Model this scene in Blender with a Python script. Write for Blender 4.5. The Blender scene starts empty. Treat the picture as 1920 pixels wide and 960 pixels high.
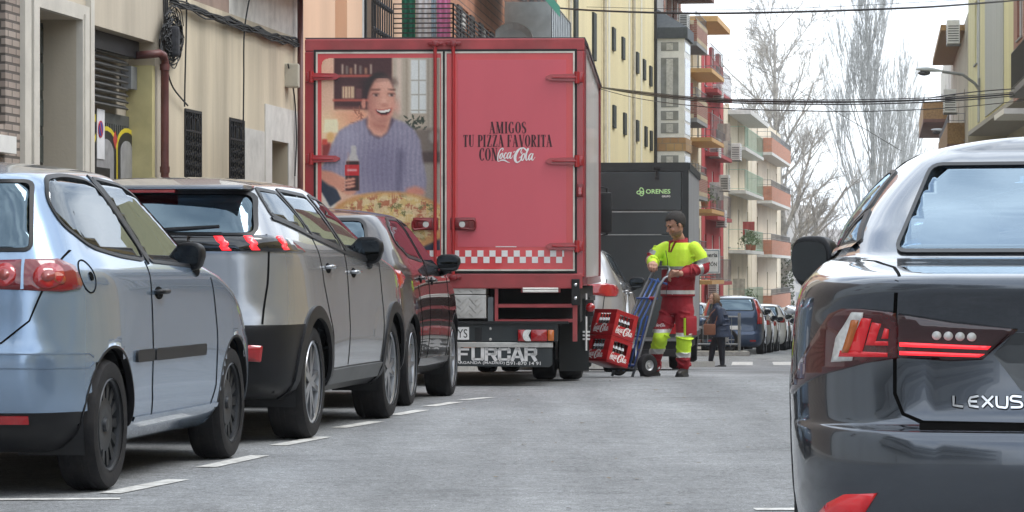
import bpy, bmesh, math, random
import numpy as np
from mathutils import Vector, Matrix
from mathutils.bvhtree import BVHTree
from mathutils.geometry import delaunay_2d_cdt

random.seed(7)
R = math.radians
SC = bpy.context.scene
COL = SC.collection
# ------------------------------------------------------------------ camera
F, HC, HY = 5767.0, 1.03, 506.0          # focal length in photo pixels, eye height, horizon row
cd = bpy.data.cameras.new('camera'); cam = bpy.data.objects.new('camera', cd); COL.objects.link(cam)
cam.location = (0, 0, HC); cam.rotation_euler = (R(90), 0, 0)
cd.sensor_width = 36; cd.lens = 36*F/1920; cd.shift_y = (HY-480)/1920.0
cd.clip_start = 0.3; cd.clip_end = 6000
SC.camera = cam
SC.render.resolution_x, SC.render.resolution_y = 1024, 512
# ------------------------------------------------------------------ sky and sun
SUN_EL, SUN_AZ = R(58), R(100)            # azimuth clockwise from +Y
w = bpy.data.worlds.new('World'); SC.world = w; w.use_nodes = True
nt = w.node_tree; nt.nodes.clear()
out = nt.nodes.new('ShaderNodeOutputWorld'); bg = nt.nodes.new('ShaderNodeBackground')
sky = nt.nodes.new('ShaderNodeTexSky'); sky.sky_type = 'NISHITA'; sky.sun_disc = False
sky.sun_elevation = SUN_EL; sky.sun_rotation = SUN_AZ; sky.dust_density = 2.0
tc = nt.nodes.new('ShaderNodeTexCoord'); mp = nt.nodes.new('ShaderNodeMapping'); mp.inputs['Scale'].default_value = (1, 1, 2.6)
nz = nt.nodes.new('ShaderNodeTexNoise'); nz.inputs['Scale'].default_value = 3.2; nz.inputs['Detail'].default_value = 7; nz.inputs['Roughness'].default_value = .55
rp = nt.nodes.new('ShaderNodeValToRGB'); rp.color_ramp.elements[0].position = .33; rp.color_ramp.elements[0].color = (.35, .35, .35, 1)
rp.color_ramp.elements[1].position = .50; rp.color_ramp.elements[1].color = (1, 1, 1, 1)
nz2 = nt.nodes.new('ShaderNodeTexNoise'); nz2.inputs['Scale'].default_value = 5.0; nz2.inputs['Detail'].default_value = 5
rp2 = nt.nodes.new('ShaderNodeValToRGB'); rp2.color_ramp.elements[0].position = .3; rp2.color_ramp.elements[0].color = (4.3, 5.0, 5.9, 1)
rp2.color_ramp.elements[1].position = .7; rp2.color_ramp.elements[1].color = (9.3, 9.8, 10.3, 1)
mx = nt.nodes.new('ShaderNodeMixRGB')
L = nt.links.new
L(tc.outputs['Generated'], mp.inputs['Vector']); L(mp.outputs[0], nz.inputs['Vector']); L(mp.outputs[0], nz2.inputs['Vector'])
L(nz.outputs['Fac'], rp.inputs['Fac']); L(nz2.outputs['Fac'], rp2.inputs['Fac'])
L(rp.outputs[0], mx.inputs['Fac']); L(sky.outputs[0], mx.inputs['Color1']); L(rp2.outputs[0], mx.inputs['Color2'])
L(mx.outputs[0], bg.inputs['Color']); bg.inputs['Strength'].default_value = 0.118; L(bg.outputs[0], out.inputs['Surface'])
sd = bpy.data.lights.new('sun', 'SUN'); sd.energy = 1.1; sd.angle = R(30); sd.color = (1, .975, .94)
sun = bpy.data.objects.new('sun', sd); COL.objects.link(sun)
sun.rotation_euler = (R(90)-SUN_EL, 0, -SUN_AZ+math.pi)
SC.view_settings.view_transform = 'Standard'; SC.view_settings.look = 'None'
SC.view_settings.gamma = 1; SC.view_settings.use_curve_mapping = False
SC.view_settings.exposure = 1.0
SC.render.engine = 'CYCLES'
SC.cycles.max_bounces = 7; SC.cycles.transparent_max_bounces = 12
SC.cycles.sample_clamp_indirect = 6

# ------------------------------------------------------------------ helpers
def P(px, py, D):
    """point of the street seen at photo pixel px,py at distance D"""
    return Vector(((px-960)/F*D, D, HC+(HY-py)/F*D))

GP = [(-60, 0), (23, 0), (26, -.035), (31, -.06), (36, -.17), (45, -.44), (56, -.76), (67, -1.08), (87, -1.36), (110, -1.82), (150, -2.70), (200, -3.8), (300, -5.2), (420, -6), (2600, -60)]
def gz(y):
    for (a, za), (b, zb) in zip(GP, GP[1:]):
        if y <= b: return za+(zb-za)*(y-a)/(b-a)
    return GP[-1][1]

def lin(c):
    c = c/255.0
    return c/12.92 if c <= .04045 else ((c+.055)/1.055)**2.4
def rgb(r, g, b): return (lin(r), lin(g), lin(b), 1)

def nodes_of(name):
    m = bpy.data.materials.new(name); m.use_nodes = True
    n = m.node_tree; n.nodes.clear()
    o = n.nodes.new('ShaderNodeOutputMaterial'); b = n.nodes.new('ShaderNodeBsdfPrincipled')
    n.links.new(b.outputs[0], o.inputs[0])
    return m, n, b
MC = {}
def mat(name, col, rough=.6, metal=0, coat=0, var=.12, scale=6, bump=0, bscale=60, emit=0, spec=.5, dirt=0, streak=False, coatr=.03, trans=0):
    """principled material with noise in its colour, optional grime and bump"""
    if name in MC: return MC[name]
    m, n, b = nodes_of(name)
    if len(col) == 3: col = (*col, 1)
    b.inputs['Roughness'].default_value = rough; b.inputs['Metallic'].default_value = metal
    b.inputs['Coat Weight'].default_value = coat; b.inputs['Coat Roughness'].default_value = coatr
    b.inputs['Specular IOR Level'].default_value = spec
    if trans: b.inputs['Transmission Weight'].default_value = trans
    t = n.nodes.new('ShaderNodeTexCoord'); mpn = n.nodes.new('ShaderNodeMapping')
    if streak: mpn.inputs['Scale'].default_value = (1, 1, .12)
    n.links.new(t.outputs['Object'], mpn.inputs[0])
    z = n.nodes.new('ShaderNodeTexNoise'); z.inputs['Scale'].default_value = scale; z.inputs['Detail'].default_value = 6
    n.links.new(mpn.outputs[0], z.inputs['Vector'])
    hs = n.nodes.new('ShaderNodeMapRange'); hs.inputs['From Min'].default_value = .3; hs.inputs['From Max'].default_value = .7
    hs.inputs['To Min'].default_value = 1-var; hs.inputs['To Max'].default_value = 1+var
    n.links.new(z.outputs['Fac'], hs.inputs['Value'])
    mu = n.nodes.new('ShaderNodeVectorMath'); mu.operation = 'SCALE'; mu.inputs[0].default_value = col[:3]
    n.links.new(hs.outputs[0], mu.inputs['Scale'])
    src = mu.outputs[0]
    if dirt:
        z2 = n.nodes.new('ShaderNodeTexNoise'); z2.inputs['Scale'].default_value = scale*.35; z2.inputs['Detail'].default_value = 8; z2.inputs['Roughness'].default_value = .7
        n.links.new(mpn.outputs[0], z2.inputs['Vector'])
        cr = n.nodes.new('ShaderNodeMapRange'); cr.inputs['From Min'].default_value = .48; cr.inputs['From Max'].default_value = .72; cr.inputs['To Max'].default_value = dirt
        n.links.new(z2.outputs['Fac'], cr.inputs['Value'])
        mm = n.nodes.new('ShaderNodeMixRGB'); mm.inputs['Color2'].default_value = (.10, .085, .07, 1)
        n.links.new(cr.outputs[0], mm.inputs['Fac']); n.links.new(src, mm.inputs['Color1']); src = mm.outputs[0]
    n.links.new(src, b.inputs['Base Color'])
    if emit:
        b.inputs['Emission Color'].default_value = col; b.inputs['Emission Strength'].default_value = emit
    if bump:
        z3 = n.nodes.new('ShaderNodeTexNoise'); z3.inputs['Scale'].default_value = bscale; z3.inputs['Detail'].default_value = 4
        bp = n.nodes.new('ShaderNodeBump'); bp.inputs['Strength'].default_value = bump; bp.inputs['Distance'].default_value = .02
        n.links.new(t.outputs['Object'], z3.inputs['Vector']); n.links.new(z3.outputs['Fac'], bp.inputs['Height']); n.links.new(bp.outputs[0], b.inputs['Normal'])
    MC[name] = m
    return m

def glass_mat(name, tint=(.30, .34, .34), ior=1.5, base=.04, gcol=(1, 1, 1)):
    if name in MC: return MC[name]
    m, n, b = nodes_of(name); o = n.nodes['Material Output'] if 'Material Output' in n.nodes else [q for q in n.nodes if q.type == 'OUTPUT_MATERIAL'][0]
    n.nodes.remove(b)
    tr = n.nodes.new('ShaderNodeBsdfTransparent'); tr.inputs[0].default_value = (*tint, 1)
    gl = n.nodes.new('ShaderNodeBsdfGlossy'); gl.inputs['Roughness'].default_value = .0
    fr = n.nodes.new('ShaderNodeFresnel'); fr.inputs[0].default_value = ior
    mxs = n.nodes.new('ShaderNodeMixShader')
    mr = n.nodes.new('ShaderNodeMapRange'); gl.inputs['Color'].default_value = (*gcol, 1); mr.inputs['To Min'].default_value = base; mr.inputs['To Max'].default_value = 1.0
    n.links.new(fr.outputs[0], mr.inputs['Value']); n.links.new(mr.outputs[0], mxs.inputs[0])
    n.links.new(tr.outputs[0], mxs.inputs[1]); n.links.new(gl.outputs[0], mxs.inputs[2]); n.links.new(mxs.outputs[0], o.inputs[0])
    MC[name] = m
    return m

def tag(o, label=None, cat=None, group=None, kind=None):
    if label: o['label'] = label
    if cat: o['category'] = cat
    if group: o['group'] = group
    if kind: o['kind'] = kind
    return o
def thing(name, label, cat, loc=(0, 0, 0), rz=0, group=None, mtx=None):
    o = bpy.data.objects.new(name, None); o.empty_display_size = .2; COL.objects.link(o)
    if mtx is not None: o.matrix_world = mtx
    else: o.location = loc; o.rotation_euler = (0, 0, rz)
    return tag(o, label, cat, group)

class MB:
    """collects shapes; build() links them as one mesh object"""
    def __init__(s): s.v = []; s.f = []; s.mi = []; s.cur = 0
    def add(s, vs, fs, m=None):
        b = len(s.v); s.v += [tuple(v) for v in vs]; s.f += [tuple(i+b for i in f) for f in fs]
        s.mi += [s.cur if m is None else m]*len(fs)
    def box(s, a, b, m=None, mtx=None):
        x0, y0, z0 = a; x1, y1, z1 = b
        vs = [Vector(p) for p in ((x0,y0,z0),(x1,y0,z0),(x1,y1,z0),(x0,y1,z0),(x0,y0,z1),(x1,y0,z1),(x1,y1,z1),(x0,y1,z1))]
        if mtx: vs = [mtx @ v for v in vs]
        s.add(vs, [(0,3,2,1),(4,5,6,7),(0,1,5,4),(1,2,6,5),(2,3,7,6),(3,0,4,7)], m)
    def bbox(s, a, b, r=.01, m=None, mtx=None):
        """box with chamfered edges"""
        x0, y0, z0 = a; x1, y1, z1 = b; r = min(r, abs(x1-x0)*.45, abs(y1-y0)*.45, abs(z1-z0)*.45)
        bm = bmesh.new(); bmesh.ops.create_cube(bm, size=1)
        for v in bm.verts: v.co = Vector(((x0+x1)/2+v.co.x*(x1-x0), (y0+y1)/2+v.co.y*(y1-y0), (z0+z1)/2+v.co.z*(z1-z0)))
        bmesh.ops.bevel(bm, geom=bm.edges[:], offset=r, segments=2, affect='EDGES', profile=.6)
        s.bm(bm, m, mtx)
    def bm(s, bm, m=None, mtx=None):
        bm.verts.index_update()
        s.add([(mtx @ v.co if mtx else v.co.copy()) for v in bm.verts], [[v.index for v in f.verts] for f in bm.faces], m); bm.free()
    def prism(s, poly, h, m=None, mtx=None):
        """poly: list of (x,y); extruded 0..h along z, then mtx"""
        n = len(poly); vs = [Vector((x, y, 0)) for x, y in poly]+[Vector((x, y, h)) for x, y in poly]
        if mtx: vs = [mtx @ v for v in vs]
        s.add(vs, [tuple(range(n))[::-1], tuple(range(n, 2*n))]+[(i, (i+1) % n, n+(i+1) % n, n+i) for i in range(n)], m)
    def ring(s, c, ax, r, n=12, up=None):
        ax = Vector(ax).normalized(); u = ax.orthogonal().normalized() if up is None else Vector(up); u = (u-ax*u.dot(ax)).normalized(); w_ = ax.cross(u)
        return [Vector(c)+u*r*math.cos(2*math.pi*k/n)+w_*r*math.sin(2*math.pi*k/n) for k in range(n)]
    def tube(s, pts, r, n=8, m=None, cap=True):
        pts = [Vector(p) for p in pts]; rs = r if isinstance(r, (list, tuple)) else [r]*len(pts)
        t0 = (pts[1]-pts[0]).normalized(); up = t0.orthogonal().normalized(); vs = []
        for i, p in enumerate(pts):
            t = (pts[min(i+1, len(pts)-1)]-pts[max(i-1, 0)]).normalized()
            up = (up-t*up.dot(t)); up = up.normalized() if up.length > 1e-6 else t.orthogonal().normalized()
            vs += s.ring(p, t, rs[i], n, up)
        fs = [(i*n+k, i*n+(k+1) % n, (i+1)*n+(k+1) % n, (i+1)*n+k) for i in range(len(pts)-1) for k in range(n)]
        if cap: fs += [tuple(range(n))[::-1], tuple(range((len(pts)-1)*n, len(pts)*n))]
        s.add(vs, fs, m)
    def cyl(s, a, b, r, n=16, m=None, r2=None): s.tube([a, b], [r, r if r2 is None else r2], n, m)
    def lathe(s, prof, n=24, m=None, mtx=None, close=False):
        """prof: (radius, height) list, turned about z"""
        vs = []
        for r, h in prof: vs += [Vector((r*math.cos(2*math.pi*k/n), r*math.sin(2*math.pi*k/n), h)) for k in range(n)]
        if mtx: vs = [mtx @ v for v in vs]
        q = len(prof); fs = [(i*n+k, i*n+(k+1) % n, ((i+1) % q)*n+(k+1) % n, ((i+1) % q)*n+k) for i in range(q if close else q-1) for k in range(n)]
        s.add(vs, fs, m)
    def ball(s, c, r, m=None, sub=2, sc=(1, 1, 1), mtx=None):
        bm = bmesh.new(); bmesh.ops.create_icosphere(bm, subdivisions=sub, radius=1)
        for v in bm.verts:
            v.co = Vector((v.co.x*r*sc[0], v.co.y*r*sc[1], v.co.z*r*sc[2]))
            if mtx: v.co = mtx @ v.co
            v.co += Vector(c)
        s.bm(bm, m)
    def quad(s, a, b, c, d, m=None): s.add([a, b, c, d], [(0, 1, 2, 3)], m)
    def build(s, name, mats, parent=None, smooth=False, loc=None, auto=None):
        me = bpy.data.meshes.new(name); me.from_pydata([tuple(v) for v in s.v], [], s.f)
        mats = mats if isinstance(mats, (list, tuple)) else [mats]
        for m in mats: me.materials.append(m)
        if len(mats) > 1: me.polygons.foreach_set('material_index', s.mi)
        me.validate(clean_customdata=False)
        bm = bmesh.new(); bm.from_mesh(me); bmesh.ops.recalc_face_normals(bm, faces=bm.faces); bm.to_mesh(me); bm.free()
        if smooth or auto:
            me.polygons.foreach_set('use_smooth', [True]*len(me.polygons))
            if auto: me.set_sharp_from_angle(angle=R(auto))
        o = bpy.data.objects.new(name, me); COL.objects.link(o)
        if parent: o.parent = parent
        if loc is not None: o.location = loc
        return o

def copy_tree(o, parent=None):
    c = o.copy(); COL.objects.link(c); c.parent = parent
    for ch in list(o.children): copy_tree(ch, c)
    return c

def text_mesh(txt, h, mtx, width=None, bold=0.0, shear=0, depth=.0015, spacing=1.0, align='LEFT'):
    """verts, faces of built-in-font text: cap height h, in the xy plane, then mtx"""
    cu = bpy.data.curves.new('t', 'FONT'); cu.body = txt; cu.size = 1; cu.offset = bold; cu.shear = shear; cu.extrude = 0; cu.space_character = spacing; cu.resolution_u = 3
    o = bpy.data.objects.new('t', cu); COL.objects.link(o)
    dg = bpy.context.evaluated_depsgraph_get(); me = bpy.data.meshes.new_from_object(o.evaluated_get(dg))
    vs = np.array([v.co[:] for v in me.vertices]); fs = [tuple(p.vertices) for p in me.polygons]
    bpy.data.objects.remove(o); bpy.data.curves.remove(cu); bpy.data.meshes.remove(me)
    lo, hi = vs.min(0), vs.max(0)
    sy = h/(hi[1]-lo[1]); sx = sy if width is None else width/(hi[0]-lo[0])
    out = []
    for v in vs:
        x = (v[0]-lo[0])*sx; y = (v[1]-lo[1])*sy
        if align == 'CENTER': x -= (hi[0]-lo[0])*sx/2
        out.append(mtx @ Vector((x, y, 0)))
    return out, fs

def catmull(pts, n=8):
    pts = [np.array(p, float) for p in pts]; out = []
    for i in range(len(pts)-1):
        p0, p1, p2, p3 = pts[max(i-1, 0)], pts[i], pts[i+1], pts[min(i+2, len(pts)-1)]
        for k in range(n):
            t = k/n
            out.append(.5*((2*p1)+(-p0+p2)*t+(2*p0-5*p1+4*p2-p3)*t*t+(-p0+3*p1-3*p2+p3)*t**3))
    out.append(pts[-1]); return out

def stroke_faces(pts, mtx, vs, fs):
    """pts: (x,y,width) -> flat ribbon"""
    b = len(vs); n = len(pts)
    for i, p in enumerate(pts):
        a = pts[max(i-1, 0)]; c = pts[min(i+1, n-1)]
        d = np.array([c[0]-a[0], c[1]-a[1]]); l = np.hypot(*d) or 1; nx, ny = -d[1]/l, d[0]/l; h = p[2]/2
        vs.append(mtx @ Vector((p[0]+nx*h, p[1]+ny*h, i*1e-6))); vs.append(mtx @ Vector((p[0]-nx*h, p[1]-ny*h, i*1e-6)))
    for i in range(n-1): fs.append((b+2*i, b+2*i+1, b+2*i+3, b+2*i+2))

def face_mtx(o, x, y):
    """matrix whose x,y axes are the given directions and origin o"""
    x = Vector(x).normalized(); z = x.cross(Vector(y)).normalized(); y = z.cross(x)
    m = Matrix((x, y, z)).transposed().to_4x4(); m.translation = Vector(o); return m

# cursive soft-drink lettering as strokes in a 3.1 x 1 box
SCRIPT = [
 # first C with its long tail
 [(.42,.80,.03),(.50,.93,.07),(.42,1.0,.07),(.26,.86,.06),(.13,.55,.08),(.08,.22,.08),(.10,.02,.06),(.18,.0,.04),(.36,.08,.08),(.60,.08,.10),(.85,-.06,.06),(1.02,-.10,.02)],
 # o
 [(.42,.62,.05),(.30,.50,.09),(.24,.32,.10),(.29,.20,.07),(.38,.27,.07),(.45,.47,.08),(.42,.62,.05),(.52,.60,.03)],
 # c
 [(.78,.60,.06),(.70,.66,.05),(.60,.50,.09),(.55,.32,.10),(.62,.21,.06),(.76,.34,.04)],
 # a
 [(1.06,.64,.05),(.95,.66,.06),(.83,.48,.09),(.80,.28,.10),(.88,.22,.06),(1.0,.42,.06),(1.10,.68,.07)],
 [(1.12,.70,.08),(1.04,.42,.10),(1.03,.24,.08),(1.12,.24,.05),(1.28,.46,.03)],
 # hyphen
 [(1.28,.68,.05),(1.42,.76,.06)],
 # second C
 [(1.98,.72,.03),(1.92,.60,.05),(1.86,.72,.06),(1.92,.92,.06),(1.98,.98,.05),(1.84,1.0,.09),(1.62,.80,.15),(1.44,.45,.19),(1.42,.12,.17),(1.56,-.08,.10),(1.78,.02,.07),(1.88,.25,.05),(1.80,.33,.05),(1.70,.22,.03)],
 [(1.84,1.0,.05),(2.06,1.02,.08),(2.26,.86,.10),(2.36,.72,.04)],
 # o
 [(2.10,.60,.05),(1.96,.46,.10),(1.90,.20,.11),(1.97,.06,.07),(2.08,.18,.07),(2.16,.44,.08),(2.10,.60,.05),(2.22,.56,.03)],
 # l
 [(2.26,.50,.03),(2.42,.84,.05),(2.44,.98,.05),(2.36,.90,.08),(2.26,.45,.11),(2.26,.12,.09),(2.34,.10,.05),(2.46,.30,.03)],
 # a
 [(2.74,.56,.05),(2.63,.58,.06),(2.50,.40,.09),(2.47,.18,.10),(2.55,.10,.06),(2.68,.34,.06),(2.78,.58,.06)],
 [(2.80,.60,.08),(2.71,.30,.10),(2.71,.12,.08),(2.80,.10,.05),(2.96,.34,.02)],
]
def script_mesh(mtx, width, fat=1.0):
    vs, fs = [], []; k = width/3.0
    for st in SCRIPT:
        pts = catmull(st, 7); pts = [(p[0]*k, p[1]*k, max(p[2], .02)*k*fat) for p in pts]
        stroke_faces(pts, mtx, vs, fs)
    return vs, fs

# condensed high-contrast serif capitals (unit height, advance width)
def _glyphs():
    G = {}; V = .155; T = .045; S = .035
    def v(x, y0=0, y1=1, w_=V): return [(x, y0, w_), (x, y1, w_)]
    def h(x0, x1, y, w_=T): return [(x0, y, w_), (x1, y, w_)]
    def ser(x, y, a=.13): return h(x-a, x+a, y+(S/2 if y < .5 else -S/2), S)
    def arc(cx, cy, rx, ry, a0, a1, wv=V, n=14):
        o = []
        for k in range(n+1):
            a = R(a0+(a1-a0)*k/n); o.append((cx+rx*math.cos(a), cy+ry*math.sin(a), T+(wv-T)*abs(math.cos(a))**1.5))
        return o
    G['I'] = ([v(.15), ser(.15, 0), ser(.15, 1)], .30)
    G['A'] = ([[(.08, 0, T), (.24, 1, T)], [(.22, 1, V), (.42, 0, V)], h(.13, .34, .33), ser(.08, 0, .08), ser(.42, 0, .12)], .52)
    G['M'] = ([[(.10, 0, T), (.10, 1, T)], [(.12, 1, V), (.32, .02, V)], [(.32, .02, T), (.50, 1, T)], v(.54), ser(.10, 0, .08), ser(.54, 0, .12), ser(.1, 1, .1), ser(.54, 1, .1)], .68)
    G['N'] = ([[(.10, 0, T), (.10, 1, T)], [(.12, 1, V), (.42, 0, V)], [(.44, 0, T), (.44, 1, T)], ser(.1, 0, .08), ser(.1, 1, .08), ser(.44, 1, .08)], .54)
    G['O'] = ([arc(.24, .5, .165, .475, 0, 360, n=26)], .48)
    G['C'] = ([arc(.25, .5, .165, .475, 42, 318, n=22), [(.375, .70, T), (.375, .98, T)]], .46)
    G['G'] = ([arc(.25, .5, .165, .475, 42, 300, n=22), v(.40, .05, .42, .12), h(.30, .50, .43, S), [(.385, .70, T), (.385, .98, T)]], .54)
    G['S'] = ([catmull([(.36, .78, T), (.30, .95, .05), (.20, .97, .05), (.10, .84, .13), (.12, .65, .15), (.24, .50, .16), (.34, .34, .15), (.33, .12, .13), (.22, .03, .05), (.12, .06, .05), (.07, .25, T)], 5)], .44)
    G['T'] = ([v(.22), h(.03, .41, .975), ser(.22, 0), [(.04, .80, T), (.04, .98, T)], [(.40, .80, T), (.40, .98, T)]], .44)
    G['U'] = ([v(.13, .25, 1), catmull([(.13, .3, V), (.16, .08, .10), (.26, .02, T), (.37, .10, T), (.40, .3, T)], 5), [(.40, .3, T), (.40, 1, T)], ser(.13, 1, .11), ser(.4, 1, .08)], .52)
    G['P'] = ([v(.13), ser(.13, 0), [(.05, .98, S), (.25, .98, S)], arc(.22, .735, .155, .245, -90, 90)], .42)
    G['R'] = ([v(.13), ser(.13, 0), [(.05, .98, S), (.25, .98, S)], arc(.22, .755, .155, .225, -90, 90), [(.24, .52, .12), (.42, .0, .12)], ser(.43, 0, .06)], .50)
    G['F'] = ([v(.13), ser(.13, 0), h(.05, .40, .975), h(.13, .30, .5), [(.39, .75, T), (.39, .98, T)], [(.30, .4, T), (.30, .6, T)]], .43)
    G['Z'] = ([h(.05, .40, .975), h(.05, .42, .025), [(.36, .97, V), (.10, .03, V)], [(.06, .78, T), (.06, .98, T)], [(.41, .02, T), (.41, .25, T)]], .46)
    G['V'] = ([[(.10, 1, V), (.28, 0, V)], [(.28, 0, T), (.44, 1, T)], ser(.1, 1, .11), ser(.44, 1, .08)], .50)
    G[' '] = ([], .20)
    return G
GLY = _glyphs()
def serif_text(txt, h, mtx, width=None, squeeze=1.0):
    adv = sum(GLY[c][1] for c in txt)+.03*(len(txt)-1); k = h; kx = (width/adv) if width else h*squeeze
    vs, fs, x = [], [], 0
    for c in txt:
        st, a = GLY[c]
        for s_ in st: stroke_faces([((x+p[0])*kx, p[1]*k, p[2]*(kx if abs(s_[0][0]-s_[-1][0]) < abs(s_[0][1]-s_[-1][1])+.001 or len(s_) > 4 else k)) for p in s_], mtx, vs, fs)
        x += a+.03
    return vs, fs
# ------------------------------------------------------------------ cars
PLASTIC = mat('black plastic trim', (.0075, .008, .010), .42, spec=.35, var=.2, bump=.05, bscale=300)
RUBBER = mat('tyre rubber', (.011, .011, .013), .75, var=.3, scale=20, bump=.15, bscale=90, dirt=.12, spec=.3)
SEAM = mat('panel gap', (.003, .003, .003), .9, spec=.1)
CHROME = mat('bright metal', (.75, .76, .78), .12, metal=1, var=.04)
MIRG = mat('door mirror glass', (.06, .065, .07), .03, metal=1, var=.05)
ALLOY = mat('silver wheel', (.42, .43, .45), .28, metal=.9, coat=.4, var=.1)
DARKALLOY = mat('dark wheel cover', (.035, .038, .043), .4, metal=.5, var=.2)
CABIN = mat('cabin fabric', (.035, .036, .04), .9, var=.3, scale=40)
CABIN_L = mat('light seat fabric', (.16, .16, .17), .9, var=.2, scale=40)
CARGLASS = glass_mat('car glass', (.30, .37, .40), base=.09, gcol=(.88, .94, 1))
REARGLASS = glass_mat('tinted rear glass', (.055, .085, .10), base=.22, gcol=(.42, .56, .66))
DARKGLASS = glass_mat('tinted car glass', (.06, .07, .075))
REDLAMP = mat('red lamp lens', (.36, .008, .012), .12, coat=1, var=.15, scale=25, spec=.6)
DKRED = mat('dark red lamp lens', (.075, .004, .006), .10, coat=1, var=.2, scale=25)
AMBER = mat('amber lamp lens', (.55, .14, .02), .15, coat=1, var=.1)
CLEARL = mat('clear lamp lens', (.72, .72, .70), .12, coat=1, var=.2, scale=50)
REDGLOW = mat('lit red lamp', (.90, .02, .03), .2, emit=.8, coat=1)
REDDIM = mat('softly glowing red lens', (.60, .010, .018), .2, emit=.12, coat=1, var=.1)

def paint(name, col, metal=.55, rough=.32, flake=.06):
    m = mat(name, col, rough, metal=metal, coat=1.0, var=flake, scale=1.5, coatr=.02)
    return m

def outline(k, n_end=20, n_cor=14, n_side=70, br=.06, bf=.10):
    """closed plan outline of one height level, as (x, y) with +y left; starts at rear centre, goes round by the right"""
    z, xr, xf, w_, cxr, cyr, cxf, cyf = k
    def quarter(xe, sgn, cx, cy, bow):
        pts = []
        for i in range(n_end):
            t = i/n_end; y = t*(w_-cy); pts.append((xe+sgn*bow*(y/w_)**2, y))
        b0 = bow*((w_-cy)/w_)**2
        for i in range(n_cor):
            a = (i/n_cor)*math.pi/2; e = 2/2.3
            pts.append((xe+sgn*(b0+(cx)*(1-math.cos(a)**e)), w_-cy+cy*math.sin(a)**e))
        return pts, xe+sgn*(b0+cx)
    q1, xa = quarter(xr, 1, cxr, cyr, br); q2, xb = quarter(xf, -1, cxf, cyf, bf)
    side = [(xa+(xb-xa)*i/n_side, w_) for i in range(n_side)]
    half = q1+side+[(xb, w_)]+q2[::-1][:-0 or None]
    half = [(x, -y) for x, y in half]
    full = half+[(x, -y) for x, y in half[::-1][1:-1]]
    return full

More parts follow.
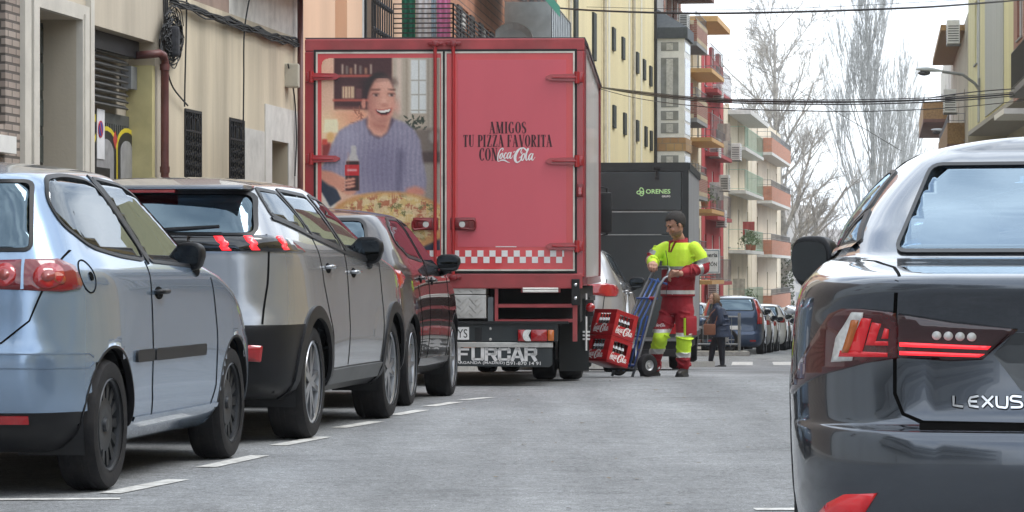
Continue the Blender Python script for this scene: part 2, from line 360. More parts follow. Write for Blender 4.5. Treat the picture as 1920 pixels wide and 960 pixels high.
class Car:
    def __init__(s, name, label, x, y, heading, keys, taper, crown, bend, wheels, r, paintm, br=.06, bf=.12, group=None, scale=1.0, cuts=(), flare=.02, n_side=70, lowz=None, zbase=None):
        """keys: list of (z,xr,xf,w,cxr,cyr,cxf,cyf) from sill to roof edge. heading degrees clockwise from +Y"""
        za, zb = gz(y+wheels[0]), gz(y+wheels[1]); pit = math.atan((za-zb)/(wheels[1]-wheels[0])); s.root = thing(name, label, 'car', (x, y, za+(za-zb)/(wheels[1]-wheels[0])*wheels[0]), 0, group); s.root.rotation_euler = (0, pit, R(90-heading))
        s.paint = paintm; s.r = r; s.wheels = wheels; s.keys = keys
        K = [np.array(k, float) for k in keys]
        dense = [K[0]]
        for i in range(len(K)-1):
            p0, p1, p2, p3 = K[max(i-1, 0)], K[i], K[i+1], K[min(i+2, len(K)-1)]
            d = np.abs(p2[:4]-p1[:4]).max(); n = max(2, int(d/.035))
            for j in range(1, n+1):
                t = j/n
                m1 = np.where((p2-p0)*(p1-p0)*(p2-p1) != 0, (p2-p0)*.5, 0)*np.where((p1-p0)*(p2-p1) > 0, 1, 0)
                m2 = (p3-p1)*.5*np.where((p2-p1)*(p3-p2) > 0, 1, 0)
                dlt = p2-p1
                m1 = np.sign(dlt)*np.minimum(np.abs(m1), 2.2*np.abs(dlt)); m2 = np.sign(dlt)*np.minimum(np.abs(m2), 2.2*np.abs(dlt))
                h = (2*t**3-3*t**2+1)*p1+(t**3-2*t**2+t)*m1+(-2*t**3+3*t**2)*p2+(t**3-t**2)*m2
                dense.append(h)
        rings = []
        for k in dense: rings.append([(x_, y_, k[0]) for x_, y_ in outline(k, br=br, bf=bf, n_side=n_side)])
        M = len(rings[0]); top = dense[-1]; xc = (top[1]+top[2])/2
        ze = top[0]
        NR = 16
        for i in range(1, NR):
            t = i/NR; sc_ = 1-t**1.25
            rings.append([(xc+(x_-xc)*sc_, y_*sc_, ze+crown*(1-abs(sc_)**2.6)) for x_, y_, _ in rings[len(dense)-1]])
        V = np.array(rings).reshape(-1, 3)
        # under side and roof centre
        V = np.vstack([V, [[xc, 0, ze+crown]], [[xc, 0, dense[0][0]]]])
        tx = np.array([a for a, b in taper]); tv = np.array([b for a, b in taper])
        def smooth_interp(x_):
            xs = np.linspace(tx[0], tx[-1], 60); ys = np.interp(xs, tx, tv); kx = np.ones(9)/9
            ys = np.convolve(np.pad(ys, 4, mode='edge'), kx, mode='valid'); return np.interp(x_, xs, ys)
        V[:, 1] *= smooth_interp(V[:, 0])
        # wheel flares
        for xw in wheels:
            d = np.sqrt(((V[:, 0]-xw)/(r*1.9))**2+((V[:, 2]-r)/(r*1.9))**2)
            V[:, 1] += np.sign(V[:, 1])*flare*np.exp(-d**2*1.2)*(np.abs(V[:, 1]) > .5)
        # roof fore-aft bend
        zb0, xm, c_ = bend
        f_ = np.clip((V[:, 2]-zb0)/(ze+crown-zb0), 0, 1)
        V[:, 2] -= f_*c_*((V[:, 0]-xm))**2
        n = len(rings)
        faces = [(i*M+k, i*M+(k+1) % M, (i+1)*M+(k+1) % M, (i+1)*M+k) for i in range(n-1) for k in range(M)]
        c1 = n*M; c2 = n*M+1
        faces += [((n-1)*M+k, (n-1)*M+(k+1) % M, c1) for k in range(M)]+[((k+1) % M, k, c2) for k in range(M)]
        s.V = V; s.faces = faces; s.bvh = BVHTree.FromPolygons([Vector(v) for v in V], faces)
        s.W = max(k[3] for k in keys); s.top = ze+crown; s.L = max(k[2] for k in keys)
        s.arch = r+.055; s.cuts = []; s.lowz = lowz
    def wl(s, pts):
        """(x, y, z) points near the rear corner -> wrap coordinates"""
        return [(math.atan2(p[1], s.L*.32-p[0]), p[2]) for p in pts]
    def arch_lips(s, w_=.022, m=None, off=.0022):
        for v in ('sr', 'sl'):
            for xw in s.wheels:
                rr = s.arch+.006; s.strip(v, [(xw+rr*math.cos(t), s.r+rr*math.sin(t)) for t in np.linspace(-.25, math.pi+.25, 34)], w_, off=off, skirt=.03).build('arch_lip', m or PLASTIC, s.root, auto=45)
    def gaps(s, view, lines, w_=.008, name='door_gap'):
        for l in lines: s.strip(view, l, w_).build(name, SEAM, s.root)
    def cut(s, view, poly): s.cuts.append((view, poly))
    def hit(s, view, a, b):
        if view[0] == 's':
            sg = -1 if view == 'sr' else 1
            o, d = Vector((a, sg*4, b)), Vector((0, -sg, 0))
        elif view[0] == 'w':
            sg = -1 if view == 'wr' else 1; cx = s.L*.32; o, d = Vector((cx-4*math.cos(a), sg*4*math.sin(a), b)), Vector((math.cos(a), -sg*math.sin(a), 0))
        elif view == 'r': o, d = Vector((-3, a, b)), Vector((1, 0, 0))
        elif view == 'f': o, d = Vector((s.L+3, a, b)), Vector((-1, 0, 0))
        else: o, d = Vector((a, b, 5)), Vector((0, 0, -1))
        h = s.bvh.ray_cast(o, d)
        if h[0] is None:
            h = s.bvh.find_nearest(o+d*(4-s.W if view[0] in 'sw' else 3)); nrm = h[1]
            return h[0], (nrm if nrm.dot(d) < 0 else -nrm)
        nrm = h[1]; return h[0], (nrm if nrm.dot(d) < 0 else -nrm)
    def patch(s, view, poly, off=.004, step=.04, mb=None, skirt=.012, m=None):
        mb = mb or MB()
        pts = []
        n = len(poly)
        for i in range(n):
            a, b = np.array(poly[i], float), np.array(poly[(i+1) % n], float); q = max(1, int(np.hypot(*(b-a))/step))
            pts += [a+(b-a)*j/q for j in range(q)]
        nb = len(pts); arr = np.array(pts); lo, hi = arr.min(0), arr.max(0)
        def inside(p):
            c = False; j = nb-1
            for i in range(nb):
                if (arr[i][1] > p[1]) != (arr[j][1] > p[1]) and p[0] < (arr[j][0]-arr[i][0])*(p[1]-arr[i][1])/(arr[j][1]-arr[i][1])+arr[i][0]: c = not c
                j = i
            return c
        inner = []
        for gx in np.arange(lo[0]+step/2, hi[0], step):
            for gy in np.arange(lo[1]+step/2, hi[1], step):
                if inside((gx, gy)) and np.min(np.hypot(arr[:, 0]-gx, arr[:, 1]-gy)) > step*.45: inner.append((gx, gy))
        co = [Vector(p) for p in pts]+[Vector(p) for p in inner]
        rv, re, rf, *_ = delaunay_2d_cdt(co, [(i, (i+1) % nb) for i in range(nb)], [], 1, 1e-6)
        vs = []
        for p in rv:
            h, nn = s.hit(view, p.x, p.y); vs.append(h+nn*off)
        fs = [tuple(f) for f in rf]
        # skirt back into the body
        from collections import Counter
        ec = Counter()
        for f in fs:
            for i in range(len(f)): ec[tuple(sorted((f[i], f[(i+1) % len(f)])))] += 1
        bd = [e for e, c in ec.items() if c == 1]; mp_ = {}
        for e in bd:
            for v_ in e:
                if v_ not in mp_:
                    h, nn = s.hit(view, rv[v_].x, rv[v_].y); mp_[v_] = len(vs); vs.append(h-nn*skirt)
        fs += [(e[0], e[1], mp_[e[1]], mp_[e[0]]) for e in bd]
        mb.add(vs, fs, m); return mb
    def strip(s, view, line, w_, off=.003, mb=None, closed=False, step=.03, skirt=.006, m=None):
        mb = mb or MB(); P2 = [np.array(p, float) for p in line]
        if closed: P2.append(P2[0])
        D = []
        for a, b in zip(P2, P2[1:]):
            q = max(1, int(np.hypot(*(b-a))/step)); D += [a+(b-a)*j/q for j in range(q)]
        D.append(P2[-1]); n = len(D); vs = []
        for i, p in enumerate(D):
            if closed: a, c = D[(i-1) % (n-1)], D[(i+1) % (n-1)]
            else: a, c = D[max(i-1, 0)], D[min(i+1, n-1)]
            t = c-a; l = np.hypot(*t) or 1; nx = np.array([-t[1], t[0]])/l*w_/2
            for q, o_ in ((p+nx, -skirt), (p+nx, off), (p-nx, off), (p-nx, -skirt)):
                h, nn = s.hit(view, q[0], q[1]); vs.append(h+nn*o_)
        fs = [(4*i+j, 4*i+j+1, 4*i+j+5, 4*i+j+4) for i in range(n-1) for j in range(3)]
        mb.add(vs, fs, m); return mb
    def finish_body(s, low=PLASTIC, bump_z=None, cabin=True):
        V = s.V.copy(); r = s.arch; W = s.W
        side = np.abs(V[:, 1]) > W*.62
        for xw in s.wheels:
            d = np.hypot(V[:, 0]-xw, V[:, 2]-s.r); mk = side & (np.abs(d-r) < .024)
            k = r/np.maximum(d, 1e-6)
            V[mk, 0] = xw+(V[mk, 0]-xw)*k[mk]; V[mk, 2] = s.r+(V[mk, 2]-s.r)*k[mk]
        def inpoly(px, py, poly):
            c = False; j = len(poly)-1
            for i in range(len(poly)):
                if (poly[i][1] > py) != (poly[j][1] > py) and px < (poly[j][0]-poly[i][0])*(py-poly[i][1])/(poly[j][1]-poly[i][1])+poly[i][0]: c = not c
                j = i
            return c
        keep, mi = [], []
        for f in s.faces:
            c = s.V[list(f)].mean(0); kill = False
            if abs(c[1]) > W*.62:
                for xw in s.wheels:
                    cc = V[list(f)].mean(0)
                    if math.hypot(cc[0]-xw, cc[2]-s.r) < r-.003: kill = True
            if not kill and c[2] > .7:
                for view, poly in s.cuts:
                    if view[0] == 's':
                        sg = -1 if view == 'sr' else 1
                        if c[1]*sg > W*.4 and inpoly(c[0], c[2], poly): kill = True
                    elif view == 'r' and c[0] < s.L*.45 and inpoly(c[1], c[2], poly): kill = True
                    elif view == 'f' and c[0] > s.L*.45 and inpoly(c[1], c[2], poly): kill = True
            if kill: continue
            keep.append(f)
            mi.append(1 if (s.lowz is not None and c[2] < s.lowz(c[0])) else 0)
        mb = MB(); mb.v = [tuple(v) for v in V]; mb.f = keep; mb.mi = mi
        o = mb.build('body', [s.paint, low], s.root, smooth=True)
        # wheel wells
        for xw in s.wheels:
            for sg in (-1, 1):
                wb = MB(); ra = r+.004; pts = []
                n = 18; a0 = -.35
                for yy in (W-.045, W-.36):
                    pts += [Vector((xw+ra*math.cos(a0+(math.pi-2*a0)*k/n), sg*yy, s.r+ra*math.sin(a0+(math.pi-2*a0)*k/n))) for k in range(n+1)]
                fs = [(k, k+1, n+2+k, n+1+k) for k in range(n)]+[tuple(range(n+1, 2*n+2))]
                wb.add(pts, fs); wb.build('wheel_arch', PLASTIC, s.root)
        if cabin: s.cabin()
        return o
    def cabin(s, zf=.62, seat=CABIN):
        rx = getattr(s, 'rear_seat', s.L*.20); ft = getattr(s, 'seat_top', 0)
        W = s.W; L_ = s.L
        b = MB(); b.box((L_*.06, -W+.13, .30), (L_*.66, W-.13, zf-.1)); b.bbox((L_*.60, -W+.14, zf-.1), (L_*.68, W-.14, zf+.32), .05)
        b.bbox((L_*.05, -W+.16, zf-.1), (rx-.05, W-.16, zf+.10), .03)
        b.build('cabin_floor', CABIN, s.root)
        for xs, w_, n in ((rx, .30, 2), (L_*.455, .25, 2)):
            for sg in (-1, 1):
                q = MB(); y0 = sg*W*.44
                q.bbox((xs+.05, y0-w_+.02, zf-.12), (xs+.52, y0+w_-.02, zf+.02), .05)
                m_ = Matrix.Translation((xs, y0, zf)) @ Matrix.Rotation(R(-14), 4, 'Y')
                q.bbox((-.02, -w_+.02, -.05), (.12, w_-.02, .48+ft), .05, mtx=m_); q.ball((0, 0, 0), 1, sub=3, mtx=m_ @ Matrix.Translation((.05, 0, .60+ft)) @ Matrix.Diagonal((.05, .125, .105, 1)))
                q.cyl(m_ @ Vector((.05, -.05, .48)), m_ @ Vector((.05, -.05, .56)), .008, 6); q.cyl(m_ @ Vector((.05, .05, .48)), m_ @ Vector((.05, .05, .56)), .008, 6)
                q.build('car_seat', seat, s.root, auto=40)
        q = MB(); c = Vector((L_*.58, W*.44, zf+.28)); q.tube([c+Vector((-.05*math.cos(a)*.3, .18*math.cos(a), .17*math.sin(a))) for a in np.linspace(0, 2*math.pi, 20)], .014, 6)
        q.build('steering_wheel', CABIN, s.root, smooth=True)
        q = MB(); q.bbox((L_*.55, -.12, s.top-.19), (L_*.56, .12, s.top-.12), .01); q.build('rear_view_mirror', CABIN, s.root)
    def wheel_set(s, style, w_=.20, rim=ALLOY, rr=.66, dark=PLASTIC):
        first = None
        for xw in s.wheels:
            for sg in (-1, 1):
                loc = Vector((xw, sg*(s.W-.012-w_/2), s.r))
                if first is None:
                    first = s.make_wheel(style, w_, rim, rr, dark)
                    o = first
                else: o = copy_tree(first, s.root)
                o.location = loc; o.rotation_euler = (0, 0, 0 if sg < 0 else math.pi)
    def make_wheel(s, style, w_, rim, rr, dark):
        r = s.r; h = w_/2
        hub = MB(); M_ = Matrix.Rotation(R(90), 4, 'X')       # lathe axis z -> -y (outer face at -y)
        ri = r*rr
        hub.lathe([(.0, h*.2), (ri*.97, h*.2), (ri*.97, -h*.6)], 28, mtx=M_)
        root = hub.build('wheel', dark, s.root, smooth=False)
        t = MB(); prof = [(ri*.98, -h*.8), (ri*1.04, -h*.95), (r*.86, -h*1.02), (r*.955, -h*.94), (r*.995, -h*.72), (r, -h*.3), (r, h*.3), (r*.995, h*.72), (r*.955, h*.94), (r*.86, h*1.02), (ri*1.04, h*.95), (ri*.98, h*.8)]
        t.lathe(prof, 40, mtx=M_)
        for gy in (-.45, -.15, .15, .45):  # tread ribs stand proud between grooves
            t.lathe([(r-.002, (gy-.11)*h), (r+.004, (gy-.10)*h), (r+.004, (gy+.10)*h), (r-.002, (gy+.11)*h)], 40, mtx=M_)
        t.build('tyre', RUBBER, root, auto=35)
        b = MB()
        b.lathe([(ri*1.0, h*.98), (ri*1.03, h*.9), (ri*.96, h*.80), (ri*.93, h*.3)], 40, mtx=M_)
        b.lathe([(0.0001, h*.80), (ri*.14, h*.78), (ri*.17, h*.6), (ri*.17, h*.3)], 20, mtx=M_)
        if style == 'cover':        # closed cover with slots
            b.lathe([(ri*.16, h*.62), (ri*.40, h*.70), (ri*.58, h*.66), (ri*.62, h*.45)], 40, mtx=M_)
            for k in range(14):
                a = 2*math.pi*k/14; c, s_ = math.cos(a), math.sin(a)
                poly = [(ri*.56, -.016), (ri*.93, -.024), (ri*.93, .024), (ri*.56, .016)]
                b.prism([(c*x-s_*y, s_*x+c*y) for x, y in poly], h*.16, mtx=M_ @ Matrix.Translation((0, 0, h*.52)))
        else:
            n, tw, wd = style
            for k in range(n):
                for dd in ((-1, 1) if tw else (0,)):
                    a = 2*math.pi*k/n+dd*tw; a2 = 2*math.pi*k/n+dd*tw*1.7
                    i0 = (ri*.14*math.cos(a), ri*.14*math.sin(a)); i1 = (ri*.96*math.cos(a2), ri*.96*math.sin(a2))
                    d = np.array(i1)-np.array(i0); l = np.hypot(*d); nx = np.array([-d[1], d[0]])/l
                    poly = [np.array(i0)+nx*wd*.8, np.array(i0)-nx*wd*.8, np.array(i1)-nx*wd*.62, np.array(i1)+nx*wd*.62]
                    b.prism([tuple(p) for p in poly], h*.32, mtx=M_ @ Matrix.Translation((0, 0, h*.46)))
        b.build('rim', rim, root, auto=35)
        return root
    def windows(s, view_polys, glass=CARGLASS, frame=PLASTIC, fw=.022, names=None):
        for i, (view, poly) in enumerate(view_polys):
            s.cut(view, shrink(poly, .012))
            g = s.patch(view, poly, off=.0035, skirt=.0).build('window', REARGLASS if view == 'r' and glass is CARGLASS else glass, s.root, smooth=True)
            s.strip(view, poly, fw, off=.006, closed=True).build('window_frame', frame, g, auto=50)
            s.lastwin = g
    def part(s, name, mb, m, parent=None, smooth=True):
        return mb.build(name, m, parent or s.root, smooth=smooth)
    def mirror(s, x, z, y, shell, sg=-1, sc_=1.0, hw=.10, hz=.075, turn=0):
        """door mirror whose glass looks back"""
        b = MB(); c = Vector((x, sg*y, z)); kw = hw/.125; kz = hz/.088; tm = Matrix.Rotation(R(turn)*sg, 4, 'Z')
        m_ = Matrix.Translation(c) @ tm @ Matrix.Diagonal((1, kw, kz, 1))
        bm = bmesh.new(); bmesh.ops.create_uvsphere(bm, u_segments=24, v_segments=14, radius=1)
        for v in bm.verts:
            q = v.co.copy(); e = lambda t, p: math.copysign(abs(t)**p, t)
            xx = e(q.x, .75)*(.095 if q.x > 0 else .022); v.co = Vector((xx, e(q.y, .62)*.125*(1-.12*(q.z < 0)), e(q.z, .66)*.088))*sc_
        b.bm(bm, mtx=m_)
        sh = b.build('mirror', shell, s.root, smooth=True)
        h0, _n = s.hit('sr' if sg < 0 else 'sl', x+.05, z-hz-.01); a = MB(); a.tube([h0, h0.lerp(c, .6)+Vector((0, 0, -hz*.55)), c+Vector((.03, 0, -hz*.6))], [.028, .024, .03], 10); a.build('mirror_arm', PLASTIC, sh, smooth=True)
        g = MB(); pts = [(.105*math.copysign(abs(math.cos(t))**.55, math.cos(t))*sc_, .068*math.copysign(abs(math.sin(t))**.6, math.sin(t))*sc_) for t in np.linspace(0, 2*math.pi, 28, endpoint=False)]
        g.add([m_ @ Vector((-.0245*sc_, p[0], p[1])) for p in pts], [tuple(range(28))]); g.build('mirror_glass', MIRG, sh)
        return sh
    def handle(s, x, z, w_=.19, m=None, sg='sr'):
        m = m or s.paint
        h0, n0 = s.hit(sg, x, z); h1, _ = s.hit(sg, x+w_, z)
        d = MB(); s.patch(sg, [(x+w_*.5+math.cos(a)*w_*.45, z-.004+math.sin(a)*.032) for a in np.linspace(0, 2*math.pi, 16, endpoint=False)], off=.002, mb=d, step=.03); r_ = d.build('door_handle', SEAM, s.root, smooth=True)
        q = MB(); pts = [h0+n0*.004]+[h0+(h1-h0)*t+n0*(.034) for t in (.12, .35, .65, .88)]+[h1+n0*.004]
        q.tube(pts, [.010, .013, .014, .014, .013, .010], 8); q.build('grip', m, r_, smooth=True)

def shrink(poly, d):
    a = np.array(poly, float); c = a.mean(0); n = len(a); out = []
    for i in range(n):
        p0, p, p1 = a[i-1], a[i], a[(i+1) % n]
        e0, e1 = (p-p0)/(np.hypot(*(p-p0))+1e-9), (p1-p)/(np.hypot(*(p1-p))+1e-9)
        n0, n1 = np.array([-e0[1], e0[0]]), np.array([-e1[1], e1[0]]); m_ = n0+n1; m_ /= (np.hypot(*m_)+1e-9)
        if np.dot(m_, c-p) < 0: m_ = -m_
        out.append(tuple(p+m_*d))
    return out
def smoothpoly(pts, n=5):
    """closed rounded polygon through the given points"""
    P_ = [np.array(p, float) for p in pts]; k = len(P_); out = []
    for i in range(k):
        p0, p1, p2, p3 = P_[i-1], P_[i], P_[(i+1) % k], P_[(i+2) % k]
        for j in range(n):
            t = j/n; out.append(tuple(.5*((2*p1)+(-p0+p2)*t+(2*p0-5*p1+4*p2-p3)*t*t+(-p0+3*p1-3*p2+p3)*t**3)))
    return out
def roundpoly(pts, r=.03, n=4):
    """polygon with rounded corners"""
    P_ = [np.array(p, float) for p in pts]; k = len(P_); out = []
    for i in range(k):
        a, p, b = P_[i-1], P_[i], P_[(i+1) % k]; da = a-p; db = b-p; la, lb = np.hypot(*da), np.hypot(*db)
        rr = min(r, la*.45, lb*.45); s0 = p+da/la*rr; s1 = p+db/lb*rr
        for j in range(n+1):
            t = j/n; out.append(tuple((1-t)**2*s0+2*t*(1-t)*p+t*t*s1))
    return out
# ------------------------------------------------------------------ ground, road and pavements
def asphalt_mat(name, base, s=1.0):
    m, n, b = nodes_of(name); t = n.nodes.new('ShaderNodeTexCoord'); lk = n.links.new
    def noise(sc, det=6, ro=.6, vec=None):
        q = n.nodes.new('ShaderNodeTexNoise'); q.inputs['Scale'].default_value = sc; q.inputs['Detail'].default_value = det; q.inputs['Roughness'].default_value = ro; lk(vec or t.outputs['Object'], q.inputs['Vector']); return q.outputs['Fac']
    def rng(x, a, b_, c, d):
        q = n.nodes.new('ShaderNodeMapRange'); q.inputs['From Min'].default_value = a; q.inputs['From Max'].default_value = b_; q.inputs['To Min'].default_value = c; q.inputs['To Max'].default_value = d; lk(x, q.inputs['Value']); return q.outputs[0]
    def mul(x, y):
        q = n.nodes.new('ShaderNodeMath'); q.operation = 'MULTIPLY'; lk(x, q.inputs[0]); lk(y, q.inputs[1]); return q.outputs[0]
    mpn = n.nodes.new('ShaderNodeMapping'); mpn.inputs['Rotation'].default_value = (0, 0, R(8)); mpn.inputs['Scale'].default_value = (1.4, .10, 1); lk(t.outputs['Object'], mpn.inputs[0])
    v = mul(mul(rng(noise(.35), .3, .7, .82, 1.15), rng(noise(7, 6, .75), .36, .64, .80, 1.18)), rng(noise(34, 4, .8), .35, .65, .55, 1.5)); v = mul(v, rng(noise(130, 2, .6), .38, .62, .60, 1.45)); v = mul(v, rng(noise(1.2, 5, .5, mpn.outputs[0]), .35, .65, .80, 1.14)); v = mul(v, rng(noise(1.1, 9, .8), .55, .66, 1.0, .72))
    vr = n.nodes.new('ShaderNodeTexVoronoi'); vr.feature = 'DISTANCE_TO_EDGE'; vr.inputs['Scale'].default_value = .45; vr.inputs['Randomness'].default_value = 1
    wn = n.nodes.new('ShaderNodeTexNoise'); wn.inputs['Scale'].default_value = 1.5; lk(t.outputs['Object'], wn.inputs['Vector']); va = n.nodes.new('ShaderNodeMixRGB'); va.inputs[0].default_value = .25; lk(t.outputs['Object'], va.inputs[1]); lk(wn.outputs['Color'], va.inputs[2]); lk(va.outputs[0], vr.inputs['Vector'])
    v = mul(v, rng(vr.outputs['Distance'], .001, .004, .86, 1.0))
    sc_ = n.nodes.new('ShaderNodeVectorMath'); sc_.operation = 'SCALE'; sc_.inputs[0].default_value = base; lk(v, sc_.inputs['Scale']); lk(sc_.outputs[0], b.inputs['Base Color'])
    b.inputs['Roughness'].default_value = .78; lk(rng(noise(1.5), .3, .7, .62, .88), b.inputs['Roughness'])
    bp = n.nodes.new('ShaderNodeBump'); bp.inputs['Strength'].default_value = .5; bp.inputs['Distance'].default_value = .008; lk(noise(120, 3, .7), bp.inputs['Height']); lk(bp.outputs[0], b.inputs['Normal'])
    return m
def sheet(name, rows, m, dz=0, kind='structure', label=None, skirt=0):
    """rows: (y, x0, x1): a strip that follows the street's slope"""
    ys = sorted(set([r[0] for r in rows]+[g[0] for g in GP if rows[0][0] < g[0] < rows[-1][0]]+list(np.arange(rows[0][0], min(rows[-1][0], 210), 6.0))))
    b = MB(); vs = []
    for y in ys:
        for a, c in zip(rows, rows[1:]):
            if a[0] <= y <= c[0]: t = (y-a[0])/(c[0]-a[0]); x0 = a[1]+(c[1]-a[1])*t; x1 = a[2]+(c[2]-a[2])*t; break
        vs += [(x0, y, gz(y)+dz), (x1, y, gz(y)+dz)]
    n = len(ys); fs = [(2*i, 2*i+1, 2*i+3, 2*i+2) for i in range(n-1)]
    if skirt:
        vs += [(x, y, z-skirt) for x, y, z in vs]; k = 2*n
        fs += [(2*i+1, k+2*i+1, k+2*i+3, 2*i+3) for i in range(n-1)]+[(2*i, 2*i+2, k+2*i+2, k+2*i) for i in range(n-1)]+[(0, 1, k+1, k), (2*n-2, k+2*n-2, k+2*n-1, 2*n-1)]
    b.add(vs, fs); o = b.build(name, m); o['kind'] = kind
    if label: o['label'] = label
    return o
sheet('ground', [(-58, -490, 490), (955, -490, 490)], mat('dusty ground', (.17, .16, .145), .95, var=.25, scale=.5, dirt=.2), dz=-.012)
sheet('road', [(-40, -11, 4.0), (0, -6.3, 5.5), (66, 1.2, 13), (112, 5, 19), (200, 16, 30), (420, 45, 62)], asphalt_mat('worn asphalt', (.195, .203, .211)))
PAVE = mat('pavement slabs', (.30, .285, .26), .85, var=.15, scale=3, dirt=.25, bump=.2, bscale=80)
KERB = mat('granite kerb', (.36, .35, .33), .8, var=.2, scale=14, dirt=.2)
KL = [(-20, -9.0), (0, -6.14), (25, -2.54), (28.5, -2.15), (35, -1.75), (45, .05), (52, .95), (60, 3.4), (66, 4.35)]
sheet('pavement', [(y, -16, x-.14) for y, x in KL], PAVE, .115, skirt=.15)
sheet('kerb', [(y, x-.14, x) for y, x in KL], KERB, .12, skirt=.15)
K2 = [(83.6, 6.45), (85.6, 6.5), (86.4, 5.15), (104, 7.2), (112, 8.1), (200, 19.6)]
sheet('pavement', [(y, -12, x-.14) for y, x in K2], PAVE, .115, skirt=.15)
sheet('kerb', [(y, x-.14, x) for y, x in K2], KERB, .12, skirt=.15)
sheet('kerb', [(83.45, 2.0, 6.45), (83.6, 2.0, 6.45)], KERB, .12, skirt=.15)
KR = [(-20, 1.6), (0, 4.4), (85, 12.6), (112, 15.2), (165, 21.3), (200, 27)]
sheet('pavement', [(y, x+.14, x+14) for y, x in KR], PAVE, .115, skirt=.15)
sheet('kerb', [(y, x, x+.14) for y, x in KR], KERB, .12, skirt=.15)
# painted markings
PAINTW = mat('worn road paint', (.60, .60, .58), .7, var=.25, scale=22, dirt=.75)
marks = []
def stripe(p0, p1, w_, name='road_marking', dz=.004):
    a, b_ = Vector((*p0, 0)), Vector((*p1, 0)); t = (b_-a).normalized(); nrm = Vector((-t.y, t.x, 0))*w_/2; mb = MB(); n = max(1, int((b_-a).length/3)); vs = []
    for i in range(n+1):
        c = a+(b_-a)*i/n
        for q in (c-nrm, c+nrm): vs.append((q.x, q.y, gz(q.y)+dz))
    mb.add(vs, [(2*i, 2*i+1, 2*i+3, 2*i+2) for i in range(n)]); o = mb.build(name, PAINTW); o['kind'] = 'structure'; marks.append(o)
def gpt(px, py):  # ground point under a near pixel
    D = HC*F/(py-HY); return ((px-960)/F*D, D)
for (a, b_) in (((205, 926), (335, 900)), ((385, 877), (487, 855)), ((520, 836), (606, 820)), ((635, 803), (706, 791)), ((738, 779), (792, 769.5)), ((804, 762), (856, 751)), ((868, 746), (918, 739))):
    stripe(gpt(*a), gpt(*b_), .11)
p = gpt(225, 936); stripe((p[0]-2.6, p[1]-.25), p, .10)
p = gpt(1415, 956); stripe(p, (p[0]+.45, p[1]+.02), .12)
for i in range(9):  # zebra bars of the crossing
    x = 5.0+i*.95; stripe((x+.16, 69.0), (x+.16+.35, 73.5), .48, 'crossing_marking')
for i in range(3): stripe((6.2+i*.2, 76.0+i*1.2), (12.2, 76.5+i*1.2), .20, 'crossing_marking')
# drain cover / repaired patches of asphalt
sheet('road_patch', [(37.0, 1.9, 4.8), (41.0, 2.5, 5.2)], asphalt_mat('darker asphalt patch', (.16, .165, .17)), .003)
sheet('road_patch', [(11.0, -1.2, .15), (12.9, -1.0, .3)], asphalt_mat('darker asphalt patch', (.19, .195, .20)), .003)

random.seed(5); lf = MB()
for k in range(70):
    y = random.uniform(11, 34); x = random.uniform(-.2, 1.0)*y*.09-.2*random.random(); r_ = random.uniform(.006, .018); a = random.uniform(0, 6.28)
    lf.add([(x+r_*math.cos(a+t)*(1+.4*random.random()), y+r_*math.sin(a+t)*1.6, gz(y)+.005+.006*random.random()) for t in (0, 1.3, 2.6, 4.2)], [(0, 1, 2, 3)])
o = lf.build('litter', mat('dry leaf scraps', (.16, .13, .09), .9, var=.5, scale=30)); o['kind'] = 'stuff'

# ------------------------------------------------------------------ buildings
def brick_mat(name, c1, c2, mortar, sc=4.2, hgt=.07):
    if name in MC: return MC[name]
    m, n, b = nodes_of(name); lk = n.links.new; t = n.nodes.new('ShaderNodeTexCoord'); s_ = n.nodes.new('ShaderNodeSeparateXYZ'); lk(t.outputs['Object'], s_.inputs[0])
    a = n.nodes.new('ShaderNodeMath'); lk(s_.outputs[0], a.inputs[0]); lk(s_.outputs[1], a.inputs[1]); c = n.nodes.new('ShaderNodeCombineXYZ'); lk(a.outputs[0], c.inputs[0]); lk(s_.outputs[2], c.inputs[1])
    k = n.nodes.new('ShaderNodeTexBrick'); k.inputs['Scale'].default_value = 1; k.inputs['Brick Width'].default_value = .25; k.inputs['Row Height'].default_value = hgt; k.inputs['Mortar Size'].default_value = .012; k.inputs['Mortar Smooth'].default_value = .2
    k.inputs['Color1'].default_value = (*c1, 1); k.inputs['Color2'].default_value = (*c2, 1); k.inputs['Mortar'].default_value = (*mortar, 1); lk(c.outputs[0], k.inputs['Vector'])
    z = n.nodes.new('ShaderNodeTexNoise'); z.inputs['Scale'].default_value = 2.5; z.inputs['Detail'].default_value = 6; lk(t.outputs['Object'], z.inputs[0]); mr = n.nodes.new('ShaderNodeMapRange'); mr.inputs['To Min'].default_value = .7; mr.inputs['To Max'].default_value = 1.3; lk(z.outputs[0], mr.inputs[0])
    v = n.nodes.new('ShaderNodeVectorMath'); v.operation = 'SCALE'; lk(k.outputs['Color'], v.inputs[0]); lk(mr.outputs[0], v.inputs['Scale']); lk(v.outputs[0], b.inputs['Base Color']); b.inputs['Roughness'].default_value = .85
    bp = n.nodes.new('ShaderNodeBump'); bp.invert = True; bp.inputs['Strength'].default_value = .7; bp.inputs['Distance'].default_value = .01; lk(k.outputs['Fac'], bp.inputs['Height']); lk(bp.outputs[0], b.inputs['Normal'])
    MC[name] = m; return m
def plaster(name, c, dirt=.25, var=.08, scale=1.2): return mat(name, c, .85, var=var, scale=scale, dirt=dirt, streak=True, bump=.08, bscale=40)
WGLASS = mat('window glass', (.045, .055, .06), .06, var=.3, scale=2, spec=.8)
CURTN = mat('net curtain', (.5, .5, .48), .8, var=.2, scale=14)
WFRAME = mat('white window frame', (.74, .74, .72), .45, var=.06)
DFRAME = mat('dark ironwork', (.015, .015, .017), .5, var=.3)
STEELG = mat('grey ironwork', (.22, .23, .24), .5, metal=.3, var=.2)
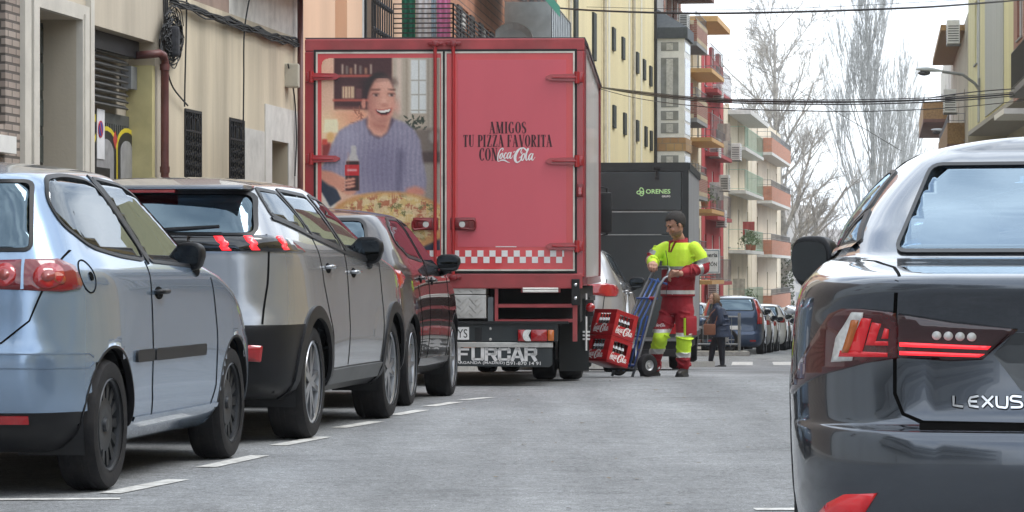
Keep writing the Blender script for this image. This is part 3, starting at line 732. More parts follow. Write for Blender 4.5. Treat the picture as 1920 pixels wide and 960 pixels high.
REDBRICK = brick_mat('red brick', (.30, .105, .07), (.24, .08, .055), (.34, .27, .22))
ORBRICK = brick_mat('orange brick', (.55, .20, .11), (.46, .16, .09), (.40, .32, .26))
ACWH = mat('air conditioner white', (.62, .62, .60), .5, var=.06, dirt=.15)
GREY = mat('grey render', (.27, .27, .265), .85, var=.1, dirt=.2)

class Bld:
    def __init__(s, name, label, D0, D1, xf, side, top, cat='building', group=None):
        """facade from D0 to D1 along x=xf(D); side +1: street lies at +x (left row), -1: right row; d is metres out from the facade"""
        s.p0 = Vector((xf(D0), D0, 0)); p1 = Vector((xf(D1), D1, 0)); s.len = (p1-s.p0).length; s.u = (p1-s.p0).normalized()
        s.n = Vector((s.u.y, -s.u.x, 0))*side; s.D0, s.D1 = D0, D1; s.top = top
        s.root = thing(name, label, cat, (s.p0.x, s.p0.y, gz(D0)), 0, group); s.o = Vector(s.root.location)
        s.m = Matrix((( s.u.x, s.n.x, 0, s.p0.x-s.o.x), (s.u.y, s.n.y, 0, s.p0.y-s.o.y), (0, 0, 1, -s.o.z), (0, 0, 0, 1)))
    def U(s, D): return (D-s.D0)/s.u.y
    def box(s, mb, u0, u1, d0, d1, z0, z1, m=None): mb.box((u0, d0, z0), (u1, d1, z1), m, s.m)
    def pt(s, u, d, z): return s.m @ Vector((u, d, z))
    def wall(s, mt, z0, openings=(), u0=0, u1=None, z1=None, depth=9.0, d=0.0, nm='wall'):
        """facade with real recesses: openings (ua, ub, za, zb, depth)"""
        u1 = s.len if u1 is None else u1; z1 = s.top if z1 is None else z1
        us = sorted(set([u0, u1]+[o[i] for o in openings for i in (0, 1) if u0 < o[i] < u1])); zs = sorted(set([z0, z1]+[o[i] for o in openings for i in (2, 3) if z0 < o[i] < z1])); mb = MB()
        for a, b in zip(us, us[1:]):
            for c, e in zip(zs, zs[1:]):
                if any(o[0] <= (a+b)/2 <= o[1] and o[2] <= (c+e)/2 <= o[3] for o in openings): continue
                mb.quad(s.pt(a, d, c), s.pt(b, d, c), s.pt(b, d, e), s.pt(a, d, e))
        for ua, ub, za, zb, q in openings:
            for c in (((ua, za), (ub, za)), ((ub, za), (ub, zb)), ((ub, zb), (ua, zb)), ((ua, zb), (ua, za))):
                mb.quad(s.pt(c[0][0], d, c[0][1]), s.pt(c[1][0], d, c[1][1]), s.pt(c[1][0], d-q, c[1][1]), s.pt(c[0][0], d-q, c[0][1]))
            mb.quad(s.pt(ua, d-q, za), s.pt(ub, d-q, za), s.pt(ub, d-q, zb), s.pt(ua, d-q, zb))
        # sides, top and back
        mb.quad(s.pt(u0, d, z0), s.pt(u0, d, z1), s.pt(u0, d-depth, z1), s.pt(u0, d-depth, z0)); mb.quad(s.pt(u1, d, z0), s.pt(u1, d, z1), s.pt(u1, d-depth, z1), s.pt(u1, d-depth, z0))
        mb.quad(s.pt(u0, d, z1), s.pt(u1, d, z1), s.pt(u1, d-depth, z1), s.pt(u0, d-depth, z1)); mb.quad(s.pt(u0, d-depth, z0), s.pt(u1, d-depth, z0), s.pt(u1, d-depth, z1), s.pt(u0, d-depth, z1))
        me = bpy.data.meshes.new(nm); me.from_pydata([tuple(v) for v in mb.v], [], mb.f); me.materials.append(mt); o = bpy.data.objects.new(nm, me); COL.objects.link(o); o.parent = s.root; return o
    def window(s, ua, ub, za, zb, depth=.14, frame=WFRAME, bars=1, shutter=0, d=0, curtain=True, sill=True):
        f = MB(); t = .06; y0, y1 = d-depth+.02, d-depth+.07
        s.box(f, ua, ua+t, y0, y1, za, zb); s.box(f, ub-t, ub, y0, y1, za, zb); s.box(f, ua+t, ub-t, y0, y1, zb-t, zb); s.box(f, ua+t, ub-t, y0, y1, za, za+t)
        for k in range(bars): c = ua+(ub-ua)*(k+1)/(bars+1); s.box(f, c-.025, c+.025, y0, y1, za+t, zb-t)
        w_ = f.build('window', frame, s.root)
        g = MB(); s.box(g, ua+t*.5, ub-t*.5, y0+.012, y0+.025, za+t*.5, zb-t*.5); g.build('pane', WGLASS, w_)
        if curtain and shutter < .9: g = MB(); s.box(g, ua+t, ua+(ub-ua)*.45, y0+.026, y0+.03, za+t, zb-t); g.build('curtain', CURTN, w_)
        if shutter: g = MB(); s.box(g, ua+t*.7, ub-t*.7, y1, y1+.02, zb-(zb-za)*shutter, zb); g.build('blind', mat('rolling blind', (.52,.50,.46), .6, var=.08), w_)
        if sill: g = MB(); s.box(g, ua-.05, ub+.05, d-depth+.02, d+.05, za-.05, za-.002); g.build('sill', GREY, w_)
    def rail(s, u0, u1, d1, z0, h, m=DFRAME, step=.12, horiz=False, nm='railing', d0=0.0, t=.012, parent=None):
        mb = MB(); P3 = [(u0, d0), (u0, d1), (u1, d1), (u1, d0)]
        for (a, b) in zip(P3, P3[1:]):
            for zz in ([z0+h, z0+.08] if not horiz else list(np.arange(z0+.08, z0+h+.01, horiz))): mb.tube([s.pt(a[0], a[1], zz), s.pt(b[0], b[1], zz)], t*1.2, 4)
            l = math.hypot(b[0]-a[0], b[1]-a[1]); n = max(1, int(l/(step if not horiz else 1.0)))
            for k in range(n+1): q = k/n; mb.tube([s.pt(a[0]+(b[0]-a[0])*q, a[1]+(b[1]-a[1])*q, z0), s.pt(a[0]+(b[0]-a[0])*q, a[1]+(b[1]-a[1])*q, z0+h)], t if not horiz else t*1.6, 4)
        return mb.build(nm, m, parent or s.root)
    def balcony(s, u0, u1, d1, z0, m=None, kind='rail', parapet=None, h=1.0, rm=DFRAME, slab=.16, sm=None):
        b = MB(); s.box(b, u0, u1, 0, d1, z0-slab, z0); o = b.build('balcony', sm or GREY, s.root)
        if kind == 'rail': s.rail(u0+.04, u1-.04, d1-.05, z0, h, rm, parent=o, step=.12 if s.D0 < 100 else .42)
        elif kind == 'glass':
            q = MB(); s.box(q, u0+.02, u1-.02, d1-.04, d1-.02, z0+.05, z0+h); s.box(q, u0+.02, u0+.04, 0, d1-.04, z0+.05, z0+h); q.build('glass_panel', mat('frosted balcony glass', (.42,.46,.46), .2, var=.1), o); s.rail(u0+.03, u1-.03, d1-.01, z0, h+.02, STEELG, step=.5, parent=o)
        else:
            q = MB(); pm_ = parapet or REDBRICK; t = .12
            s.box(q, u0, u1, d1-t, d1, z0, z0+h*.8); s.box(q, u0, u0+t, 0, d1-t, z0, z0+h*.8); s.box(q, u1-t, u1, 0, d1-t, z0, z0+h*.8); q.build('parapet', pm_, o)
            if kind == 'chequer':
                for zz in (z0-.02, z0+h*.8-.16):
                    q = MB(); n = int(d1/.28)
                    for k in range(n): s.box(q, u0-.012, u0+.01, k*.28+.05, k*.28+.19, zz, zz+.16)
                    n = int((u1-u0)/.28)
                    for k in range(n): s.box(q, u0+k*.28+.05, u0+k*.28+.19, d1-.01, d1+.012, zz, zz+.16)
                    q.build('chequer_band', plaster('cream tiles', (.62, .52, .36)), o)
            s.rail(u0+.05, u1-.05, d1-.05, z0+h*.8, h*.35, STEELG, step=.4, parent=o)
        return o
ACN = [0]
def air_conditioner(b, u, d, z, label, sc_=1.0):
    root = thing('air_conditioner', label, 'air conditioner', b.m @ Vector((u, d, z))+b.o, 0, 'air conditioners on the facades')
    m0 = b.m.copy(); base = b.m @ Vector((u, d, z)); m0.translation = (0, 0, 0)
    q = MB(); w_, h_, t_ = .85*sc_, .62*sc_, .34*sc_
    q.bbox((-w_/2, .05, 0), (w_/2, .05+t_, h_), .02, mtx=m0); q.build('casing', ACWH, root)
    q = MB()   # grille discs on the street side and on the near end
    for k in range(7): q.box((-w_/2-.008, .09, .08+k*.065*sc_), (-w_/2+.0, t_, .11+k*.065*sc_), mtx=m0); q.box((-w_*.35, .05+t_, .08+k*.065*sc_), (w_*.2, .058+t_, .11+k*.065*sc_), mtx=m0)
    q.build('grille', DFRAME, root)
    q = MB(); q.box((-w_*.35, .0, -.04), (-w_*.3, .05+t_, 0), mtx=m0); q.box((w_*.3, .0, -.04), (w_*.35, .05+t_, 0), mtx=m0); q.build('bracket', STEELG, root)

XA = lambda D: -7.629+.1378*D
XB = lambda D: -5.723+.0863*D
XC = lambda D: -8.87+.1256*D
XG = lambda D: 5.2+(D-112)*.142
# --- building with brick pier, stone doorway and garage
STONE = plaster('beige stone cladding', (.50, .44, .35), dirt=.28, var=.10, scale=2.5)
PALE = mat('pale stone frame', (.57, .54, .48), .7, var=.08, scale=5, dirt=.18)
A = Bld('stone_front_building', 'low building with grey brick pier, stone doorway and graffitied garage, behind the two nearest cars', 12, 30.55, XA, 1, 9.0)
u = A.U
A.wall(brick_mat('grey brown brick', (.28, .225, .19), (.34, .285, .245), (.10, .085, .075)), 0, [(u(23.2), u(25.22), 2.22, 4.8, .18)], u1=u(25.62))
A.wall(STONE, 0, [(u(25.99), u(27.30), 0, 3.25, .34), (u(27.80), u(30.04), 0, 3.25, .26)], u0=u(25.62))
g = MB()
for k in range(11): q = u(23.25)+k*.19; A.box(g, q, q+.13, -.16, -.10, 2.25, 4.8)
g.build('shutter', mat('dark wooden shutter', (.035, .03, .03), .5, var=.3), A.root)
g = MB(); A.box(g, u(24.2), u(25.2), .0, .10, 1.98, 2.12); g.build('sill_box', WFRAME, A.root)
g = MB(); A.box(g, u(25.62), u(25.80), .0, .045, 0, 9); g.build('pilaster', PALE, A.root)
g = MB(); A.box(g, u(25.83), u(25.99), .0, .06, 0, 3.38); A.box(g, u(27.30), u(27.52), .0, .06, 0, 3.38); A.box(g, u(25.99), u(27.30), .0, .06, 3.25, 3.38); A.box(g, u(27.33), u(27.36), .06, .075, 0, 3.3); g.build('door_surround', PALE, A.root)
g = MB(); A.box(g, u(27.60), u(27.72), .0, .05, 0, 9); g.build('pilaster', PALE, A.root)
# entrance door: dark metal with glazed squares
g = MB(); A.box(g, u(26.02), u(27.28), -.335, -.30, .02, 3.22); dr = g.build('door', mat('black green metal door', (.008, .014, .014), .35, var=.2), A.root)
g = MB()
for zz in (1.98, 2.30, 2.62, 2.94):
    for k in range(3): q = u(26.02)+.06+k*.42; A.box(g, q, q+.34, -.30, -.285, zz, zz+.24)
g.build('door_panes', mat('dark bottle glass', (.02, .035, .035), .08), dr)
g = MB(); A.box(g, u(26.02), u(27.28), -.30, -.27, 1.86, 1.92); g.build('door_rail', STEELG, dr)
g = MB(); A.box(g, u(27.26), u(27.29), -.33, .0, 1.80, 1.806); A.box(g, u(27.0), u(27.29), -.33, .0, 0, .01); g.build('stone_joint', SEAM, A.root)
# garage: dark header, louvres, ribbed door
g = MB(); A.box(g, u(29.92), u(30.035), -.255, .004, 0, 3.02); g.build('yellow_reveal', mat('yellow painted reveal', (.50, .44, .22), .8, dirt=.2, var=.1), A.root)
gd = MB(); A.box(gd, u(27.82), u(29.90), -.255, -.22, 0, 2.52)
for k in range(26): q = u(27.84)+k*.079; A.box(gd, q, q+.035, -.22, -.205, 0, 2.42)
gdo = gd.build('garage_door', mat('grey metal door', (.09, .094, .09), .55, metal=.2, var=.15, dirt=.2), A.root)
g = MB()
for k in range(9):
    z = 2.60+k*.062; g.add([A.pt(u(27.82), -.20, z), A.pt(u(29.6), -.20, z), A.pt(u(29.6), -.15, z-.036), A.pt(u(27.82), -.15, z-.036), A.pt(u(27.82), -.19, z+.012), A.pt(u(29.6), -.19, z+.012), A.pt(u(29.6), -.14, z-.022), A.pt(u(27.82), -.14, z-.022)], [(0,1,2,3),(4,5,6,7),(0,1,5,4),(2,3,7,6),(0,3,7,4),(1,2,6,5)])
g.build('louvres', mat('grey metal louvre', (.085, .083, .08), .5, metal=.2, var=.15, dirt=.2), A.root)
g = MB(); A.box(g, u(29.68), u(29.9), -.24, -.14, 2.78, 3.0); g.build('motor_box', STEELG, A.root)
g = MB(); A.box(g, u(27.82), u(29.9), -.25, -.12, 3.08, 3.245); g.build('header', DFRAME, A.root)
def gp(px, py, dd=-.2):
    D = (7.629-dd*1.01)/(.1378+(960-px)/F); return A.U(D), HC+(HY-py)/F*D
def decal(pts, m, dd, nm, par): 
    g = MB(); n = len(pts); q = [gp(*p, dd) for p in pts]; g.add([A.pt(a, dd, z) for a, z in q]+[A.pt(a, dd-.006, z) for a, z in q], [tuple(range(n)), tuple(range(n, 2*n))]+[(i, (i+1) % n, n+(i+1) % n, n+i) for i in range(n)]); return g.build(nm, m, par)
def arch(cx, w_, top, bot, k=9): return [(cx-w_/2, bot)]+[(cx-w_/2*math.cos(math.pi*i/k), top+(1-math.sin(math.pi*i/k))*w_*.9) for i in range(k+1)]+[(cx+w_/2, bot)]
YEL = mat('yellow spray paint', (.62, .50, .03), .5, var=.1); BLKS = mat('black spray paint', (.015, .015, .015), .5); SILS = mat('silver spray paint', (.30, .30, .31), .4, var=.2, scale=9, dirt=.2); REDS = mat('red spray paint', (.45, .05, .04), .5)
decal([(172, 212), (178, 214), (178, 228), (172, 226)], YEL, -.198, 'graffiti', gdo)
for cx, w_, tp in ((196, 46, 236), (236, 36, 240)):
    decal(arch(cx, w_, tp, 360), YEL, -.200, 'graffiti', gdo); decal(arch(cx, w_-4, tp+8, 360), BLKS, -.197, 'graffiti', gdo); decal(arch(cx, w_-14, tp+24, 360), SILS, -.194, 'graffiti', gdo)
decal([(211, 262), (215, 246), (219, 262), (215, 280)], REDS, -.195, 'graffiti', gdo)
decal([(176, 312), (205, 316), (205, 345), (176, 345)], BLKS, -.192, 'dark_hole_patch', gdo)  # flat black patch stands for the dark hole in the door
sg_ = thing('no_parking_sign', 'white no-parking plate with a blue and red disc fixed to the graffitied garage door', 'sign', A.o, 0)
decal([(181, 203), (195, 206), (195, 299), (181, 297)], mat('sign white', (.72, .72, .74), .4), -.186, 'plate', sg_)
def ovl(cx, cy, rx, ry): return [(cx+rx*math.cos(t), cy+ry*math.sin(t)) for t in np.linspace(0, 2*math.pi, 20, endpoint=False)]
decal(ovl(188, 242, 4.6, 16), mat('sign red', (.5, .04, .05), .4), -.180, 'red_ring', sg_); decal(ovl(188, 242, 3.6, 13), mat('sign blue', (.03, .06, .30), .4), -.177, 'blue_disc', sg_); decal([(185.2, 231), (186.4, 229.5), (190.8, 253), (189.8, 255)], mat('sign red', (.5, .04, .05)), -.174, 'slash', sg_)
def near_pt(px, py, dd=0.0): D = (7.629-dd*1.01)/(.1378+(960-px)/F); return P(px, py, D)
BRPIPE = mat('brown red pipe', (.12, .038, .034), .5, var=.2, dirt=.2)
def pipe(name, label, pts, r, m=BRPIPE, cat='drainpipe', clips=()):
    t = thing(name, label, cat, pts[-1]); q = MB(); q.tube([Vector(p)-Vector(pts[-1]) for p in pts], r, 12); q.build('pipe', m, t, smooth=True)
    for c in clips: q = MB(); v = Vector(c)-Vector(pts[-1]); q.cyl(v-Vector((0, 0, .03)), v+Vector((0, 0, .03)), r*1.22, 12); q.build('clip', m, t, auto=40)
    return t
pp = [near_pt(252, 104, -.15), near_pt(283, 102, .02), near_pt(298, 100, .09), near_pt(306, 104, .09), near_pt(309, 116, .09), near_pt(309, 200, .09), near_pt(309, 330, .09), near_pt(309, 730, .09)]
pipe('drainpipe', 'brown red drainpipe bending out over the garage opening', pp, .040, clips=[near_pt(309, 126, .09), near_pt(309, 318, .09)])
pipe('drainpipe', 'slim brown red drainpipe running down beside the left rear corner of the red lorry', [near_pt(563, -60, .08), near_pt(563, 800, .08)], .035)
# --- plaster building with barred windows
A2 = Bld('plaster_building', 'stained cream plaster building with two barred windows and cable bundles, beside the red lorry', 30.56, 36.95, XA, 1, 9.0)
u = A2.U
A2.wall(plaster('stained cream plaster', (.58, .50, .37), dirt=.50, var=.18, scale=1.6), 0, [(u(31.22), u(31.92), 1.7, 2.67, .12), (u(33.2), u(33.86), 1.7, 2.68, .12), (u(35.3), u(36.2), 1.5, 2.52, .35)], z1=3.80)
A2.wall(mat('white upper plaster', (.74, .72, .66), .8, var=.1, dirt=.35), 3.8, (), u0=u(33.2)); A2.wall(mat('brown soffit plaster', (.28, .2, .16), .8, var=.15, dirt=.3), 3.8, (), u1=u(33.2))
g = MB(); A2.box(g, u(33.2), u(36.9), 0, .5, 4.30, 4.42); g.build('ledge', mat('brown ledge', (.14, .08, .06), .7), A2.root)
g = MB(); A2.box(g, u(34.95), u(35.3), .0, .012, 0, 2.92); A2.box(g, u(35.3), u(36.2), .0, .012, 2.52, 2.92); A2.box(g, u(36.2), u(36.85), .0, .012, 0, 2.92); A2.box(g, u(33.9), u(34.93), .0, .008, 0, 2.6); g.build('pale_render', mat('pale patched render', (.60, .58, .54), .8, var=.08, dirt=.3), A2.root)
g = MB(); A2.box(g, u(30.6), u(33.9), .0, .03, 0, 1.78); g.build('plinth', mat('pale plinth', (.62, .57, .48), .8, var=.1, dirt=.3), A2.root)
for k, ua in enumerate((31.22, 33.2)):
    ub = ua+.68; g = MB(); a, b_ = u(ua), u(ub); A2.box(g, a, b_, .0, .02, 2.64, 2.67); A2.box(g, a, b_, .0, .02, 1.72, 1.75); A2.box(g, a, b_, .0, .02, 2.44, 2.46)
    for q in np.linspace(a, b_, 8): g.tube([A2.pt(q, .01, 1.72), A2.pt(q, .01, 2.66)], .010, 5)
    for q in np.linspace(a+.04, b_-.04, 9): 
        for zz in np.arange(1.8, 2.4, .1): g.tube([A2.pt(q-.04, .012, zz), A2.pt(q+.04, .012, zz+.05), A2.pt(q-.04, .012, zz+.1)], .006, 4)
    for q in np.linspace(a+.08, b_-.08, 4): g.tube([A2.pt(q-.07, .01, 2.46)]+[A2.pt(q-.07*math.cos(t), .01, 2.52+.08*math.sin(t)) for t in np.linspace(0, math.pi, 6)]+[A2.pt(q+.07, .01, 2.46)], .007, 4)
    gr = g.build('window_grille', DFRAME, A2.root); g = MB(); A2.box(g, a, b_, -.11, -.10, 1.7, 2.67); g.build('pane', WGLASS, gr)
g = MB(); A2.box(g, u(35.32), u(36.18), -.34, -.30, 1.52, 2.5); g.build('vent_back', mat('grey vent', (.2, .21, .2), .7, var=.2), A2.root)
mb_ = MB(); b0 = near_pt(545, 142, .05); mb_.bbox((-.10, -.10, -.14), (.10, .10, .14), .02); o = mb_.build('junction_box', mat('cream box', (.5, .47, .38), .6, dirt=.2), None, loc=b0); tag(o, 'cream electrical junction box on the wall just left of the red lorry', 'junction box')
# cable bundle along the wall and a tangle of coils
CABLE = mat('black cable', (.012, .012, .013), .6, var=.3)
random.seed(11)
wc = thing('wall_cable', 'sagging bundle of black cables clipped along the stained cream wall', 'cable', near_pt(440, 40, .06))
for k in range(8):
    q = MB(); pts = []
    for i in range(23): px = 318+(564-318)*i/22; py = -4+(80+4)*(i/22)**.92+3.0*math.sin(i*1.1+k*2)+random.uniform(-3, 3)+k*1.2; pts.append(near_pt(px, py, .05+.012*(k % 3))-wc.location)
    q.tube(pts, .009+.006*(k % 3 == 0), 5); q.build('cable', CABLE, wc)
ct = thing('cable_coil', 'tangled coil of black cables hanging on the wall above the bent drainpipe', 'cable', near_pt(325, 80, .1))
for k in range(30):
    q = MB(); cx, cy, rx, ry = random.uniform(318, 332), random.uniform(45, 100), random.uniform(6, 20), random.uniform(18, 42); q.tube([near_pt(cx+rx*math.cos(t)+random.uniform(-1.5, 1.5), cy+ry*math.sin(t), .06+.05*random.random())-ct.location for t in np.linspace(0, 2*math.pi, 18)], .006, 4); q.build('loop', CABLE, ct)
for k in range(3): q = MB(); q.tube([near_pt(306+k*4, -20, .05)-ct.location, near_pt(308+k*3, 40, .06)-ct.location, near_pt(310+k*2, 100, .05)-ct.location], .010, 5); q.build('cable', CABLE, ct)
q = MB(); q.bbox((-.05, -.05, -.14), (.06, .06, .16), .03); q.build('splice_box', mat('dark splice box', (.03, .03, .035), .6, var=.5, scale=30), ct)
for (pts, lb) in (([(350, -10), (349, 60), (347, 140), (346, 200)], 'thin black cable hanging straight down to the first barred window'), ([(468, -5), (458, 60), (457, 150), (456, 240)], 'thin black cable dropping to the second barred window'), ([(313, 130), (325, 165), (352, 198)], 'loose cable end slanting from the coil towards the first barred window'), ([(540, 120), (552, 180), (556, 260), (553, 330)], 'cable looping below the junction box beside the lorry')):
    q = MB(); pw = [near_pt(x, y, .05) for x, y in pts]; q.tube([p-pw[0] for p in [Vector(v) for v in catmull([tuple(p) for p in pw], 5)]], .009, 5); o = q.build('hanging_cable', CABLE, None, loc=pw[0]); tag(o, lb, 'cable')

# --- peach building with balcony of laundry, brick building with awning
B1 = Bld('peach_building', 'peach plaster building with a black railed balcony of laundry, above the red lorry', 37.05, 53.4, XB, 1, 12.5)
u = B1.U; PEACH = plaster('peach plaster', (.70, .46, .31), dirt=.15)
ops = [(u(39.8), u(40.9), 1.0, 6.2, .35), (u(42.4), u(44.3), 3.6, 6.0, .16), (u(47.5), u(48.9), 4.0, 6.2, .16), (u(50.3), u(51.8), 4.0, 6.2, .16), (u(42.4), u(44.3), 7, 9.2, .16), (u(47.5), u(48.9), 7, 9.2, .16)]
B1.wall(PEACH, -.8, ops)
for o in ops[1:]: B1.window(*o[:4], depth=.14, frame=DFRAME if o[0] < 6 else WFRAME, shutter=.35)
g = MB()
for k in range(9):
    q = u(42.35)+k*.25; g.tube([B1.pt(q, .16, 3.6), B1.pt(q, .16, 5.4)], .013, 5)
    for zz in (4.35, 4.75, 5.1): g.ball(B1.pt(q, .16, zz), .03, sub=1, sc=(1, 1, 1.6))
for zz in (3.62, 5.4): g.tube([B1.pt(u(42.3), 0, zz), B1.pt(u(42.3), .16, zz), B1.pt(u(44.5), .16, zz), B1.pt(u(44.5), 0, zz)], .016, 5)
g.build('juliet_railing', DFRAME, B1.root)
g = MB(); B1.box(g, u(45.75), u(53.3), 0, .95, 3.72, 3.90); bal = g.build('balcony', GREY, B1.root)
B1.rail(u(45.8), u(53.2), .90, 3.9, 1.08, DFRAME, horiz=.072, t=.011, parent=bal)
rails_cloth = [(.10, .30, (.02, .16, .10), 'dark green towel hanging in the black railed balcony'), (.30, .52, (.70, .70, .72), 'white sheet hanging in the black railed balcony'), (.52, .60, (.45, .55, .62), 'pale blue cloth hanging between white and pink laundry on the balcony'), (.60, .80, (.72, .25, .45), 'pink patterned sheet hanging in the black railed balcony')]
for a_, b_, c_, lb in rails_cloth:
    q = MB(); vs = []; n = 10
    for i in range(n+1):
        for j in range(6):
            d_ = a_+(b_-a_)*i/n; vs.append(B1.pt(u(45.95)+.03*math.sin(i*1.7+j*.4)+.06*j/5, d_*1.05, 5.75-j*.34))
    q.add(vs, [(i*6+j, i*6+j+1, (i+1)*6+j+1, (i+1)*6+j) for i in range(n) for j in range(5)]); o = q.build('hanging_cloth', mat('cloth '+lb[:9], c_, .85, var=.25, scale=9), None, smooth=True, loc=B1.o); tag(o, lb, 'laundry', 'laundry on the balcony')
q = MB(); q.tube([B1.pt(u(45.95), .02, 5.76), B1.pt(u(45.95), .9, 5.76)], .008, 4); o = q.build('washing_line', CABLE, None, loc=B1.o); tag(o, 'short washing line above the balcony laundry', 'washing line')
B2 = Bld('brick_house', 'orange brick building with dark shutters and green awning, above the red lorry roof', 53.5, 79.8, XB, 1, 16)
u = B2.U; ops = [(u(d), u(d+1.5), z, z+1.6, .14) for z in (4.2, 7.1, 10.0) for d in (55.5, 59.5, 63.5, 67.5, 71.5, 75.5)]
B2.wall(brick_mat('broad orange brick', (.46, .21, .12), (.40, .175, .10), (.16, .10, .08), hgt=.16), -1.0, ops)
for i, o in enumerate(ops):
    B2.window(*o[:4], frame=WFRAME if i % 2 else DFRAME, shutter=(.2, .5, .8)[i % 3], bars=1)
    g = MB(); ua = o[0]-.75
    for sh in (ua, o[1]+.02):
        g = MB()
        for k in range(10): B2.box(g, sh, sh+.7, .01, .05, o[2]+k*.16, o[2]+k*.16+.12)
        g.build('shutter', mat('dark shutter slats', (.05, .04, .04), .6, var=.2), B2.root)
B2.balcony(u(64.5), u(70.5), 1.0, 5.7, kind='glass', h=.95)
q = MB(); a0, a1 = u(58), u(64)
q.add([B2.pt(a0, 0, 7.7), B2.pt(a1, 0, 7.7), B2.pt(a1, 1.2, 6.5), B2.pt(a0, 1.2, 6.5), B2.pt(a0, 1.2, 6.28), B2.pt(a1, 1.2, 6.28), B2.pt(a0, 0, 7.66), B2.pt(a1, 0, 7.66)], [(0,1,2,3),(3,2,5,4),(0,3,4,6),(1,2,5,7),(6,4,5,7)])
o = q.build('awning', mat('green awning cloth', (.02, .20, .13), .8, var=.1), None, loc=B2.o); tag(o, 'green cloth awning above the glass fronted balcony', 'awning')
air_conditioner(B2, u(74), .02, 6.3, 'air conditioner on the orange brick wall above the red lorry roof', 1.0)
q = MB(); q.lathe([(0, 0), (.22, .02), (.34, .09), (.42, .19), (.40, .19), (.32, .08), (0, .03)], 20, mtx=Matrix.Translation((0, 0, 0)) @ Matrix.Rotation(R(65), 4, 'X')); o = q.build('satellite_dish', ACWH, None, loc=P(948, 84, 62.5)+Vector((.15, 0, 0))); tag(o, 'white satellite dish just above the red lorry roof', 'satellite dish')

# --- long yellow block
Y = Bld('yellow_building', 'long pale yellow block with slit windows and vertical pipes, behind the two lorries', 79.9, 111.8, XC, 1, 15.5)
u = Y.U; YELP = plaster('pale yellow plaster', (.76, .66, .40), dirt=.14, var=.06, scale=.6)
def dC(px): return 8.87/(.1256-(px-960)/F)
ops = []
for px, zt in ((1147, 8.55), (1165, 8.5), (1192, 8.4), (1205, 8.35), (1217, 8.3), (1148, 6.15), (1168, 6.1), (1192, 6.1), (1208, 6.05), (1218, 6.0), (1147, 3.6), (1168, 3.6), (1192, 3.6), (1208, 3.6), (1110, 8.5), (1075, 8.5), (1090, 11.2), (1147, 11.2), (1192, 11.2)):
    a = Y.U(dC(px)); ops.append((a, min(a+.80, Y.len-.1), zt-(.72 if px > 1140 else 1.4), zt, .16))
ops = sorted(set(ops)); 
Y.wall(YELP, -1.8, ops)
for o in ops:
    Y.window(*o[:4], frame=DFRAME, bars=0, shutter=.0, curtain=False, sill=False); q = MB(); Y.box(q, o[0]-.02, o[0]+.80, .0, .065, o[2]+.02, o[3]); q.build('louvred_shutter', mat('dark green shutter', (.02, .025, .022), .6, var=.3), Y.root)
for px in (1128, 1183, 1224, 1062):
    q = MB(); D = dC(px); q.cyl(Y.pt(Y.U(D), .10, -1.5), Y.pt(Y.U(D), .10, 15.4), .06, 8); 
    q.build('wall_pipe', mat('cream pipe', (.55, .50, .40), .6, dirt=.2) if px != 1224 else DFRAME, Y.root)
for px in (1140, 1178, 1201):   # paler vertical bands between the window columns
    D = dC(px); q = MB(); a = Y.U(D); Y.box(q, a, a+.55, .0, .02, 1.0, 15.4); q.build('pale_band', mat('pale band', (.74, .70, .58), .8, var=.05, dirt=.1), Y.root)
air_conditioner(Y, u(107.5), .02, 3.3, 'air conditioner on the yellow block just above the dark lorry', 1.1)

# --- glazed bay building and the flats with balconies
def xo(px, D, x=None): return (px-960)/F*D
G1 = Bld('bay_window_building', 'narrow grey building with a tall white glazed bay and slate cap', 112, 115.4, XG, 1, 12.5)
G1.wall(plaster('grey wall', (.33, .32, .31), dirt=.15), -1.9, ())
bd = 1.08; u0, u1 = .05, 2.6
g = MB(); G1.box(g, u0, u1, .0, bd, 5.85, 9.45); G1.box(g, u0, u1, .0, bd, 2.6, 5.35); bay = g.build('bay', WFRAME, G1.root)
g = MB(); G1.box(g, u0-.03, u1, .0, bd+.05, 5.36, 5.84); g.build('bay_band', brick_mat('ochre band', (.40, .26, .12), (.34, .20, .10), (.25, .2, .15), hgt=.3), G1.root)
for (za, zb) in ((9.0, 9.32), (6.95, 8.75), (6.48, 6.82), (6.0, 6.38), (4.85, 5.2), (3.3, 4.7)):
    g = MB(); G1.box(g, u0-.012, u0+.01, .22, .86, za, zb); BGL = mat('curtained pane', (.24, .25, .25), .12, var=.25, scale=3); w_ = g.build('window', BGL, bay); g = MB(); G1.box(g, u0-.018, u0-.012, .42, .66, za+.04, zb-.04); g.build('curtain', CURTN, w_)
    g = MB(); G1.box(g, u0+.15, u1-.15, bd-.01, bd+.012, za, zb); g.build('window', BGL, bay)
g = MB(); g.add([G1.pt(u0-.12, 0, 9.45), G1.pt(u0-.12, bd+.12, 9.45), G1.pt(u1+.1, bd+.12, 9.45), G1.pt(u1+.1, 0, 9.45), G1.pt(u0-.12, 0, 9.85), G1.pt(u0-.12, bd+.12, 9.85), G1.pt(u1+.1, bd+.12, 9.85), G1.pt(u1+.1, 0, 9.85), G1.pt(u0+.8, 0, 10.6), G1.pt(u1-.3, 0, 10.6)], [(0,1,2,3),(0,1,5,4),(1,2,6,5),(2,3,7,6),(4,5,8),(5,6,9,8),(6,7,9)])
g.build('bay_roof', mat('dark slate', (.05, .06, .07), .6, var=.25, scale=8), G1.root)

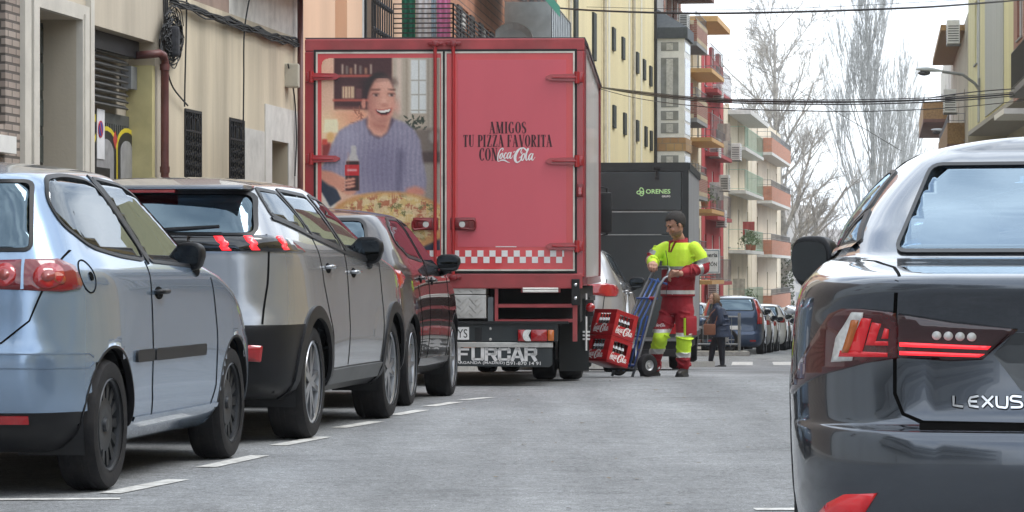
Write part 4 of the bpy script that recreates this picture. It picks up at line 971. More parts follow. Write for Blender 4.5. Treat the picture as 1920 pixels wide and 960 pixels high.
def flats(name, label, D0, D1, top, wallm, floors, bx, parapet='rail', slabm=GREY, rm=DFRAME, bd=1.0, roof=None, nwin=3, pm=None, xf=XG, side=1, z0=-3, frame=WFRAME, bspan=(.15, .85)):
    b = Bld(name, label, D0, D1, xf, side, top); ops = []
    for fz in floors:
        for k in range(nwin): a = b.len*(k+.5)/nwin-.55; ops.append((a, a+1.1, fz+.15, fz+2.1, .16))
    gz0 = gz((D0+D1)/2); ops += [(b.len*(k+.5)/2-.6, b.len*(k+.5)/2+.6, gz0+.3, gz0+2.4, .2) for k in range(2)]
    b.wall(wallm, z0, ops)
    for i, o in enumerate(ops): b.window(*o[:4], frame=frame, shutter=(0, .4, .7)[i % 3])
    for fz in floors: b.balcony(b.len*bspan[0], b.len*bspan[1], bd, fz, kind=parapet, rm=rm, sm=slabm, parapet=pm)
    if roof: q = MB(); b.box(q, b.len*bspan[0]-.2, b.len*bspan[1]+.2, -.02, bd+.25, top-.32, top-.1); q.build('roof_slab', roof, b.root)
    return b
flats('grey_flats', 'pale grey block on the near left, before the stone doorway', -48, 11.8, 12, plaster('cool grey plaster', (.52, .54, .55), dirt=.2), (3.2, 6.2, 9.0), 1, 'rail', GREY, bd=.7, nwin=10, xf=XA, side=1, z0=-.5)
CREAM = plaster('cream plaster', (.68, .60, .44), dirt=.15); OCHRE = mat('ochre slab', (.55, .33, .13), .7, var=.1, dirt=.1)
BRN = mat('brown slab', (.16, .085, .065), .7, var=.15)
f1 = flats('brick_flats', 'brick flats whose balconies have chequered cream bands, next to the white glazed bay', 115.6, 123.0, 11.9, REDBRICK, (1.0, 3.9, 6.8, 9.7), 1, 'chequer', GREY, bd=1.15, roof=BRN)
f2 = flats('cream_flats', 'cream flats with ochre balcony slabs and dark railings, between the brick and red ones', 123.2, 133.0, 11.4, CREAM, (.6, 3.5, 6.4, 9.2), 1, 'rail', OCHRE, bd=1.1, roof=OCHRE, rm=STEELG)
f3 = flats('red_flats', 'narrow flats with a strong red side wall in the left row', 133.2, 146.0, 10.6, plaster('red plaster', (.42, .045, .045), dirt=.1), (.5, 3.4, 6.2, 9.0), 1, 'rail', mat('red slab', (.35, .06, .06), .7), bd=.55, rm=STEELG)
f4 = flats('white_flats', 'white flats with pale green railed balconies and pots, beyond the red wall', 146.2, 167, 8.9, plaster('white plaster', (.70, .62, .47), dirt=.22), (-.9, 2.0, 4.9, 7.0), 1, 'rail', mat('white slab', (.6, .6, .57), .7), bd=.85, roof=mat('white slab', (.6, .6, .57)), rm=mat('pale green ironwork', (.35, .52, .42), .6))
f5 = flats('brick_balcony_flats', 'last flats in the left row with solid brick balcony fronts, beside the big tree', 167.2, 196, 9.6, plaster('off white plaster', (.74, .66, .52), dirt=.15), (-1.2, 1.9, 4.9, 7.6), 1, 'parapet', mat('white slab', (.6, .6, .57), .7), bd=.85, pm=ORBRICK)
for b, uu, dd, zz, s_ in ((f1, .3, .35, 7.2, 1), (f1, 1.0, .1, 4.6, 1.2), (f1, .6, .5, 10.1, 1), (f2, 8.5, .9, 4.4, 1.1), (f3, 3.0, .1, 6.0, 1.3), (f3, 7.0, .1, 3.0, 1.2), (f4, 2.0, .2, 6.3, 1.3), (f2, 1.2, .2, 7.3, 1), (f3, 5.0, .1, 8.6, 1.2), (f3, 2.0, .1, -.2, 1.2)):
    ACN[0] += 1
    nm = {id(f1): 'brick flats with chequered balconies', id(f2): 'cream flats with ochre slabs', id(f3): 'red walled flats', id(f4): 'white flats with green railings'}[id(b)]
    fl = 'top' if zz > 7.5 else ('upper' if zz > 5.6 else ('middle' if zz > 3.5 else 'low'))
    air_conditioner(b, uu, dd, zz, f'white air conditioner at {fl} level on the {nm}'+(', lowest of all' if zz < 0 else ''), s_)
random.seed(33)
for b, fz_, nm in ((f1, (3.9, 6.8), 'brick flats'), (f2, (3.5, 6.4), 'cream flats'), (f3, (3.4, 6.2), 'red walled flats'), (f4, (-.9, 2.0), 'white flats')):
    for j, fz in enumerate(fz_):
        c_, cn = (((.62, .62, .60), 'white'), ((.10, .16, .32), 'blue'), ((.45, .10, .09), 'dark red'), ((.50, .46, .38), 'beige'))[(j*3+len(nm)) % 4]
        q = MB(); vs = []; u0 = b.len*(.2+.35*j)
        for i in range(9):
            for k in range(5): vs.append(b.pt(u0+.03*math.sin(i*1.9), .15+i*.075, fz+1.5-k*.2))
        q.add(vs, [(i*5+k, i*5+k+1, (i+1)*5+k+1, (i+1)*5+k) for i in range(8) for k in range(4)]); o = q.build('hanging_cloth', mat('cloth '+cn, c_, .85, var=.2), None, smooth=True, loc=b.o); tag(o, f'{cn} washing hanging in the {("lower", "higher")[j]} balcony of the {nm}', 'laundry', 'washing on the far balconies')
LEAFG = mat('potted foliage', (.06, .10, .03), .7, var=.5, scale=30)
def pot_plant(b, uu, dd, zz, label, r=.4):
    rt = thing('potted_plant', label, 'plant', b.m @ Vector((uu, dd, zz))+b.o, 0, 'pot plants on the balconies'); q = MB(); q.lathe([(0, 0), (.13, 0), (.17, .28), (.15, .28), (0, .25)], 12); q.build('pot', mat('terracotta pot', (.35, .14, .08), .8), rt)
    q = MB()
    for k in range(160):
        a, e, rr = random.uniform(0, 6.28), random.uniform(-.3, 1.5), r*random.uniform(.4, 1.1); c = Vector((rr*math.cos(a)*math.cos(e), rr*math.sin(a)*math.cos(e), .35+rr*math.sin(e)*1.2)); d1 = Vector((random.uniform(-1, 1), random.uniform(-1, 1), random.uniform(-1, 1))).normalized()*.08; d2 = d1.orthogonal().normalized()*.035; q.add([c-d1, c+d2, c+d1, c-d2], [(0, 1, 2, 3)])
    q.build('leaves', LEAFG, rt)
pot_plant(f2, 1.7, .8, 3.55, 'bushy green plant on the ochre balcony of the cream flats', .55); pot_plant(f4, 4.0, .9, 2.0, 'green plant in the middle balcony of the white flats', .5); pot_plant(f4, 7.0, .95, 2.0, 'second green plant, further along the middle balcony of the white flats', .45); pot_plant(f4, 4.5, .9, -.9, 'green plant in the lowest balcony of the white flats', .5); pot_plant(f1, 1.4, .95, 1.0, 'dark plant on the low chequered brick balcony', .45)
# projecting shop sign
q = thing('shop_sign', 'white projecting shop board with blue border and dark lettering, behind the delivery man', 'sign', P(1329, 490, 108))
b = MB(); s_ = F/108; b.bbox((-.62, 0, -.43), (.40, .08, .43), .02); b.build('board', mat('sign white', (.72, .72, .74), .4), q)
b = MB()
for (a, c) in (((-.58, -.39), (.36, -.37)), ((-.58, .37), (.36, .39)), ((-.58, -.37), (-.56, .37)), ((.34, -.37), (.36, .37))): b.box((a[0], -.006, a[1]), (c[0], 0, c[1]))
b.build('border', mat('sign blue grey', (.12, .20, .30), .4), q)
b = MB(); b.add(*text_mesh('Peluqueria', .20, face_mtx((-.54, -.008, .10), (1,0,0), (0,0,1)), width=.84, bold=.02)); b.add(*text_mesh('NUTRICIÓN', .17, face_mtx((-.50, -.008, -.17), (1,0,0), (0,0,1)), width=.78, bold=.02)); b.build('lettering', BLKS, q)
b = MB(); b.tube([(-.9, .04, -.5), (.38, .04, -.5)], .02, 6); b.tube([(-.3, .04, -.5), (-.3, .04, -.43)], .015, 6); b.build('bracket', STEELG, q)

# --- right-hand row
XR = lambda D: 5.5+.1024*D if D < 85 else 14.2+(D-85)*.0889 if D < 112 else 16.6+(D-112)*.1208
def xr_lin(Da, Db): return lambda D: XR(Da)+(XR(Db)-XR(Da))*(D-Da)/(Db-Da)
flats('cream_flats', 'cream block with railed balconies opposite the parked cars, on the near right', -48, 38, 6.9, plaster('warm cream plaster', (.70, .56, .30), dirt=.12), (3.4,), 1, 'rail', GREY, bd=.5, nwin=12, xf=xr_lin(-48, 38), side=-1, z0=-.5, bspan=(.05, .95))
flats('grey_flats', 'cool grey block on the right of the street before the yellow and grey one', 38.2, 84.5, 8.5, plaster('cool grey plaster', (.52, .54, .55)), (2.8, 5.7), 1, 'rail', GREY, bd=.7, nwin=7, xf=xr_lin(38.2, 84.5), side=-1, z0=-2, bspan=(.05, .92))
R1 = Bld('yellow_grey_building', 'yellow and grey banded block with overhanging upper floors at the right edge', 84.6, 111.8, xr_lin(84.6, 111.8), -1, 17)
u = R1.U
R1.wall(REDBRICK, 5.9, [(u(86.2), u(88.2), 7.6, 9.0, .14)], u1=u(89.6), depth=.5); R1.wall(plaster('yellow render', (.60, .56, .33)), 5.95, (), u0=.02, u1=u(89.55), d=-.52, depth=8.4, z1=16.9); R1.window(u(86.2), u(88.2), 7.6, 9.0)
R1.wall(plaster('yellow render', (.60, .56, .33), dirt=.12, var=.05), 6.05, [(u(106.5), u(108.0), 8.2, 10.4, .14)], u0=u(89.6)); R1.window(u(106.5), u(108.0), 8.2, 10.4)
g = MB(); R1.box(g, u(93.5), u(102.0), .0, .03, 6.1, 17); R1.box(g, u(105.0), u(106.0), .0, .03, 6.1, 17); g.build('grey_band', plaster('grey band render', (.37, .38, .37), dirt=.08), R1.root)
g = MB(); R1.box(g, u(88.5), R1.len, -1.6, -.002, 5.90, 6.05); g.build('overhang_soffit', mat('soffit concrete', (.35, .33, .30), .8, var=.1, dirt=.2), R1.root)
R1.wall(plaster('grey stone ground floor', (.40, .38, .33), dirt=.2), -3, [(u(98), u(100), -1.4, 2, .2), (u(104), u(106), -1.4, 4.5, .2)], z1=5.9, d=-1.4)
g = MB(); R1.box(g, u(85), u(89), -.4, .6, 5.35, 5.5); g.build('awning_box', WFRAME, R1.root)
r2 = flats('balcony_flats', 'dark flats with ochre timber balconies on the right, behind the arm of the street lamp', 112.2, 140, 10.4, plaster('dark cream plaster', (.42, .38, .30), dirt=.25), (2.6, 5.8), 1, 'parapet', BRN, bd=.65, pm=mat('ochre timber boards', (.28, .17, .07), .7, var=.25, scale=14), xf=xr_lin(112.2, 140), side=-1, z0=-4, nwin=3, roof=mat('ochre timber boards', (.28, .17, .07)))
r3 = flats('white_flats', 'pale flats further down on the right with ochre balcony boxes', 140.2, 165, 11.5, plaster('pale plaster', (.6, .58, .52), dirt=.2), (2.2, 5.2, 8.1), 1, 'parapet', BRN, bd=1.2, pm=mat('ochre timber boards', (.28, .17, .07)), xf=xr_lin(140.2, 165), side=-1, z0=-4, nwin=3)
flats('red_house', 'small red brick house at the far end of the right row', 166, 182, 8.2, REDBRICK, (2.0, 5.0), 1, 'rail', GREY, xf=lambda D: 24.0+(D-166)*.16, side=-1, z0=-5, nwin=2)
air_conditioner(r2, 3, .3, 6.9, 'white air conditioner on the dark flats below the lamp arm', 1.4); air_conditioner(r2, 2, .2, 9.4, 'white air conditioner high on the dark flats at the right', 1.4)
# wall lamps
def street_lamp(wx, D, py, arm, label, sc_=1.0):
    p = P(wx, py, D); rt = thing('street_lamp', label, 'street lamp', p, 0); q = MB(); q.tube([(0, 0, -.1), (-.15, 0, .12), (-arm*.45, 0, .42), (-arm, 0, .52)], .05*sc_, 8); q.box((-.03, -.06, -.6), (.03, .06, .3)); q.build('arm', STEELG, rt, smooth=False)
    q = MB(); m_ = Matrix.Translation((-arm, 0, .52)) @ Matrix.Rotation(R(4), 4, 'Y')
    bm = bmesh.new(); bmesh.ops.create_uvsphere(bm, u_segments=20, v_segments=12, radius=1)
    for v in bm.verts: x = v.co.x; k = .55+.45*min(1, max(0, (1-x)/1.2)); v.co = Vector((x*.50*sc_-.42*sc_, v.co.y*.17*k*sc_, (v.co.z*(.11 if v.co.z > 0 else .05)*k+.01)*sc_))
    q.bm(bm, mtx=m_); hd = q.build('lamp_head', mat('lamp grey', (.42, .45, .46), .5, var=.05), rt, smooth=True)
    q = MB(); q.ball((0, 0, 0), .17*sc_, sc=(1.3, .8, .55), mtx=None); o = q.build('lamp_glass', mat('dark lamp bowl', (.05, .05, .055), .15), hd, smooth=True); o.location = (-arm-.62*sc_, 0, .50-.03)
    return rt
street_lamp(1836, 104.5, 163, 1.25, 'grey street lamp on a curved arm fixed to the yellow and grey block', 1.0)
street_lamp(1812, 140, 268, .75, 'lower grey street lamp half hidden behind the saloon roof', .95)
# iron railings by the crossing
def fence_panel(x0, x1, D, label):
    rt = thing('pedestrian_barrier', label, 'barrier', (x0, D, gz(D)+.12)); q = MB()
    for x in (0, x1-x0): q.cyl((x, 0, 0), (x, 0, 1.05), .04, 8)
    for zz in (.95, .2): q.tube([(0, 0, zz), (x1-x0, 0, zz)], .022, 6)
    q.build('frame', STEELG, rt); q = MB()
    for k in range(1, int((x1-x0)/.13)): q.tube([(k*.13, 0, .2), (k*.13, 0, .95)], .010, 4)
    q.build('bars', STEELG, rt)
fence_panel(3.4, 4.75, 83.9, 'left grey pedestrian barrier on the far kerb beside the crossing'); fence_panel(4.95, 6.2, 83.9, 'right grey pedestrian barrier on the far kerb in front of the blue people carrier')

# overhead cables
def cable(name, label, pts, r, D=None):
    pw = [P(x, y, d) for x, y, d in pts]; cs = catmull([tuple(p) for p in pw], 8); q = MB(); q.tube([Vector(c)-pw[0] for c in cs], r, 6); o = q.build(name, CABLE, None, loc=pw[0]); tag(o, label, 'cable')
cable('overhead_cable', 'uppermost thick black cable crossing the street near the top of the picture', [(1035, 14, 78), (1120, 20, 70), (1300, 25, 62), (1500, 22, 60), (1700, 15, 62), (1800, 9, 66), (1925, -1, 84)], .022)
cable('overhead_cable', 'hair-thin cable just above the uppermost thick one', [(1100, 13, 78), (1300, 17, 62), (1500, 15, 60), (1800, 0, 66)], .006)
for k, (dy, r_, lb) in enumerate(((0, .022, 'thickest black cable of the bundle crossing the street at mid height'), (3.5, .014, 'second black cable hugging the thick one at mid height'), (-3, .010, 'upper thin cable of the mid height bundle'), (14, .010, 'lowest thin cable sagging below the mid height bundle'))):
    cable('overhead_cable', lb, [(1122, 163+dy*.2, 88), (1200, 174+dy*.8, 76), (1330, 187+dy, 66), (1500, 191+dy*1.2, 60), (1650, 190+dy*1.3, 60), (1800, 184+dy*1.2, 66), (1925, 174+dy, 84)], r_)
cable('overhead_cable', 'thin cable rising to the right edge above the mid height bundle', [(1740, 184, 62), (1830, 172, 66), (1925, 165, 84)], .012)
cable('overhead_cable', 'thin cable slanting down from the red flats towards the poplars', [(1378, 105, 140), (1480, 160, 110), (1560, 205, 100), (1690, 283, 95)], .010)
# ------------------------------------------------------------------ bare trees
def bare_tree(name, label, px, D, height, spread, seed, trunk_r, kind='broad', bark=(.30, .28, .25), base_split=.18, group='bare trees at the end of the street', dens=1.0, sway=.35):
    rnd = random.Random(seed); x = (px-960)/F*D; z = gz(D)-.1; rt = thing(name, label, 'tree', (x, D, z), 0, group)
    bm_ = mat('bark '+name+str(bark[0]), bark, .9, var=.35, scale=3, dirt=.15); tr = MB(); cr = MB(); tw = MB()
    def seg(mb, pts, rs, n): mb.tube(pts, rs, n, cap=False)
    def branch(p, d, ln, r, depth, mb):
        n = 5 if depth < 2 else 4; pts, rs, dd = [p.copy()], [r], d.copy()
        up = .10 if kind == 'broad' else .34
        for i in range(n):
            dd = (dd+Vector((rnd.uniform(-1, 1), rnd.uniform(-1, 1), rnd.uniform(-.6, 1)))*(.14 if kind == 'broad' else .07)+Vector((0, 0, up*.5))).normalized()
            pts.append(pts[-1]+dd*ln/n); rs.append(r*(1-(i+1)/n*.62))
        seg(mb, pts, rs, 6 if depth < 1 else (4 if depth < 3 else 3))
        if depth >= 4 or ln < .5: return
        k = {0: 9, 1: 7, 2: 6, 3: 5}[depth]; k = max(2, int(k*dens))
        for j in range(k):
            t = rnd.uniform(.22, 1.0); i = min(n-1, int(t*n)); q = pts[i].lerp(pts[i+1], t*n-i); ax = (pts[i+1]-pts[i]).normalized()
            side = ax.orthogonal().normalized(); side.rotate(Matrix.Rotation(rnd.uniform(0, 6.283), 3, ax)); an = R(rnd.uniform(22, 52)) if kind == 'broad' else R(rnd.uniform(8, 22))
            nd = (ax*math.cos(an)+side*math.sin(an)).normalized(); l2 = ln*rnd.uniform(.42, .68)*(1-.35*t if kind == 'broad' else 1-.25*t)
            branch(q, nd, l2, max(rs[i]*.52, .0135), depth+1, cr if depth < 1 else tw)
    tp = [Vector((0, 0, 0))]; rs = [trunk_r*1.25]; n = 8; d = Vector((0, 0, 1))
    hh = height*(.80 if kind == 'broad' else .93)
    for i in range(n): d = (d+Vector((rnd.uniform(-1, 1), rnd.uniform(-1, 1), 0))*.04).normalized(); tp.append(tp[-1]+d*hh/n); rs.append(trunk_r*(1-(i+1)/n*.86))
    seg(tr, tp, rs, 10)
    m = int((22 if kind == 'broad' else 34)*dens)
    for j in range(m):
        t = base_split+(1-base_split)*(j+rnd.random())/m; i = min(n-1, int(t*n)); q = tp[i].lerp(tp[i+1], t*n-i); a = rnd.uniform(0, 6.283); an = R(rnd.uniform(30, 58) if kind == 'broad' else rnd.uniform(14, 30))
        nd = Vector((math.cos(a)*math.sin(an), math.sin(a)*math.sin(an), math.cos(an))); ln = height*spread*(1-.62*t)*rnd.uniform(.7, 1.15)
        branch(q, nd, ln, rs[i]*(.5 if kind == 'broad' else .34), 1, cr)
    tr.build('trunk', bm_, rt, smooth=True); cr.build('crown', bm_, rt); tw.build('twigs', bm_, rt)
    return rt
HAZYB = (.42, .40, .37)  # bark made paler, distance haze is mixed into the colour
bare_tree('plane_tree', 'tall bare tree with a thick ivied trunk standing at the end of the left row', 1472, 198, 25.5, .34, 3, .42, 'broad', HAZYB, .20, dens=1.25)
bare_tree('poplar_tree', 'tall pale fastigiate poplar, the largest upright tree left of the saloon roof', 1656, 222, 27, .40, 8, .34, 'poplar', (.48, .48, .46), .08, dens=1.1)
bare_tree('poplar_tree', 'slimmer upright poplar behind and to the right of the tallest one', 1706, 236, 22, .30, 9, .22, 'poplar', (.48, .48, .46), .12, dens=.8)
bare_tree('young_tree', 'smaller dark branched tree between the big tree and the poplars', 1560, 205, 10.5, .40, 14, .16, 'broad', (.27, .25, .23), .12, dens=.7)
bare_tree('young_tree', 'low spreading bare tree just right of the poplars by the saloon roof', 1745, 240, 15.0, .38, 17, .16, 'broad', (.30, .26, .24), .25, dens=.65)
bare_tree('young_tree', 'bare tree behind the thick trunked one, leaning over the far left flats', 1422, 232, 22, .34, 23, .22, 'broad', HAZYB, .3, dens=.75)
bare_tree('young_tree', 'slender bare tree further off in the gap of the street', 1530, 262, 14.5, .36, 29, .14, 'broad', (.33, .29, .27), .18, dens=.65)
# ivy on the trunk
iv = MB(); random.seed(4)
for k in range(900):
    a = random.uniform(0, 6.28); zz = random.uniform(.1, 6.5); rr = .46+random.uniform(0, .12); c = Vector((rr*math.cos(a), rr*math.sin(a), zz)); d1 = Vector((random.uniform(-1, 1), random.uniform(-1, 1), random.uniform(-1, 1))).normalized()*.11; d2 = d1.orthogonal().normalized()*.07; iv.add([c-d1, c+d2, c+d1, c-d2], [(0, 1, 2, 3)])
o = iv.build('ivy', mat('ivy leaves', (.07, .085, .045), .7, var=.4, scale=6), None, loc=((1472-960)/F*198, 198, gz(198))); tag(o, 'ivy climbing the lower trunk of the big tree', 'ivy')
# town far below the street's end, haze mixed into its paler colours
random.seed(21)
for i, (px, D, w_, h_, zt, c_) in enumerate(((1508, 620, 16, 30, -60+56, (.66, .61, .58)), (1535, 700, 24, 38, 6, (.68, .57, .54)), (1570, 820, 22, 34, 8, (.70, .62, .58)), (1600, 760, 20, 30, 4, (.55, .47, .43)), (1488, 560, 12, 26, 6, (.62, .58, .54)), (1630, 900, 30, 30, 8, (.6, .52, .5)))):
    x = (px-960)/F*D; zb = gz(D)-3; rt = thing('tower_block', ('pale stone', 'pinkish brick', 'rose coloured', 'low tan', 'narrow white', 'broad distant')[i]+' block of flats far away in the haze at the end of the street', 'building', (x, D, zb), R(-6)); top = HC+(HY-(430, 470, 480, 500, 410, 500)[i])/F*D-zb
    q = MB(); q.box((-w_/2, 0, 0), (w_/2, 14, top)); q.box((-w_/4, 2, top), (w_/4, 10, top+2.5)); q.build('wall', plaster('far block %d' % i, c_, dirt=.05), rt)
    q = MB()
    for zz in np.arange(2, top-1.5, 3.0):
        for xx in np.arange(-w_/2+1.2, w_/2-1.8, 2.6): q.box((xx, -.06, zz), (xx+1.2, .02, zz+1.4))
    wq = q.build('windows', mat('far window', (.38, .38, .40), .4), rt)
# ---- light blue three-door hatchback, nearest on the left
def seat_car():
    pm = paint('pale blue metallic paint', (.25, .345, .48), metal=.62, rough=.22)
    keys = [(.20,.16,3.74,.74,.34,.24,.35,.3),(.28,.06,3.86,.815,.34,.24,.4,.3),(.385,.015,3.92,.842,.34,.24,.45,.33),(.55,.0,3.95,.85,.34,.25,.5,.35),
            (.645,.0,3.94,.853,.34,.25,.55,.38),(.675,.010,3.92,.852,.34,.25,.6,.4),(.78,.035,3.86,.85,.33,.25,.65,.42),(.90,.05,3.62,.845,.33,.25,.6,.45),(.98,.065,3.30,.835,.32,.25,.5,.45),
            (1.03,.08,2.98,.82,.31,.24,.4,.4),(1.07,.095,2.80,.80,.30,.24,.4,.35),(1.12,.115,2.66,.775,.30,.23,.42,.32),(1.27,.17,2.38,.71,.30,.22,.42,.30),(1.42,.22,2.04,.645,.30,.2,.4,.28),(1.485,.25,1.86,.59,.30,.18,.36,.25),(1.507,.30,1.76,.545,.3,.16,.34,.23)]
    a = 8.19
    ex = lambda D: -1.85+(D-14.5)*math.tan(R(a))
    D0 = 13.87; off = .85/math.cos(R(a))
    c = Car('parked_car', 'pale blue three-door hatchback with black door mirror, parked nearest on the left', ex(D0)-off, D0, a, keys,
            [(0,.90),(.5,.985),(1.3,1),(2.6,1),(3.4,.985),(3.95,.93)], .05, (1.0, 1.45, .028), (.66, 3.10), .305, pm, group='cars parked along the left kerb', lowz=lambda x: .385 if x < .55 else .205)
    qw = smoothpoly([(.36,1.30),(.44,1.19),(.72,1.115),(1.10,1.085),(1.43,1.075),(1.28,1.24),(1.10,1.385),(.80,1.425),(.50,1.40)])
    qw = roundpoly([(.36,1.36),(.38,1.23),(.60,1.135),(1.0,1.095),(1.44,1.075),(1.29,1.25),(1.06,1.462),(.72,1.475),(.46,1.455)], .10, 5)
    dw = roundpoly([(1.51,1.072),(2.46,1.045),(2.30,1.15),(2.08,1.285),(1.86,1.38),(1.55,1.452),(1.15,1.475),(1.37,1.25)], .05)
    rw = roundpoly([(-.60,1.12),(.60,1.12),(.55,1.435),(-.55,1.435)], .035)
    fwn = roundpoly([(-.66,1.08),(.66,1.08),(.54,1.44),(-.54,1.44)], .07)
    c.windows([('sr', qw), ('sr', dw), ('sl', qw), ('sl', dw), ('r', rw), ('f', fwn)], fw=.016)
    c.strip('sr', [(1.47,1.075),(1.33,1.25),(1.11,1.465)], .06, off=.0075).build('door_pillar', PLASTIC, c.root)
    c.strip('sl', [(1.47,1.075),(1.33,1.25),(1.11,1.465)], .06, off=.0075).build('door_pillar', PLASTIC, c.root)
    c.finish_body()
    c.wheel_set('cover', .195, DARKALLOY, .70)
    # door outline
    for v in ('sr', 'sl'):
        c.gaps(v, [[(1.40,1.07),(1.36,.9),(1.36,.45),(1.40,.325)], [(2.62,.99),(2.68,.7),(2.66,.42),(2.60,.325)]])
        c.patch(v, roundpoly([(1.02,.585),(1.345,.585),(1.345,.645),(1.02,.645)], .028), off=.014).build('door_trim', PLASTIC, c.root)
        c.patch(v, roundpoly([(1.375,.585),(2.40,.585),(2.40,.645),(1.375,.645)], .028), off=.014).build('door_trim', PLASTIC, c.root)
        c.strip(v, [(1.03,.315),(1.8,.312),(2.72,.315)], .022, off=.012).build('sill_strip', CHROME if 0 else pm, c.root)
        c.handle(1.42, .92, .17, PLASTIC, sg=v)
    fc = c.strip('sr', [(.40+.08*math.cos(t), 1.0+.075*math.sin(t)) for t in np.linspace(0, 6.28, 24, endpoint=False)], .006, closed=True).build('fuel_flap', SEAM, c.root)
    c.patch('sr', [(.43+.020*math.cos(t), 1.0+.020*math.sin(t)) for t in np.linspace(0, 6.28, 14, endpoint=False)], off=.006).build('fuel_lock', SEAM, fc)
    # wrap-round tail lamps
    for sg, v in ((-1, 'sr'), (1, 'sl')):
        m = c.patch('w'+v[1], c.wl([(.08,.42,.945),(.09,.60,.938),(.12,.78,.93),(.25,.83,.945),(.27,.83,.965),(.23,.82,1.045),(.12,.78,1.078),(.09,.6,1.075),(.08,.40,1.07)]), off=.008, step=.025)
        l = m.build('tail_light', mat('deep red lamp cover', (.17,.008,.012), .10, coat=1, var=.15), c.root, smooth=True)
        for cy, cz, rr, mm in ((.68,1.0,.056,REDLAMP),(.50,1.005,.052,REDLAMP)):
            q = c.patch('r', [(sg*(cy+rr*math.cos(t)), cz+rr*math.sin(t)) for t in np.linspace(0, 6.28, 20, endpoint=False)], off=.013, step=.03); q.build('lamp_bowl', mm, l, smooth=True)
            q = c.patch('r', [(sg*(cy+rr*.45*math.cos(t)), cz+rr*.45*math.sin(t)) for t in np.linspace(0, 6.28, 12, endpoint=False)], off=.017, step=.03); q.build('bulb', mat('pinkish lamp core', (.30,.05,.045), .15, coat=1), l, smooth=True)
        c.patch(v, [(.185+.026*math.cos(t), .990+.026*math.sin(t)) for t in np.linspace(0, 6.28, 16, endpoint=False)], off=.013, step=.03).build('indicator', mat('amber under red lens', (.34,.06,.015), .15, coat=1), l, smooth=True)
        c.strip('r', [(sg*.585,.94),(sg*.575,1.072)], .012, off=.018).build('lamp_gap', pm, l)
        c.patch('r', [(sg*.62,.335),(sg*.62,.372),(sg*.30,.372),(sg*.30,.335)], off=.008).build('reflector', REDLAMP, c.root)
    s_ = c.strip('r', [(-.73,1.12),(-.69,1.0),(-.62,.80),(-.50,.70),(.50,.70),(.62,.80),(.69,1.0),(.73,1.12)], .008); s_.build('tailgate_gap', SEAM, c.root)
    c.patch('r', roundpoly([(-.26,.74),(.26,.74),(.26,.85),(-.26,.85)], .01), off=.006).build('number_plate', mat('plate white', (.7,.7,.7), .4), c.root)
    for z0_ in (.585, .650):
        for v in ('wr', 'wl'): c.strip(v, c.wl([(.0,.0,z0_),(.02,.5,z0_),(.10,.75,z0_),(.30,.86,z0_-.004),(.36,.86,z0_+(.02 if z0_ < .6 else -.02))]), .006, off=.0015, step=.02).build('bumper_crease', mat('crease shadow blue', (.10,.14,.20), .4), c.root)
    c.mirror(2.28, 1.10, .80, PLASTIC, hw=.078, hz=.074, turn=12); c.mirror(2.28, 1.10, .80, PLASTIC, sg=1, hw=.078, hz=.074, turn=12); c.arch_lips(.012)
    return c

